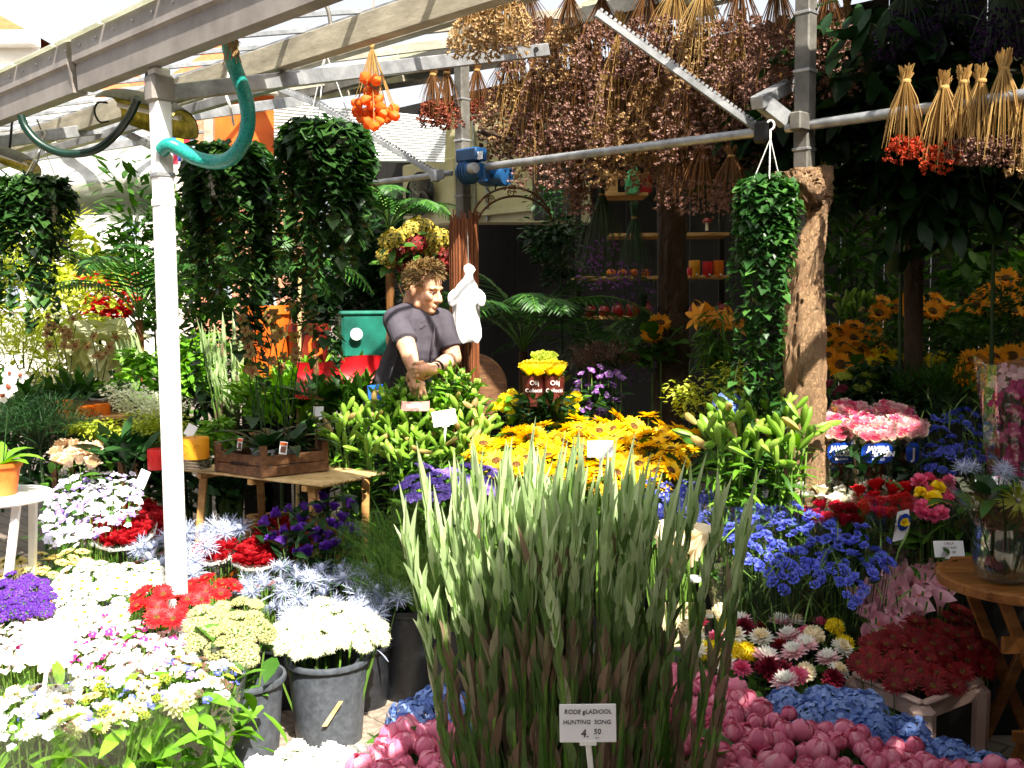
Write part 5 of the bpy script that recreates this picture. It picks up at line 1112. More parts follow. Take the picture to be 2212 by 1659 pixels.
def orchid(label, c, r, h, potm, nl=7, Ll=.2, spikes=2, hs=.45, flowers=6, fm=None, lm=LEAFD, sway=(.1, 0), fs=1.):
    root = thing('potted_orchid', c, label, 'orchid', None); part('pot', xf(pot_t(r, h, potm), None, 1, c), root)
    for k in range(nl):
        part('leaf', xf(blade(Ll*random.uniform(.75, 1.15), .055, lm, 5, -random.uniform(.7, 1.3), .25, .55, .35), rz(k*2.4+random.uniform(-.3, .3))@ry(-random.uniform(.4, 1.0)), 1, c+Vector((0, 0, h*.85))), root)
    for k in range(spikes):
        a = c+Vector((random.uniform(-.02, .02), 0, h*.9)); top = a+Vector((sway[0]*(1 if k % 2 else -.6)+random.uniform(-.04, .04), sway[1]+random.uniform(-.03, .03), hs*random.uniform(.85, 1.1)))
        mid = a.lerp(top, .55)+Vector((0, 0, .06)); part('flower_spike', tube(spline([a, mid, top], 8), .0025, STEMD, 5), root)
        for j in range(flowers):
            t = .5+.5*j/max(1, flowers-1); p = mid.lerp(top, (t-.5)*2)+Vector((random.uniform(-.03, .03), random.uniform(-.03, 0), random.uniform(-.02, .02)))
            fl = cat([ring(blade(.034, .024, fm, 3, -.3, .2, .6, .3), 5, .002, 0, .15, 0, .25, .15), xf(sphere(.008, DRYR, 6, 4), None, 1, (0, 0, .008))])
            part('flower', xf(fl, align((random.gauss(0, .3), -1, random.gauss(0, .25))), fs*random.uniform(.8, 1.15), p), root)
    return root
SLIP = petal('slipper_orchid', ['#5f5a24', '#8a7a3c', '#a8805c'], .5, .35); OWHITE = petal('orchid_white', ['#e8e8e0', '#f6f5f0'], .45, .35); OMAG = petal('orchid_magenta', ['#9a1050', '#c02a72', '#d8609a'], .5, .3)
bx_ = thing('orchid_box', P(178, 895, 5.8), 'shallow dark wooden box with white orchid pots behind the amber candles', 'box')
for (dx, dy, sx, sy) in ((0, -.07, .42, .012), (0, .12, .42, .012), (-.21, .025, .012, .18), (.21, .025, .012, .18), (0, .025, .4, .18)):
    part('board', bbox(P(178, 893, 5.8)+Vector((dx, dy, .04 if (sx, sy) != (.4, .18) else .0)), (sx, sy, .08 if (sx, sy) != (.4, .18) else .01), WOOD, None, .002), bx_, False)
orchid('dark strappy leaved orchid with dull pink blooms behind the tall amber candle', P(150, 882, 5.82), .05, .06, WPAINT, 9, .26, 3, .42, 4, SLIP)
orchid('dark strappy leaved orchid in white pot behind the short candles', P(215, 882, 5.82), .05, .06, WPAINT, 10, .24, 2, .4, 3, SLIP)
# bamboo table, crate, plates
A0, A1, A2 = Gd(694, 1051, .84), Gd(835, 1021, .84), Gd(397, 1016, .84); A3 = A1+A2-A0
bt = thing('bamboo_table', (A0+A3)/2-Vector((0, 0, .84)), 'low slatted bamboo table with splayed legs holding the orchid crate', 'table')
for k in range(13):
    f = (k+.5)/13; part('slat', beam(A0.lerp(A1, f)+Vector((0, 0, random.uniform(-.002, .002))), A2.lerp(A3, f), .024, .012, BAMB), bt, False)
for f in (.12, .5, .88): part('batten', beam(A0.lerp(A2, f)-Vector((0, 0, .02)), A1.lerp(A3, f)-Vector((0, 0, .02)), .03, .025, WOODL), bt, False)
for p, q in ((A0.lerp(A3, .12), Vector((.06, -.06, 0))), (A1.lerp(A2, .1), Vector((-.03, .0, 0))), (A2.lerp(A1, .1), Vector((-.08, -.03, 0))), (A3.lerp(A0, .12), Vector((0, .06, 0)))):
    part('leg', beam(p-Vector((0, 0, .03)), Vector((p.x+q.x, p.y+q.y, 0)), .035, .022, WOODL, (0, 1, 0)), bt, False)
zc = .849; C0, C1, C2 = Gd(569, 1032, zc), Gd(709, 1016, zc), Gd(465, 1018, zc); C3 = C1+C2-C0
cr = thing('wooden_crate', (C0+C3)/2, 'old stencilled brown wooden crate of potted orchids on the bamboo table', 'crate')
for a, b_ in ((C0, C1), (C1, C3), (C3, C2), (C2, C0)):
    for z in (.023, .072): part('plank', beam(a+Vector((0, 0, z)), b_+Vector((0, 0, z)), .012, .046, WOOD), cr, False)
for p in (C0, C1, C2, C3): 
    q = p.lerp((C0+C3)/2, .06); part('corner_post', bbox(q+Vector((0, 0, .07)), (.03, .03, .14), WOOD, rz(.6), .003), cr, False)
part('bottom', cat([T_([C0+Vector((0, 0, .004)), C1+Vector((0, 0, .004)), C3+Vector((0, 0, .004)), C2+Vector((0, 0, .004))], [(0, 1, 2, 3)], WOOD)]), cr, False)
dC = (C0-C2).normalized(); nC = Vector((dC.y, -dC.x, 0)); 
text('ME DE BOTS', .022, C2.lerp(C0, .55)+nC*.0072+Vector((0, 0, .05)), dC, (0, 0, 1), solid('faded_stencil', ['#2e1c10'], .8), cr, bold=.001)
cc = (C0+C3)/2
for k, (fx, fy, potm, sp) in enumerate([(.3, .35, POTL, 3), (.62, .28, POTL, 2), (.45, .62, POTL, 3), (.75, .6, WPAINT, 2)]):
    p = C0.lerp(C1, fx)+(C2-C0)*fy+Vector((0, 0, .012))
    orchid(['potted slipper orchid in a pale pot at the near corner of the stencilled crate', 'broad leaved potted orchid with picture tag in the stencilled crate', 'tall slipper orchid at the back of the stencilled crate', 'potted orchid with strappy leaves leaning out of the crate toward the lilies'][k], p, .052, .10, potm, 9, .26, sp, .62, 3, SLIP, LEAFD, (.12, .05), .95)
for k, (x, y, Y) in enumerate([(612, 968, 4.42), (518, 960, 4.5)]):
    c = P(x, y, Y); r_ = thing('plant_tag', c-Vector((0, 0, .03)), ['picture tag with orange top stuck in the crate orchid pot', 'small orange topped tag in the left crate pot'][k], 'plant tag')
    part('tag_card', bbox(c, (.034-.012*k, .002, .055), CARD, ry(.12)@rx(-.1), .001), r_, False); part('orange_strip', bbox(c+Vector((.003, -.003, .02)), (.03-.01*k, .002, .012), ORANGE, ry(.12), .0005), r_, False); part('picture', bbox(c+Vector((0, -.003, -.006)), (.024-.01*k, .002, .028), DRYP, ry(.12), .0005), r_, False)
pc = P(418, 1013, 4.62); pl = mesh('plate', lathe([(0, 0), (.045, 0), (.078, .006), (.08, .0075), (.076, .008), (.045, .003), (0, .003)], solid('plate_glaze', ['#6a5a4a', '#8f8070', '#b3a594'], .25, 0, 6), 32))
for k in range(8): o = put('plate', pl, np.eye(3), 1, pc+Vector((random.uniform(-.003, .003), 0, k*.0068)), None); tag(o, 'brown edged plate in the stack under the amber candle', 'plate', 'stacked plates')
candle('thick amber candle with ring pattern standing on the stack of plates', 422, 990, 4.60, 60, 46, WAXY, sticker=False); candle('thick red candle beside the white post at the table edge', 343, 1013, 4.75, 46, 44, WAXR, sticker=False)
# crate of chalk-coloured plastic under the bamboo table
def crate_open(label, c0, c1, c2, top, m, hgt=None, name='plastic_crate'):
    """open display crate on corner legs: flanged rim, recessed sides, four legs"""
    c3 = c1+c2-c0; root = thing(name, Vector(((c0.x+c3.x)/2, (c0.y+c3.y)/2, 0)), label, 'crate'); cc_ = (c0+c3)/2
    for a, b_ in ((c0, c1), (c1, c3), (c3, c2), (c2, c0)):
        u = Vector((0, 0, 1)); mid = (a+b_)/2; d = (b_-a).normalized()
        part('rim', beam(a+Vector((0, 0, top)), b_+Vector((0, 0, top)), .028, .014, m, bev=.005), root, False)
        part('side_band', beam(a.lerp(b_, .03)+Vector((0, 0, top-.03)), a.lerp(b_, .97)+Vector((0, 0, top-.03)), .012, .048, m, bev=.004), root, False)
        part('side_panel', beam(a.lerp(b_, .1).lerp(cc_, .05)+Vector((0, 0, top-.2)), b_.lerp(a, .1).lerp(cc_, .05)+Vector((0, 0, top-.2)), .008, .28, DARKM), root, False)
    for p in (c0, c1, c2, c3): part('leg', beam(p.lerp(cc_, .05)+Vector((0, 0, top-.006)), p.lerp(cc_, .09), .07, .07, m, (0, 1, 0), .02), root, True)
    return root
g0_, g1_, g2_ = Gd(1994, 1520, .42), Gd(2119, 1472, .42), Gd(1846, 1458, .42)
for q in (g0_, g1_, g2_): q.z = 0
crate_open('pinkish plastic display crate with a handle slot, full of dark red gerberas', g0_, g1_, g2_, .42, CRATEP)
k0, k1, k2 = Gd(592, 1146, .55), Gd(735, 1150, .55), Gd(520, 1140, .55)
for q in (k0, k1, k2): q.z = 0
crate_open('beige slatted crate standing in the shade under the bamboo table', k0, k0+Vector((.32, .12, 0)), k0+Vector((-.2, .3, 0)), .56, WOODL)
# cream box of cream callas with band
cb = Gd(1470, 1290, .46); root = thing('cream_box', (cb.x, cb.y, 0), 'small cream cardboard box holding the cream callas', 'box')
for (dx, dy, sx, sy) in ((0, -.07, .16, .006), (0, .07, .16, .006), (-.08, 0, .006, .14), (.08, 0, .006, .14)): part('side', bbox((cb.x+dx, cb.y+dy, .23), (sx, sy, .46), solid('cream_card', ['#cdb98a', '#dfcfa6'], .6), rz(0), .002), root, False)
single('white_band', xf(lathe([(.022, -.008), (.025, 0), (.022, .008)], CARD, 16), None, 1, P(1500, 1250, 3.36)), 'white paper band tied round the cream calla stems', 'band')
# ================================================================== left white table with orchid
wt = Gd(-8, 1070, .86); t_ = thing('white_table', (wt.x, wt.y, 0), 'round white painted table in full sun holding the terracotta orchid pot', 'table')
part('table_top', xf(lathe([(0, -.02), (.20, -.02), (.212, -.012), (.212, .0), (.2, .008), (0, .008)], WPAINT, 40), None, 1, (wt.x, wt.y, .86)), t_)
for (dx, dy, ex, ey) in ((.12, -.08, .04, -.2), (-.1, -.08, -.1, -.2), (.1, .1, .0, .22), (-.1, .1, -.12, .2)): part('leg', beam((wt.x+dx, wt.y+dy, .84), (wt.x+ex, wt.y+ey, 0), .028, .028, WPAINT, (0, 1, 0)), t_, False)
TERRA = solid('terracotta', ['#b0500f', '#c8641c', '#d8823c'], .6, 0, 6)
orchid('white orchid with broad bright leaves in a terracotta pot on the white table', Vector((wt.x+.03, wt.y-.03, .868)), .085, .13, TERRA, 9, .19, 2, .38, 5, OWHITE, LEAFB, (-.06, 0), 1.2)
# ================================================================== folding table with vase, right
ft = Gd(2215, 1243, .75); t_ = thing('folding_table', (ft.x, ft.y, 0), 'round brown wooden folding table with crossed legs holding a glass vase', 'table')
for k in range(7):
    y_ = -.25+.5*(k+.5)/7; hl = math.sqrt(max(0, .25**2-(abs(y_)+.0)**2)); part('table_plank', bbox((ft.x, ft.y+y_, .75-.011), (2*hl, .070, .022), WOODT, None, .003), t_, False)
part('table_rim', xf(lathe([(.236, -.03), (.256, -.03), (.258, -.004), (.250, .002), (.236, .001)], WOODT, 48), None, 1, (ft.x, ft.y, .75)), t_)
for s in (-1, 1):
    part('leg', beam((ft.x-.14, ft.y+s*.13-.02, .72), (ft.x+.16, ft.y+s*.13-.02, 0), .035, .022, WOODT, (0, 1, 0)), t_, False); part('leg', beam((ft.x+.14, ft.y+s*.10-.02, .72), (ft.x-.16, ft.y+s*.10-.02, 0), .035, .022, WOODT, (0, 1, 0)), t_, False)
part('crossbar', beam((ft.x-.14, ft.y-.15, .58), (ft.x+.14, ft.y-.15, .58), .02, .05, WOODT), t_, False); part('crossbar', beam((ft.x-.1, ft.y-.15, .3), (ft.x+.1, ft.y-.15, .3), .02, .035, WOODT), t_, False)
vc = Vector((ft.x-.105, ft.y-.06, .755)); vz = thing('glass_vase', vc, 'clear bulging glass vase half full of water on the folding table', 'vase')
part('glass', xf(lathe([(0, 0), (.055, 0), (.072, .012), (.083, .05), (.083, .12), (.078, .165), (.08, .172), (.077, .172), (.075, .16), (.079, .115), (.079, .05), (.068, .016), (0, .01)], GLASS, 40), None, 1, vc), vz)
part('water', xf(lathe([(0, .012), (.066, .017), (.078, .05), (.078, .105), (0, .105)], glassy('water', (.85, .9, .86), .06, .02, 0), 36), None, 1, vc), vz)
vb = thing('green_bouquet', vc+Vector((0, 0, .02)), 'dark green bouquet with a spidery green bloom in the glass vase', 'bouquet')
hs = [vc+Vector((random.gauss(0, .07), random.gauss(0, .07), .2+random.uniform(0, .12))) for _ in range(30)]
part('stems', stems_t(hs, vc+Vector((0, 0, -.01)), STEMD, .003, spread=.25), vb, kind='stuff')
for k in range(46): part('leaf', xf(blade(random.uniform(.08, .15), .045, LEAFD if k % 3 else LEAF, 4, -.6, .25, .45, .3), rz(random.uniform(0, 6.28))@ry(-random.uniform(-.4, 1.1)), 1, vc+Vector((random.gauss(0, .05), random.gauss(0, .05), random.uniform(.16, .3)))), vb)
put('green_bloom', mesh('bloom', ring(blade(.05, .006, LEAFY, 4, -1.2, .3, .5, .6), 40, .008, 0, .2, 0, .7, .2)), align((-.2, -1, .3)), 1, vc+Vector((-.0, -.09, .26)), vb)
for k in range(8): put('thistle_head', ERY[0], align((random.gauss(0, .5), -.4, 1)), .7, vc+Vector((random.gauss(.03, .07), random.gauss(0, .06), .33)), vb)
part('cellophane', xf(lathe([(.06, .14), (.13, .24), (.17, .29)], CLEAR, 24), None, 1, vc), vb)
# orchid wrapped in cellophane
oc = P(2185, 1060, 3.75); ob = thing('wrapped_orchid', (oc.x, oc.y, 0), 'magenta orchid sprays wrapped in crinkled clear cellophane', 'orchid')
part('pot', xf(pot_t(.08, .18, BLACKP), None, 1, (oc.x, oc.y, oc.z-.3)), ob); part('stand', cat([bbox((oc.x, oc.y, (oc.z-.3)/2), (.2, .2, oc.z-.3), WALLD, None, .01)]), ob, False)
for k in range(4):
    a = Vector((oc.x+random.uniform(-.03, .03), oc.y, oc.z-.12)); tp = P(2150+k*28, 790+random.uniform(0, 60), 3.75); part('flower_spike', tube(spline([a, a.lerp(tp, .5)+Vector((.02, 0, .02)), tp], 6), .003, WINE, 5), ob)
    for j in range(6):
        p = a.lerp(tp, .35+.65*j/5)+Vector((random.uniform(-.03, .03), -.02, 0)); part('flower', xf(cat([ring(blade(.034, .026, OMAG if j < 5 else PINKL, 3, -.3, .2, .6, .3), 5, .002, 0, .15, 0, .25, .15)]), align((random.gauss(0, .4), -1, random.gauss(0, .3))), random.uniform(.7, 1.2), p), ob)
V = []; F = []; n = 26
for i, (y, hw) in enumerate([(1110, 30), (1060, 52), (950, 66), (850, 74), (775, 80)]):
    c = P(2195, y, 3.75)
    for j in range(n): a = 2*math.pi*j/n; f = 1+.06*math.sin(6*a+i*.8)+.05*math.sin(11*a-i*1.3); r = hw/FPX*3.75; V.append((c.x+r*f*math.cos(a), c.y+r*.75*f*math.sin(a), c.z+.02*math.sin(3*a)*(i == 4)))
for i in range(4):
    for j in range(n): F.append((i*n+j, i*n+(j+1) % n, (i+1)*n+(j+1) % n, (i+1)*n+j))
part('cellophane', T_(V, F, glassy('cellophane_heavy', (.93, .9, .92), .38, .15, .35)), ob)
# ================================================================== roses with blue oval labels
OV = lambda w_, h_: [(w_*math.copysign(abs(math.cos(a))**.7, math.cos(a)), h_*math.copysign(abs(math.sin(a))**.7, math.sin(a))) for a in np.linspace(0, 6.283, 29)[:-1]]
for k, (x, y, Y, r, lines, lw) in enumerate([(1806, 928, 4.05, .072, 3, 31), (1882, 931, 3.98, .082, 3, 37), (1958, 928, 4.05, .066, 1, 15), (1840, 898, 4.25, .08, 0, 0), (1925, 901, 4.25, .08, 0, 0)]):
    c = P(x, y, Y); root = thing('rose_bunch', (c.x, c.y, 0), ['pink edged cream roses in sleeve whose blue JAVEBA ROZEN label is cut by the lilies', 'pink edged cream roses behind the full blue JAVEBA ROZEN BAARLO label', 'pink edged cream roses with a narrow blue label beside the cornflowers', 'back bunch of pink edged cream roses against the cork trunk', 'back bunch of pink edged cream roses against the cornflowers'][k], 'roses', None); hs = []
    for i in range(22):
        q = r*1.0*math.sqrt((i+.5)/22); a = i*2.39996; p = c+Vector((q*math.cos(a), q*math.sin(a), .5*q*math.sin(a)+.005)); hs.append(p); put('rose', random.choice(RP), align((random.gauss(0, .12), random.gauss(0, .12)-.45, 1), random.uniform(0, 6)), random.uniform(.74, .95), p, root)
    part('stems', stems_t(hs, Vector((c.x, c.y, .0)), STEMD, .003, spread=.5), root, kind='stuff'); part('foliage', foliage_t(hs, LFD, 50, (.05, .25), .03), root, kind='stuff')
    sv = part('clear_sleeve', xf(lathe([(r*.8, -.4), (r*1.05, -.1), (r*1.2, .045)], CLEAR, 24), None, 1, c), root)
    if lw:
        hw = lw/FPX*Y; hh = 22/FPX*Y; lc = P(x, 972, Y); rr = r*1.06; vv = []
        for (px, py) in OV(hw, hh): a = px/rr; vv.append((c.x+rr*math.sin(a), c.y-rr*math.cos(a)-.004, lc.z+py))
        vv.append((c.x, c.y-rr-.006, lc.z)); nn_ = len(vv)-1
        lb_ = part('oval_label', T_(vv, [(nn_, i, (i+1) % nn_) for i in range(nn_)], BLUEL), root)
        base_y = c.y-rr-.010
        if lines == 3:
            text('JAVEBA', .026, (c.x-.006, base_y, lc.z+.018), (1, 0, 0), (0, 0, 1), LWHITE, lb_, bold=.0012, shear=.2); text('ROZEN', .026, (c.x+.012, base_y, lc.z-.003), (1, 0, 0), (0, 0, 1), LWHITE, lb_, bold=.0012, shear=.2); text('BAARLO', .013, (c.x-.004, base_y, lc.z-.024), (1, 0, 0), (0, 0, 1), LWHITE, lb_)
        else: text('J', .06, (c.x, base_y, lc.z-.004), (1, 0, 0), (0, 0, 1), LWHITE, lb_, bold=.001); 
o = put('bucket', bucket_mesh(.2, .5, BLACKP), np.eye(3), 1, (P(1880, 930, 4.1).x, 4.1, .009), None); tag(o, 'tall black tub under the blue-labelled roses', 'bucket')
# printed rose label beside the red roses
lc = P(1945, 1135, 3.64); lab = thing('flower_label', lc-Vector((0, 0, .06)), 'white label printed with a yellow rose in a blue oval beside the red roses', 'label')
part('label_card', T_([lc+Vector((-.028, 0, -.06)), lc+Vector((.018, 0, -.05)), lc+Vector((.036, 0, .005)), lc+Vector((.03, 0, .06)), lc+Vector((-.012, 0, .05))], [(0, 1, 2, 3, 4)], CARD), lab, False)
part('blue_oval', T_([lc+Vector((.012+.022*math.cos(a)+.006*math.sin(a), -.002, .012+.032*math.sin(a))) for a in np.linspace(0, 6.28, 25)[:-1]], [tuple(range(24))], BLUEL), lab, False)
put('yellow_rose', mesh('rose', h_rose(YELP, .014)), align((0, -1, .2)), 1, lc+Vector((.012, -.004, .012)), lab)
text('White Gem', .018, lc+Vector((-.016, -.002, .0)), (.35, 0, .94), (-.94, 0, .35), INK, lab)
# brown printed sleeves of yellow roses
BRS = solid('brown_sleeve', ['#451510', '#5e2418', '#70382a'], .5, 0, 6)
for k, (x, y, Y) in enumerate([(1152, 806, 5.0), (1196, 806, 5.0), (1175, 785, 5.15)]):
    c = P(x, y, Y); root = thing('rose_bunch', (c.x, c.y, 0), ['yellow roses in a brown printed sleeve behind the yellow chrysanthemums', 'yellow roses in the brown sleeve fully printed Olij Collection', 'pale lemon roses behind the two brown printed sleeves'][k], 'roses')
    hm = var(h_rose, 1, YELP if k < 2 else LEAFY, .026)[0]; r = .048; hs = []
    for i in range(11): q = r*math.sqrt((i+.5)/11); a = i*2.4; p = c+Vector((q*math.cos(a), q*math.sin(a), .02+.35*q*math.sin(a))); hs.append(p); put('rose', hm, align((random.gauss(0, .2), -.5, 1)), 1.15, p, root)
    part('foliage', inst(LFD, rnd_rots(70, (0, 1.2)), [(c.x+random.gauss(0, .05), c.y-.05+random.gauss(0, .03), c.z-random.uniform(.12, .32)) for _ in range(70)]), root, kind='stuff')
    part('stems', stems_t(hs, Vector((c.x, c.y, 0)), STEMD, .003, spread=.4), root, kind='stuff')
    if k < 2:
        sv = part('printed_sleeve', xf(lathe([(.047, -.16), (.054, -.01)], BRS, 20), None, 1, c), root); text('Olij', .032, c+Vector((.004, -.056, -.045)), (1, 0, 0), (0, 0, 1), LWHITE, sv); text('Collecti', .026, c+Vector((0, -.053, -.082)), (1, 0, 0), (0, 0, 1), LWHITE, sv)
# pink sleeve of the alstroemeria with its lettering
c = P(905, 872, 4.82); al = bpy.data.objects['alstroemeria_bunch']; sv = part('pink_sleeve', T_([P(868+60*i/8, 866+random.uniform(-.5, .5)+2*math.sin(i*.4), 4.8-.03*math.sin(i/8*3.14)) for i in range(9)]+[P(866+62*i/8, 888, 4.8-.03*math.sin(i/8*3.14)) for i in range(9)], [(i, i+1, i+10, i+9) for i in range(8)], solid('pink_print', ['#c08a86', '#d0a09a'], .4)), al)
text('meria', .030, P(893, 876, 4.755), (1, 0, 0), (0, 0, 1), LWHITE, sv)
random.seed(41)
# ================================================================== background plants
def leafy(name, label, cat_, c, rad, leaf_t, n, trunk_=None, size=(.7, 1.3), el=(-.7, .6), group=None, shell=.5, pieces=None):
    """plant of real leaves spread through an uneven crown; the stem reaches the ground"""
    c = Vector(c); root = thing(name, (c.x, c.y, 0), label, cat_, group); Ps = []; Rs = []
    lobes = [(Vector((random.gauss(0, .45)*rad[0], random.gauss(0, .45)*rad[1], random.gauss(0, .45)*rad[2])), random.uniform(.35, .65)) for _ in range(9)]
    for k in range(n):
        o_, f = random.choice(lobes); d = Vector((random.gauss(0, 1), random.gauss(0, 1), random.gauss(0, 1))).normalized()*(random.random()**shell)
        p = o_+Vector((d.x*rad[0], d.y*rad[1], d.z*rad[2]))*f; Ps.append(c+p); a = math.atan2(d.y, d.x)+random.gauss(0, .6); Rs.append(rz(a)@ry(-random.uniform(*el)+.2)@rx(random.uniform(-.6, .6)))
    part('foliage', inst(leaf_t, Rs, Ps, rng.uniform(size[0], size[1], n)), root, kind='stuff')
    tr = [(c.x, c.y, 0), (c.x+.01, c.y, c.z*.5), (c.x, c.y, c.z)]; part('stem', tube(tr, [.012, .01, .006], STEMD, 6), root)
    for k in range(6): o_, f = lobes[k]; part('branch', tube([(c.x, c.y, max(.05, c.z-rad[2]*.8)), c+o_], [.006, .003], STEMD, 4), root)
    return root
BIGL = blade(.15, .06, LEAFD, 4, -.5, .2, .5, .25); MEDL = blade(.09, .04, LEAF, 3, -.4, .2, .5, .25); NARR = blade(.07, .008, LEAF, 2, -.2, .3); 
leafy('leafy_tree', 'dark glossy broad-leaved tree filling the shaded corner above the hanging straw bunches', 'tree', P(1950, 270, 4.85), (.75, .5, .55), BIGL, 1500)
leafy('leafy_tree', 'dark broad-leaved tree by the side boards behind the wrapped orchid', 'tree', P(2150, 330, 4.5), (.5, .4, .42), BIGL, 1100)
leafy('climbing_shrub', 'shrub with pale veined leaves growing behind the slim trunk', 'shrub', P(2090, 540, 6.5), (.6, .35, .55), blade(.10, .055, LEAF, 3, -.4, .2, .5, .25), 800)
leafy('climbing_shrub', 'dark shrub hanging behind the sunlit cork trunk', 'shrub', P(1850, 540, 6.2), (.4, .3, .6), MEDL, 700)
leafy('box_bush', 'low dark bush with fine yellow specks below the shaded sunflowers', 'bush', P(2110, 720, 5.0), (.4, .25, .22), blade(.035, .018, LEAF, 2), 2200)
leafy('rosemary', 'upright needle-leaved rosemary beside the slim trunk', 'herb', P(2040, 845, 4.7), (.24, .16, .15), NARR, 1500, el=(.6, 1.5))
leafy('box_bush', 'dark green bush below the wine mums', 'bush', P(1880, 870, 4.8), (.3, .2, .16), blade(.05, .025, LEAFD, 2), 900)
leafy('fern', 'dark small-leaved pot plant behind the campanula', 'shrub', P(1290, 740, 6.3), (.3, .2, .16), blade(.05, .016, GREYG, 2), 900)
leafy('box_bush', 'small dark green tree ball hung with white dots before the cream wall', 'bush', P(1210, 510, 6.3), (.22, .2, .22), blade(.05, .022, LEAFD, 2), 1100)
leafy('lime_bush', 'round bush of lime green buds beside the hanging ivy foot', 'bush', P(1545, 865, 4.7), (.16, .14, .13), blade(.03, .014, LEAFY, 2), 700)
leafy('orange_lily_greens', 'tall leafy stems under the orange lilies beside the hanging ivy', 'greenery', P(1545, 770, 5.2), (.16, .12, .28), blade(.11, .016, LEAF, 3, -.5), 420)
hy = thing('hydrangea_bunch', (P(1577, 885, 4.4).x, 4.4, 0), 'single blue hydrangea head behind the right lily buds', 'hydrangeas'); put('hydrangea_head', HYDM[0], align((0, -.4, 1)), 1.0, P(1577, 885, 4.4), hy); part('stems', tube([(P(1577, 885, 4.4).x, 4.4, 0), P(1577, 885, 4.4)], .005, STEM, 5), hy)
# shaded sunflowers and others, right back, standing on a stepped bench
bench = thing('display_bench', (P(2000, 800, 5.6).x, 5.6, 0), 'dark stepped bench behind the right hand flowers', 'bench')
for k, (z, y0) in enumerate([(.45, 5.25), (.75, 5.75)]):
    part('bench_board', bbox((2.3, y0, z-.02), (2.0, .48, .04), WALLD, None, .004), bench, False)
    for x_ in (1.35, 2.3, 3.25): part('leg', bbox((x_, y0, (z-.04)/2), (.05, .4, z-.04), WALLD, None, .004), bench, False)
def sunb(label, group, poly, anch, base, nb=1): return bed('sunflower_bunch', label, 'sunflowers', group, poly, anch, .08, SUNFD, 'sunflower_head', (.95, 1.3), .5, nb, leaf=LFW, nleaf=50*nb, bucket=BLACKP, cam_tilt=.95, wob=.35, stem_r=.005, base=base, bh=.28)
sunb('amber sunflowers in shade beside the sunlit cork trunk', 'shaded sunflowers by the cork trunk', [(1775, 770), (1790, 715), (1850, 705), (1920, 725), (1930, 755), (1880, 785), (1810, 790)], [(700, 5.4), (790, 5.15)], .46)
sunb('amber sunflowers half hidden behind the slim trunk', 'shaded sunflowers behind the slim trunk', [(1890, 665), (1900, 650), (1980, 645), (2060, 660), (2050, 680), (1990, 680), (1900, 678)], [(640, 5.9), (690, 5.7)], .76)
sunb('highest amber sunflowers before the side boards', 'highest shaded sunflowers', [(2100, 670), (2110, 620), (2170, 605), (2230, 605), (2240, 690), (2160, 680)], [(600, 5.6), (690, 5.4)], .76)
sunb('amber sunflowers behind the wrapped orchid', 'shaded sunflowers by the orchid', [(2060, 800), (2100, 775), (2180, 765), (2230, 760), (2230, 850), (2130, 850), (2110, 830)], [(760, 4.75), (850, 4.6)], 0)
roses('yellow roses in orange paper sleeves below the shaded sunflowers', 'yellow roses at the slim trunk', [(1875, 785), (1890, 762), (2000, 758), (2040, 765), (2035, 785), (1960, 790)], [(755, 5.2), (792, 5.1)], .05, var(h_rose, 2, YELP, .03), base=.46)
bed('mum_bunch', 'wine red and green round mums under the shaded sunflowers', 'mums', 'wine mums', [(1775, 830), (1800, 808), (1850, 800), (1890, 820), (1880, 845), (1810, 850)], [(800, 4.95), (850, 4.85)], .06, var(h_cluster, 2, petal('mum_wine', ['#6a1a2c', '#8c2e44', '#a84a60']), .04, 60)+var(h_cluster, 1, LEAFY, .036, 60), 'mum_head', (.9, 1.2), .5, 1, bucket=BLACKP, leaf=LFD, nleaf=40)
lilies('closed green lily buds in the shade behind the cork trunk', 'shaded lily buds', [(1800, 670), (1830, 645), (1880, 640), (1890, 665), (1850, 680)], [(640, 5.9), (690, 5.8)], .08, 1, base=.76)
LILO = [mesh('lily_stem', t_lily(5, .4, BUDP, 10, petal('lily_orange', ['#d88a18', '#eaa838', '#f2c060']))) for _ in range(3)]
lilies('open apricot lilies against the dark shelves', 'apricot lilies', [(1490, 690), (1520, 670), (1580, 672), (1590, 695), (1540, 705)], [(665, 5.3), (705, 5.2)], .09, 1, LILO)
sunb('two amber sunflowers peeping out beside the dark cork trunk', 'sunflowers by the dark trunk', [(1405, 735), (1410, 700), (1428, 700), (1428, 735)], [(700, 5.9), (735, 5.85)], 0)
CAMP = var(h_floret5, 2, MAUVE, .024)
bed('campanula_bunch', 'mauve bellflowers in shade behind the sunflowers', 'bellflowers', 'mauve bellflowers', [(1232, 860), (1250, 805), (1290, 790), (1340, 805), (1350, 860), (1300, 895), (1250, 890)], [(790, 5.5), (895, 5.3)], .042, CAMP, 'bellflower', (.9, 1.3), .6, 1, leaf=LFD, nleaf=120, bucket=BLACKP, cam_tilt=.6, wob=.5, jit=.04)
leafy('grey_tuft', 'grey pink heather tuft in shade behind the bellflowers', 'heather', P(1330, 765, 6.0), (.22, .18, .10), blade(.03, .01, DRYP, 2), 900, el=(.4, 1.5))
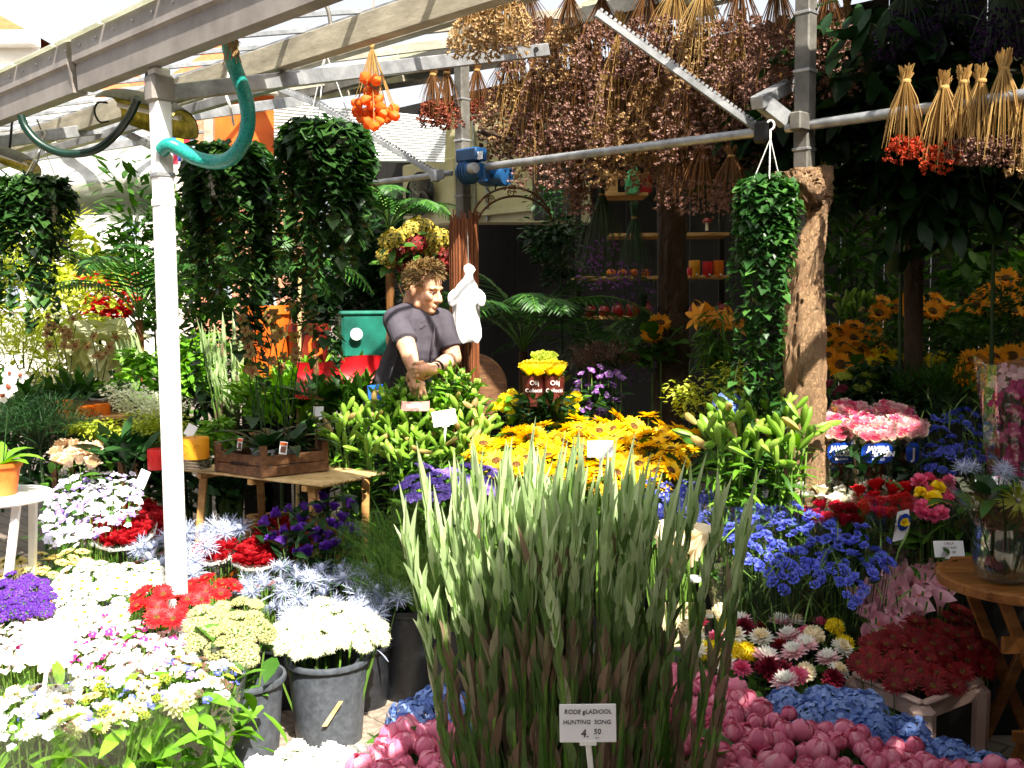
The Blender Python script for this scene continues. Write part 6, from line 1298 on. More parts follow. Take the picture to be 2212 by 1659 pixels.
# ================================================================== shelves at the back
sh = thing('wooden_shelf', (P(1400, 600, 7.2).x, 7.2, 0), 'pale wooden shelves with candles and red ornaments in the dark back', 'shelf')
zs = []
for (y, x0, x1) in ((420, 1300, 1400), (508, 1318, 1575), (601, 1240, 1575), (687, 1260, 1575)):
    a = P(x0, y, 7.2); b_ = P(x1, y, 7.2); part('shelf_board', bbox(((a.x+b_.x)/2, 7.35, a.z), (b_.x-a.x, .32, .025), WOODL, None, .003), sh, False); zs.append(a.z)
for x in (1255, 1440, 1578): a = P(x, 500, 7.2); part('upright', bbox((a.x, 7.5, 1.25), (.04, .04, 2.5), WALLD, None, .003), sh, False)
cnt = 0
for (x, yb, w_, h_, m_) in [(1500, 581, 24, 36, WAXY), (1528, 581, 22, 34, WAXR), (1552, 581, 22, 36, WAXO), (1494, 600, 20, 20, WAXR)]:
    o = candle('candle in amber glass on the shelf beside the hanging ivy' if m_ != WAXR else 'red candle on the shelf beside the hanging ivy', x, 599, 7.22, w_, h_, m_); o['group'] = 'shelf candles'; o['label'] = ['amber candle next to the gourds on the shelf', 'wide red candle between two amber ones on the shelf', 'amber orange candle at the shelf end beside the hanging ivy', 'short red candle before the amber one on the shelf'][cnt]; cnt += 1
SHR = solid('ornament_red', ['#6a0a0c', '#8e1214', '#a8201c'], .35)
for k, x in enumerate([1275, 1305, 1335, 1365, 1395, 1500, 1530, 1558]):
    b_ = P(x, 685, 7.22); o = single('red_ornament', xf(lathe([(0, 0), (.03, 0), (.045, .03), (.04, .07), (.022, .09), (.026, .1), (0, .1)], SHR, 16), None, random.uniform(.8, 1.15), b_), 'dark red vase ornament on the lowest shelf board', 'vase', 'red vases on the shelf')
for k, x in enumerate([1320, 1345, 1370, 1395]):
    b_ = P(x, 598, 7.22); o = single('small_pumpkin', xf(sphere(.035, WAXO, 12, 8, (1, 1, .8)), None, 1, b_+Vector((0, 0, .028))), 'small orange gourd in a basket row on the shelf', 'gourd', 'orange gourds')
for k, (x, w_, h_, m_, lab) in enumerate([(1316, 34, 50, WOODL, 'tan wooden panel box on the top shelf'), (1385, 40, 38, SHR, 'red box on the top shelf')]):
    b_ = P(x, 418, 7.25); o = single('shelf_box', bbox(b_+Vector((0, 0, h_/FPX*7.2/2)), (w_/FPX*7.2, .1, h_/FPX*7.2), m_, None, .004), lab, 'box', None, False)
gb = P(1365, 418, 7.15); o = single('green_carving', trunk('t', [gb, gb+Vector((0, 0, .1)), gb+Vector((.01, 0, .2))], [.045, .05, .02], solid('green_wax', ['#3f9a5c', '#66b87c'], .5), '', '', .2, 10, 12), 'bright green carved wax column on the top shelf', 'ornament')
mg = P(1527, 498, 7.1); mt_ = thing('garden_ornament', mg, 'red capped toadstool ornament on the shelf', 'ornament'); part('toadstool_stem', tube([mg, mg+Vector((0, 0, .06))], [.012, .009], CREAM, 8), mt_); part('toadstool_cap', xf(lathe([(0, .035), (.02, .028), (.032, .008), (.03, 0), (0, .004)], SHR, 14), None, 1, mg+Vector((0, 0, .055))), mt_)
# ================================================================== cabin, cooler, sheets, panels at the far side
cw = thing('cream_cabin', Pv(1100, 480, 6.6)*1, 'cream cabin wall behind the inner column', 'cabin')
a, b_ = Pv(905, 480, 6.6), Pv(1275, 480, 6.6); top = 3.45
part('wall', T_([a, b_, (b_.x, b_.y, top), (a.x, a.y, top), (a.x, a.y+.3, a.z), (b_.x, b_.y+.3, b_.z)], [(0, 1, 2, 3), (1, 0, 4, 5)], CREAMW), cw, False)
for x in (1025, 1052, 1178): p0 = Pv(x, 478, 6.58); part('wall_seam', beam(p0, (p0.x, p0.y, top), .03, .02, GALV, (K, K, 0)), cw, False)
p0, p1 = Pv(905, 478, 6.57), Pv(1275, 478, 6.57); part('bottom_rail', beam((p0.x, p0.y, a.z+.02), (p1.x, p1.y, a.z+.02), .05, .05, CREAMW), cw, False)
part('wall', beam((a.x+.2, a.y+.4, 0), (a.x+.2, a.y+.4, 3.2), 1.0, .02, WALLD, (K, K, 0)), cw, False)
for x, y in ((1100, 350), (1225, 400)): pass
fc = Pv(935, 420, 6.45); fan = thing('cooling_unit', fc-Vector((0, 0, .3)), 'cream cooling unit with a round dark fan grille', 'cooling unit')
part('casing', bbox(fc+Vector((.06, .06, 0)), (.78, .3, .62), CREAMW, rz(R(-45)), .02), fan, False); fn = Vector((-K, -K, 0))
part('fan_recess', xf(lathe([(0, 0), (.20, 0), (.21, .012), (.20, .016)], DARKM, 32), align(fn), 1, fc+fn*.115+Vector((-.03, .03, 0))), fan)
for k in range(5): part('fan_blade', xf(blade(.18, .12, GALVD, 3, .2, .1, .6, .4), align(fn)@rz(k*1.257)@rx(.4), 1, fc+fn*.135+Vector((-.03, .03, 0))), fan)
for r_ in (.06, .1, .14, .18): part('grille_ring', xf(lathe([(r_, .03), (r_+.004, .034), (r_, .038)], DARKM, 32), align(fn), 1, fc+fn*.115+Vector((-.03, .03, 0))), fan)
wg = Pv(1195, 410, 6.5); gr_ = thing('window_grille', wg-Vector((0, 0, .3)), 'dark barred window in the cream cabin', 'window'); part('dark_pane', bbox(wg, (.45, .03, .5), DARKM, rz(R(-45)), .01), gr_, False)
for k in range(4): part('bar', beam(wg+Vector((K*(-.2+.13*k)-.03, -K*(-.2+.13*k)-.03, -.25)), wg+Vector((K*(-.2+.13*k)-.03, -K*(-.2+.13*k)-.03, .25)), .012, .012, GALVD, (0, 1, 0)), gr_, False)
# scrolled iron arch
ia = [P(1075+85*math.cos(t)*1.0+30, 480-75*math.sin(t), 5.95) for t in np.linspace(3.3, .3, 26)]; ir = thing('iron_arch', P(1100, 480, 5.95), 'rusty scrolled iron arch below the cabin', 'iron arch'); part('rod', tube(ia, .007, STRAWD, 6), ir); part('rod', tube([p+Vector((.02, 0, -.05)) for p in ia], .007, STRAWD, 6), ir)
for k in (4, 9, 14, 19):
    c = ia[k]+Vector((.01, 0, -.03)); part('scroll', tube([c+Vector((.03*(1-t/14)*math.cos(t*.9), 0, .03*(1-t/14)*math.sin(t*.9))) for t in range(13)], .004, STRAWD, 5), ir)
def quad(pxs, v_): return [Pv(x, y, v_) for x, y in pxs]
# ribbed translucent wall panel, in sun
m, n, l, b = newmat('ribbed_polycarbonate'); reg(m); b.inputs['Base Color'].default_value = (.72, .74, .74, 1); b.inputs['Roughness'].default_value = .3
V = []; F = []; q4 = [P(590, 215, 6.9), P(965, 255, 6.3), P(960, 352, 6.3), P(590, 345, 6.9)]; nr = 36
for i in range(nr+1):
    t = i/nr; l_, r_ = q4[0].lerp(q4[3], t), q4[1].lerp(q4[2], t); off = Vector((0, -.008 if i % 2 else 0, 0)); V += [l_+off, r_+off]
for i in range(nr): F.append((2*i, 2*i+1, 2*i+3, 2*i+2))
single('ribbed_panel', T_(V, F, MID['ribbed_polycarbonate']), 'white ribbed plastic wall panel behind the hanging ivy', 'panel', None, False)
op = thing('painted_board', P(525, 335, 6.6), 'bright orange painted panel behind the teal hose', 'panel'); part('board', T_([P(463, 203, 6.6), P(592, 205, 6.6), P(592, 350, 6.6), P(463, 350, 6.6), P(463, 203, 6.65), P(592, 205, 6.65)], [(0, 1, 2, 3), (0, 4, 5, 1)], ORANGE), op, False); part('frame', beam(P(452, 195, 6.58), P(452, 352, 6.58), .06, .05, BEIGE, (0, 1, 0)), op, False); part('frame', beam(P(440, 198, 6.56), P(600, 198, 6.56), .05, .04, BEIGE, (0, 0, 1)), op, False)
# rolled foil sheet
V = []; F = []; n = 16
for i in range(n+1):
    t = i/n; y = 300+172*t
    for j, x in enumerate((-60, 110, 165, 250, 345)): V.append(P(x, y+(8 if x < 150 else 0), 8.6)+Vector((0, .10*math.sin(t*7+x*.004)+.03*math.sin(x*.05+t*3), 0)))
for i in range(n):
    for j in range(4): F.append((i*5+j, i*5+j+1, i*5+j+6, i*5+j+5))
fo = thing('foil_blind', P(250, 475, 8.6), 'wavy silvery plastic roller blind behind the white post', 'blind'); part('sheet', T_(V, F, solid('silver_sheet', ['#8f8f8c', '#b0b0ac', '#cfcfca'], .3, .35, 3)), fo); part('bottom_bar', beam(P(160, 472, 8.45), P(345, 473, 8.45), .03, .05, WPAINT), fo, False)
# bright posters
ps = thing('poster_board', P(395, 350, 6.9), 'small board of bright blue and red posters behind the post', 'posters')
for k, (x, y, w_, h_, c_) in enumerate([(378, 318, 26, 60, '#2a5ab8'), (404, 312, 24, 56, '#c02a3a'), (388, 300, 16, 22, '#d8c83a'), (416, 300, 12, 40, '#b8c8dc'), (375, 345, 18, 20, '#c03048')]):
    part('poster', bbox(P(x, y, 6.9-.01*k), (w_/FPX*6.9, .006, h_/FPX*6.9), solid('poster_'+c_[1:], [c_], .5, 0, 30), None, .001), ps, False)
part('rail', beam(P(360, 290, 6.95), P(440, 285, 6.95), .02, .02, GALV), ps, False)
# ================================================================== behind the man: green machine, tarp, spade, stick, pots, dried hydrangeas
TEALM = solid('machine_teal', ['#0a463c', '#105f50', '#187060'], .4, 0, 8)
mc = P(785, 725, 5.95); mm_ = thing('green_machine', (mc.x, mc.y, 0), 'teal green metal cabinet with a round white badge behind the man', 'cabinet')
part('cabinet', bbox(mc, (.27, .25, .25), TEALM, rz(.25), .015), mm_, False); part('lid', bbox(mc+Vector((0, 0, .13)), (.29, .27, .03), TEALM, rz(.25), .012), mm_, False); part('undercarriage', bbox((mc.x, mc.y, (mc.z-.14)/2), (.26, .22, mc.z-.14), DARKM, rz(.25), .02), mm_, False)
bd = P(770, 722, 5.78); part('badge', xf(lathe([(0, .003), (.034, .003), (.035, 0)], CARD, 24), align((.25, -1, 0)), 1, bd), mm_); text('MEX', .016, bd+Vector((0, -.006, .014)), (1, .25, 0), (0, 0, 1), INK, mm_)
REDT = solid('red_tarp', ['#b8121c', '#d01c26', '#dc3038'], .4, 0, 4, .2, 12)
V = []; F = []
for i in range(9):
    for j in range(6): u, v = i/8, j/5; V.append(P(640+200*u, 782+78*v-14*u*(1-v)+5*math.sin(u*7), 5.55)+Vector((0, .05*math.sin(u*9)+.03*math.sin(v*5), 0)))
for i in range(8):
    for j in range(5): q = i*6+j; F.append((q, q+6, q+7, q+1))
single('red_tarpaulin', T_(V, F, REDT), 'red tarpaulin hung behind the man at hip height', 'tarpaulin')
sp = thing('spade', (P(682, 760, 5.6).x, 5.6, 0), 'spade with an orange D shaped grip', 'spade'); g_ = [P(670, 762, 5.6), P(669, 742, 5.6), P(674, 734, 5.6), P(690, 734, 5.6), P(695, 742, 5.6), P(693, 762, 5.6), P(682, 770, 5.6), P(670, 762, 5.6)]
part('grip', tube(g_, .010, ORANGE, 8), sp); part('shaft', tube([P(682, 768, 5.6), (P(682, 768, 5.6).x, 5.6, .35)], .016, WOOD, 8), sp); part('blade', bbox((P(682, 760, 5.6).x, 5.6, .2), (.18, .01, .34), DARKM, None, .004), sp, False)
single('bamboo_cane', tube([P(648, 590, 5.7), (P(640, 800, 5.7).x-.03, 5.7, 0)], .011, BAMB, 8), 'upright yellow bamboo cane between the ivy shoots', 'cane')
for k, (x, y, r, h, m_, lab) in enumerate([(665, 700, .13, .36, solid('oxblood_glaze', ['#4a120e', '#6a1e16', '#7e2e22'], .25), 'oxblood glazed plant pot behind the bamboo cane'), (580, 660, .14, .42, ORANGE, 'tall orange plant pot behind the ivy'), (560, 800, .1, .2, ORANGE, 'small orange pot among the orchid stems')]):
    b_ = P(x, y, 6.0); o = thing('plant_pot', (b_.x, b_.y, 0), lab, 'plant pot'); part('pot', xf(pot_t(r, h, m_), None, 1, (b_.x, b_.y, b_.z-h)), o); part('stand', bbox((b_.x, b_.y, (b_.z-h)/2), (.18, .18, b_.z-h), WALLD, None, .01), o, False)
dh = [(850, 520, DRYG), (885, 500, DRYG), (905, 495, DRYG), (860, 545, DRYH), (900, 530, DRYH), (935, 535, DRYG), (945, 515, DRYG), (925, 560, DRYH), (965, 555, DRYH), (958, 530, DRYG), (870, 570, DRYH), (880, 535, DRYG), (840, 560, DRYG), (915, 585, DRYH), (955, 580, DRYH)]
hx = thing('dried_hydrangeas', P(905, 600, 6.2)*1, 'ochre and dark red dried hydrangea heads above the man', 'dried flowers')
hmA, hmB = mesh('hyd', h_hydrangea(DRYG, .085, 70)), mesh('hyd', h_hydrangea(DRYH, .085, 70))
for (x, y, m_) in dh: put('hydrangea_head', hmA if m_ == DRYG else hmB, align((random.gauss(0, .3), -.7, 1)), random.uniform(.8, 1.1), P(x, y, 6.2+random.uniform(-.1, .15)), hx)
part('stalks', cat([tube([P(x, y, 6.25), P(905+(x-905)*.3, 680, 6.3)], .004, STRAWD, 4) for (x, y, m_) in dh]), hx, kind='stuff')
# ================================================================== palms
def palm(label, c, n, L, seed=1, lean=0.):
    random.seed(seed); root = thing('palm', (c[0], c[1], 0), label, 'palm'); fm = [mesh('frond', t_frond(L*f, PALM, 22, -1.3-.3*k, .018, .26*L)) for k, f in enumerate((.85, 1., 1.1))]
    for k in range(n): put('frond', fm[k % 3], rz(k*2.4+random.uniform(-.3, .3))@ry(random.uniform(-.35, .25)+lean*.1), random.uniform(.85, 1.15), (c[0], c[1], c[2]), root)
    part('trunk', tube([(c[0], c[1], 0), (c[0], c[1], c[2])], [.04, .025], STRAWD, 8), root); return root
palm('bright feathery palm between the stall end and the white post', P(300, 690, 6.6), 13, .85, 3); palm('dark feathery palm behind the trailing ivy', P(560, 640, 6.6), 12, .8, 4); palm('dark palm in the shade right of the white bag', P(1130, 760, 6.3), 15, .95, 5); palm('small palm arching above the man', P(840, 500, 6.8), 11, .6, 6); palm('dark palm beside the shelf end', P(1280, 790, 6.6), 12, .7, 8)
random.seed(51)
# ================================================================== left back: sunlit plants
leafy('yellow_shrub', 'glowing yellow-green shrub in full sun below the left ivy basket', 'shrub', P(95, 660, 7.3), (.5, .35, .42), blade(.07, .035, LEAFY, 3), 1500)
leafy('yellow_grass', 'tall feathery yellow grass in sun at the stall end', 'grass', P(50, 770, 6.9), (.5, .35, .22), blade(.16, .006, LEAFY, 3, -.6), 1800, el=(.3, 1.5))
leafy('red_shrub', 'bright red flowering shrub behind the palm fronds', 'shrub', P(238, 632, 7.6), (.22, .18, .2), blade(.04, .03, RED, 2), 1100)
leafy('cream_caladium', 'large pale cream leaved plant below the red shrub', 'plant', P(215, 735, 6.9), (.26, .2, .16), blade(.18, .09, petal('leaf_cream', ['#b8b878', '#d8d8a8', '#ecebd0'], .45, .35), 4, -.5), 90)
leafy('bright_bush', 'bright lime leaved bush right behind the white post', 'bush', P(400, 775, 6.3), (.22, .16, .2), blade(.09, .035, LEAFB, 3), 600)
leafy('bright_bush', 'bright green leafy plants left of the white post behind the blossom', 'bush', P(285, 850, 6.1), (.3, .2, .1), blade(.09, .035, LEAFB, 3), 600)
leafy('tulip_greens', 'row of broad green tulip-like leaves behind the dark grass', 'greenery', P(55, 855, 6.0), (.28, .16, .11), blade(.12, .04, LEAF, 3), 300, el=(.4, 1.4))
leafy('dark_grass', 'fine dark green grass cushion in front of the slatted tray', 'grass', P(85, 925, 5.0), (.38, .22, .12), blade(.10, .004, LEAFD, 3, -.5), 2600, el=(.1, 1.4))
leafy('solidago', 'yellow-green frothy filler in front of the white blossom', 'greenery', P(270, 930, 5.1), (.32, .2, .10), blade(.028, .014, LEAFY, 2), 2400)
leafy('broad_greens', 'dark broad leaves beside the red candle', 'greenery', P(285, 985, 4.95), (.18, .14, .08), blade(.13, .05, LEAFD, 3), 140, el=(.1, 1.3))
leafy('white_blossom', 'frothy white blossom beside the amber candles', 'blossom', P(305, 868, 5.7), (.22, .18, .09), cat([blade(.016, .016, WHITEG, 2)]), 2600)
leafy('white_blossom', 'dazzling white flower mass just right of the post in the sun', 'blossom', P(445, 850, 6.5), (.28, .18, .06), blade(.05, .035, WHITE, 2), 800)
leafy('lime_greens', 'sunlit lime greens behind the crate of orchids', 'greenery', P(440, 935, 5.3), (.22, .14, .07), blade(.05, .02, LEAFB, 2), 900)
leafy('lily_greens', 'sunlit green leafy stems behind the orchid crate', 'greenery', P(600, 850, 5.8), (.5, .22, .12), blade(.12, .03, LEAFB, 3), 1100, el=(.2, 1.3))
leafy('lily_greens', 'leafy stems between the orchids and the red tarpaulin', 'greenery', P(740, 860, 5.45), (.2, .14, .09), blade(.12, .026, LEAF, 3), 350, el=(.2, 1.3))
bed('rose_bunch', 'cream peach roses in front of the yellow-green filler', 'roses', 'peach roses', [(112, 985), (130, 965), (200, 960), (225, 975), (205, 1003), (140, 1005)], [(958, 4.95), (1005, 4.75)], .05, var(h_rose, 3, petal('petal_peach', ['#d8b890', '#e8d0b0', '#f2e4d0']), .032), 'rose', (.95, 1.2), .4, 1, leaf=LF, nleaf=40, bucket=BLACKP)
gl2 = thing('gladiolus_bunch', (P(490, 820, 6.0).x, 6.0, 0), 'slim pale gladioli standing between the two big ivy baskets', 'gladioli')
for k in range(12): tp = P(485+random.uniform(-14, 18), 690+random.uniform(0, 70), 6.0); fo_ = Vector((P(492, 820, 6.0).x+random.uniform(-.05, .05), 6.0, .1)); d = tp-fo_; put('gladiolus_spike', GLM[k % 8], align(d.normalized(), random.uniform(0, 6)), d.length, fo_, gl2)
gl3 = thing('gladiolus_bunch', (P(330, 830, 6.4).x, 6.4, 0), 'sunlit gladioli leaning left behind the white post', 'gladioli')
for k in range(14): tp = P(262+random.uniform(-20, 40), 735+random.uniform(0, 30), 6.4); fo_ = Vector((P(345, 830, 6.4).x+random.uniform(0, .15), 6.4, .3)); d = tp-fo_; put('gladiolus_spike', GLM[k % 8], align(d.normalized(), random.uniform(0, 6)), d.length, fo_, gl3)
# ================================================================== street beyond
HW = solid('house_render', ['#c9c4b8', '#dcd8ce', '#e6e3da'], .7, 0, 1.5); HG = solid('window_glass', ['#5a6470', '#8a949e'], .15)
def house(label, x0, x1, Y, h, m, rows, roofm):
    a, b_ = P(x0, 660, Y), P(x1, 660, Y); wd = b_.x-a.x; cx = (a.x+b_.x)/2; root = thing('canal_house', (cx, Y, 0), label, 'house')
    part('wall', bbox((cx, Y+3, h/2), (wd, 6, h), m, None, .02), root, False); part('cornice', bbox((cx, Y-.1, h+.1), (wd+.3, .5, .35), WPAINT, None, .03), root, False)
    for r_ in range(rows):
        for k in range(3):
            wx = a.x+wd*(k+.5)/3; wz = 1.6+r_*(h-1.4)/rows; wn = part('window', bbox((wx, Y-.03, wz+.7), (wd*.17, .08, 1.5), WPAINT, None, .01), root, False)
            part('pane', bbox((wx-wd*.04, Y-.08, wz+.7), (wd*.07, .03, 1.3), HG, None, .005), wn, False); part('pane', bbox((wx+wd*.04, Y-.08, wz+.7), (wd*.07, .03, 1.3), HG, None, .005), wn, False)
    V = [(a.x, Y, h+.28), (b_.x, Y, h+.28), (b_.x, Y+6, h+.28), (a.x, Y+6, h+.28), (cx, Y+1, h+2), (cx, Y+5, h+2)]; part('roof', T_(V, [(0, 1, 4), (1, 2, 5, 4), (2, 3, 5), (3, 0, 4, 5)], roofm), root, False); return root
ROOFT = solid('roof_tile_orange', ['#a8502c', '#c46a3c'], .8, 0, 6)
house('pale rendered canal house glaring white beyond the stall end', -420, 95, 26, 8.2, HW, 3, ROOFT); house('pale house with orange roof far beyond the gutter', 100, 330, 30, 7.2, HW, 3, ROOFT); house('pale brick house far behind the foil blind', 335, 620, 34, 8.5, solid('house_brick', ['#8a5a44', '#a06a50', '#b88a70'], .8, 0, 8), 3, ROOFT)

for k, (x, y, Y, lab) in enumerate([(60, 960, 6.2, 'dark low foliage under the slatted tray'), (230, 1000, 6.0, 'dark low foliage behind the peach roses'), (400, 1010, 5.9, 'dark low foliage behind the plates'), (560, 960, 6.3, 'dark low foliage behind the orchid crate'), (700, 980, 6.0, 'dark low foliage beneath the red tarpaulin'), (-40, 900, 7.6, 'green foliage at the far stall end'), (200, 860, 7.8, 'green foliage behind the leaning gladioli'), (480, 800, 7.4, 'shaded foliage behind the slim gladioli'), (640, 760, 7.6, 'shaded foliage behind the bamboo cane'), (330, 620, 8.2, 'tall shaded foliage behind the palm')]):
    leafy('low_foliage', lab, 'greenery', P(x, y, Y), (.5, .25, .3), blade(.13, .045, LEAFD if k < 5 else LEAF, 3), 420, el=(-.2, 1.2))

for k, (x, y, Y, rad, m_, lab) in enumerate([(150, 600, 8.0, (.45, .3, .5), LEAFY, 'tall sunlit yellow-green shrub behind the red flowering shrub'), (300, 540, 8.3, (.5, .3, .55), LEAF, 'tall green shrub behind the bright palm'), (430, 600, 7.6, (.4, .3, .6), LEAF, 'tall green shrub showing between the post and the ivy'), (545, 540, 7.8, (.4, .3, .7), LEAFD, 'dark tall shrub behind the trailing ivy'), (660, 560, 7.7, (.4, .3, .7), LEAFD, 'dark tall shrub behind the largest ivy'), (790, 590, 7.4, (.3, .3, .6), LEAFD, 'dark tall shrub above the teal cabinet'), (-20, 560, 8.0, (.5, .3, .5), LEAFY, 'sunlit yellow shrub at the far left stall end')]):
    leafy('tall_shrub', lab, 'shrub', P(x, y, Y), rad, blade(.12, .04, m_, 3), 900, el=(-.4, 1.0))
HB = solid('house_brick_dark', ['#4a3028', '#5e4034', '#70503f'], .85, 0, 8)
def sky_block_house(label, xa, xb, h):  # unseen row added behind the camera to hold back sky light
    """canal house across the street, its front towards the stall"""
    Y = -9.; wd = xb-xa; cx = (xa+xb)/2; root = thing('canal_house', (cx, Y-3, 0), label, 'house')
    part('wall', bbox((cx, Y-3, h/2), (wd-.03, 6, h), HB, None, .02), root, False); part('cornice', bbox((cx, Y+.15, h-.2), (wd-.1, .4, .35), WPAINT, None, .03), root, False)
    for r_ in range(4):
        for k in range(3):
            wx = xa+wd*(k+.5)/3; wz = 1.0+r_*2.5; wn = part('window', bbox((wx, Y+.03, wz+.8), (wd*.2, .08, 1.7), WPAINT, None, .01), root, False)
            for s in (-1, 1): part('pane', bbox((wx+s*wd*.045, Y+.08, wz+.8), (wd*.08, .03, 1.5), HG, None, .005), wn, False)
for k, (xa, xb, h) in enumerate([(-22, -15.5, 10.2), (-15.5, -9.5, 10.8), (-9.5, -3.5, 10.4), (-3.5, 2.5, 11.), (2.5, 9, 10.5), (9, 15.5, 11), (15.5, 22, 10.2)]):
    sky_block_house(['dark brick canal house across the street facing the far stall end', 'dark brick canal house across the street, second from the stall end', 'dark brick canal house across the street facing the white post', 'dark brick canal house across the street facing the gladioli', 'dark brick canal house across the street facing the folding table', 'dark brick canal house across the street beyond the folding table', 'dark brick canal house closing the row across the street'][k], xa, xb, h)
random.seed(61)
# ================================================================== the man
SKIN = solid('skin', ['#c48c6c', '#d8a486', '#e2b294'], .6, 0, 14, .05, 150, .4); SHIRT = solid('charcoal_cotton', ['#3a363d', '#4a464f', '#58535e'], .85, 0, 5, .25, 25, .2)
HAIR = petal('brown_hair', ['#4a3820', '#7c6238', '#a8895a'], .55, 0); JEAN = solid('dark_trousers', ['#15161a', '#202229'], .8, 0, 10)
def blob(p, r, Rm=None, m=0, n=16): return xf(sphere(1, m, n, 10), (Rm if Rm is not None else np.eye(3))@np.diag(r if hasattr(r, '__len__') else (r, r, r)), 1, p)
def limb(pts, rad, m=0, n=14):
    t = [tube(pts, rad, m, n)]+[blob(p, r, None, m, 12) for p, r in zip(pts, rad)]; return cat(t)
def skinned(name, t, vox, parent, m, smooth_it=4):
    o = part(name, remat(t, m), parent)
    md_ = o.modifiers.new('remesh', 'REMESH'); md_.mode = 'VOXEL'; md_.voxel_size = vox; md_.use_smooth_shade = True
    s_ = o.modifiers.new('smooth', 'SMOOTH'); s_.factor = .5; s_.iterations = smooth_it
    return o
MY = 5.2
man = thing('person', (P(866, 843, MY).x, MY+.05, 0), 'man in a charcoal T-shirt leaning on his crossed hands and looking aside', 'person')
def hd(v):                               # head frame: +X is where he looks
    return Vector(HR@np.array(v))+HC
HR = rz(R(-31))@ry(R(14))@rx(R(2)); HC = P(916, 622, MY-.02)
neckb = P(898, 662, MY+.03); pel = P(868, 850, MY+.12); chest = P(896, 730, MY+.03)
sR, eR, wR, hR = P(856, 692, MY-.08), P(880, 752, MY-.2), P(893, 796, MY-.27), P(898, 822, MY-.28)
sL, eL, wL, hL = P(954, 694, MY+.03), P(979, 774, MY-.02), P(938, 797, MY-.25), P(908, 797, MY-.32)
hs_ = 1.04
head = [blob(hd((-.012, 0, .038)), (.098*hs_, .078*hs_, .090*hs_), HR), blob(hd((.032, 0, -.045)), (.060, .065, .080), HR), blob(hd((.064, 0, -.100)), (.026, .032, .022), HR),
        blob(hd((.078, 0, .016)), (.018, .052, .013), HR), limb([hd((.086, 0, .004)), hd((.104, 0, -.028)), hd((.108, 0, -.040))], [.009, .013, .015]), blob(hd((.094, .013, -.044)), .010), blob(hd((.094, -.013, -.044)), .010),
        blob(hd((.090, 0, -.070)), (.009, .024, .006), HR), blob(hd((.087, 0, -.081)), (.010, .021, .007), HR), blob(hd((.062, .038, -.032)), (.026, .024, .022), HR), blob(hd((.062, -.038, -.032)), (.026, .024, .022), HR),
        blob(hd((.012, .046, -.078)), .027), blob(hd((.012, -.046, -.078)), .027), blob(hd((.03, 0, -.10)), (.05, .045, .025), HR),
        limb([hd((-.03, 0, -.05)), neckb+Vector((0, 0, .02)), neckb-Vector((0, 0, .06))], [.066, .066, .075])]
for s in (-1, 1): head += [blob(hd((-.006, s*.081, -.012)), (.020, .008, .033), HR@ry(-.2)), blob(hd((-.010, s*.084, -.004)), (.016, .010, .022), HR)]
def lerp(a, b_, t): return a.lerp(b_, t)
body = head+[limb([neckb-Vector((0, 0, .05)), chest, lerp(chest, pel, .5), pel], [.08, .13, .13, .14]), blob(chest, (.15, .11, .16)),
        limb([sR, lerp(sR, eR, .45), eR, lerp(eR, wR, .4), wR], [.062, .056, .046, .042, .032]), limb([sL, lerp(sL, eL, .5), eL, lerp(eL, wL, .4), wL], [.06, .054, .044, .042, .030])]
# right hand pointing down, left hand closed over the right wrist: palm plus five bent fingers each
def hand(w_, fwd, side, nrm, curl, m=0):
    f = np.array(fwd)/np.linalg.norm(fwd); s = np.array(side)/np.linalg.norm(side); n_ = np.array(nrm)/np.linalg.norm(nrm); w_ = np.array(w_)
    o = [limb([w_, w_+f*.05, w_+f*.085], [.028, .030, .028])]
    for k in (-1.5, -.5, .5, 1.5): o.append(blob(w_+f*.08+s*.021*k, .014))
    for k, L in zip((-1.5, -.5, .5, 1.5), (.062, .076, .080, .070)):
        p = w_+f*.088+s*.0215*k; pts = [p]; d = f.copy()
        for j, q in enumerate((.45, .3, .25)):
            a = curl*(j+.6)*.55; dd = f*math.cos(a)+n_*math.sin(a); p = p+dd*L*q; pts.append(p)
        o.append(limb(pts, [.0095, .009, .008, .007], m, 8))
    t0 = w_+f*.025-s*.028; o.append(limb([t0, t0+f*.025-s*.018+n_*.012, t0+f*.055-s*.016+n_*.024], [.013, .0105, .009], m, 8)); return o
body += hand(wR, (hR-wR), (.9, -.2, .1), (.2, .9, 0), .5)
body += hand(wL, (hL-wL), (0, -.25, 1), (-.35, .9, -.2), 1.25)
for s in (-1, 1):
    hip = pel+Vector((.09*s, .0, -.06)); kn = Vector((pel.x+.10*s, MY+.02, .50)); an = Vector((pel.x+.11*s, MY+.12, .09)); body += [limb([hip, lerp(hip, kn, .5), kn, lerp(kn, an, .35), an], [.10, .085, .06, .058, .042]), limb([an-Vector((0, 0, .04)), an+Vector((0, -.10, -.055)), an+Vector((.01*s, -.17, -.06))], [.04, .035, .028])]
bo = skinned('body', cat(body), .0045, man, SKIN, 5)
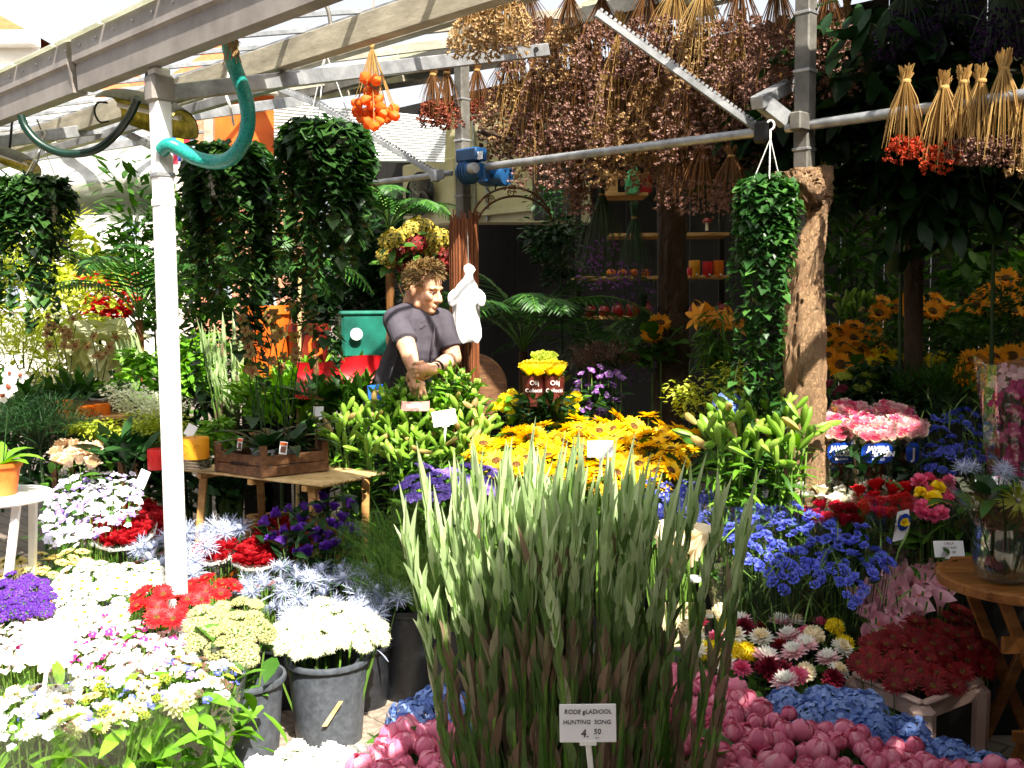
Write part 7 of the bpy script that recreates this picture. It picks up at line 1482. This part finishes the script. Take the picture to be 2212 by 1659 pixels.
# shirt: torso and two sleeves a little proud of the body, ribbed collar
d1 = (eR-sR).normalized(); d2 = (eL-sL).normalized()
sh_ = [limb([neckb-Vector((0, 0, .035)), chest+Vector((0, 0, .06)), chest-Vector((0, 0, .06)), lerp(chest, pel, .55), pel-Vector((0, 0, .03))], [.075, .135, .145, .150, .155]), blob(chest+Vector((.012, -.01, .015)), (.150, .118, .15)), blob(lerp(chest, pel, .75), (.162, .135, .14)),
       limb([neckb-Vector((.03, 0, .03)), lerp(neckb, sR, .6)-Vector((0, 0, .012)), sR], [.06, .07, .07]), limb([neckb-Vector((-.03, 0, .03)), lerp(neckb, sL, .6)-Vector((0, 0, .012)), sL], [.06, .065, .066]),
       limb([sR, sR+d1*.07, sR+d1*.125], [.068, .066, .062]), tube([sR+d1*.08, sR+d1*.152], [.065, .066], 0, 18), limb([sL, sL+d2*.08, sL+d2*.12], [.063, .061, .057]), tube([sL+d2*.08, sL+d2*.148], [.060, .061], 0, 18)]
for k, (a, b_, r_) in enumerate([((842, 720), (872, 790), .012), ((900, 690), (885, 760), .010), ((940, 700), (932, 790), .011), ((860, 770), (840, 820), .014), ((905, 700), (925, 690), .008)]):    # cloth folds
    pa, pb = P(a[0], a[1], MY-.12), P(b_[0], b_[1], MY-.10); sh_.append(limb([pa, lerp(pa, pb, .5)+Vector((0, -.012, 0)), pb], [r_*.3, r_*.7, r_*.3]))
skinned('t_shirt', cat(sh_), .006, man, SHIRT, 4)
col_p = [neckb+Vector((.078*math.cos(a)+.012*math.sin(-a), .074*math.sin(a)-.012, -.012+.022*math.sin(a)+.004*math.cos(a))) for a in np.linspace(0, 6.283, 29)]
part('collar', tube(col_p, .009, SHIRT, 8, False), man)
tr_ = []
for s in (-1, 1):
    hip = pel+Vector((.09*s, .0, -.06)); kn = Vector((pel.x+.10*s, MY+.02, .50)); an = Vector((pel.x+.11*s, MY+.12, .09)); tr_.append(limb([hip, lerp(hip, kn, .5), kn, lerp(kn, an, .5), an], [.118, .1, .085, .08, .075]))
tr_.append(blob(pel-Vector((0, 0, .06)), (.175, .135, .13))); skinned('trousers', cat(tr_), .012, man, JEAN, 4)
for s in (-1, 1): an = Vector((pel.x+.11*s, MY+.12, .09)); part('shoe', cat([blob(an+Vector((0, -.08, -.045)), (.052, .15, .05), None, DARKM)]), man)
# hair: a close cap and ruffled tufts combed up and forward
hr = [blob(hd((-.022, 0, .048)), (.095*hs_, .0815*hs_, .083*hs_), HR, HAIR)]; Ps = []; Rs = []; ss = []
for k in range(2600):
    a = random.uniform(-math.pi, math.pi); z = random.uniform(-.55, 1)
    q = math.sqrt(1-z*z); d = np.array([q*math.cos(a), q*math.sin(a), z]); p = np.array([-.014, 0, .040])+d*np.array([.099, .081, .092])*hs_
    if p[0] > .05 and p[2] < .066: continue
    if p[0] > .0 and p[2] < .02 : continue
    if abs(a) < 1.75 and p[2] < -.005: continue
    nn = d*.5+np.array([.8*(z > .3), 0, .1]) if z > .2 else d*.6+np.array([-.4, 0, -.75]); nn = nn+rng.normal(0, .28, 3); Ps.append(hd(p)); Rs.append(HR@align(nn, random.uniform(0, 6))@ry(-math.pi/2)); ss.append(random.uniform(.7, 1.35)*(1.35 if z > .6 and p[0] > -.02 else .8))
part('hair', cat(hr+[inst(blade(.026, .0055, HAIR, 3, .9, .5, .3, .7), Rs, Ps, ss)]), man)
EYEW = solid('eye_white', ['#a89a8e'], .2)
for s in (-1, 1):
    ey = part('eye', blob(hd((.0735, s*.031, -.006)), .0105, None, EYEW, 12), man); part('iris', blob(hd((.0838, s*.030, -.008)), .0052, None, INK, 8), ey)
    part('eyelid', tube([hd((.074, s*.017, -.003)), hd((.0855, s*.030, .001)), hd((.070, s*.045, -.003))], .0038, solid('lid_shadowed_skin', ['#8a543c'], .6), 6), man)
    part('eyebrow', tube([hd((.094, s*.014, .012)), hd((.090, s*.032, .019)), hd((.073, s*.050, .014))], [.003, .0048, .0025], HAIR, 6), man)
part('mouth', tube([hd((.084, .022, -.077)), hd((.0972, .0, -.0755)), hd((.084, -.022, -.077))], [.0015, .0028, .0015], solid('lip_line', ['#6a2c24'], .6), 6), man)
wt_ = wL.lerp(eL, .12); wd_ = (eL-wL).normalized(); wa = part('watch_strap', xf(lathe([(.031, -.010), (.036, -.009), (.037, 0), (.036, .009), (.031, .010)], INK, 22), align(wd_), 1, wt_), man)
part('watch_case', xf(lathe([(0, .009), (.016, .009), (.018, .004), (.018, 0)], DARKM, 18), align((-.1, -1, .3)), 1, wt_+Vector((0, -.034, .008))), wa)
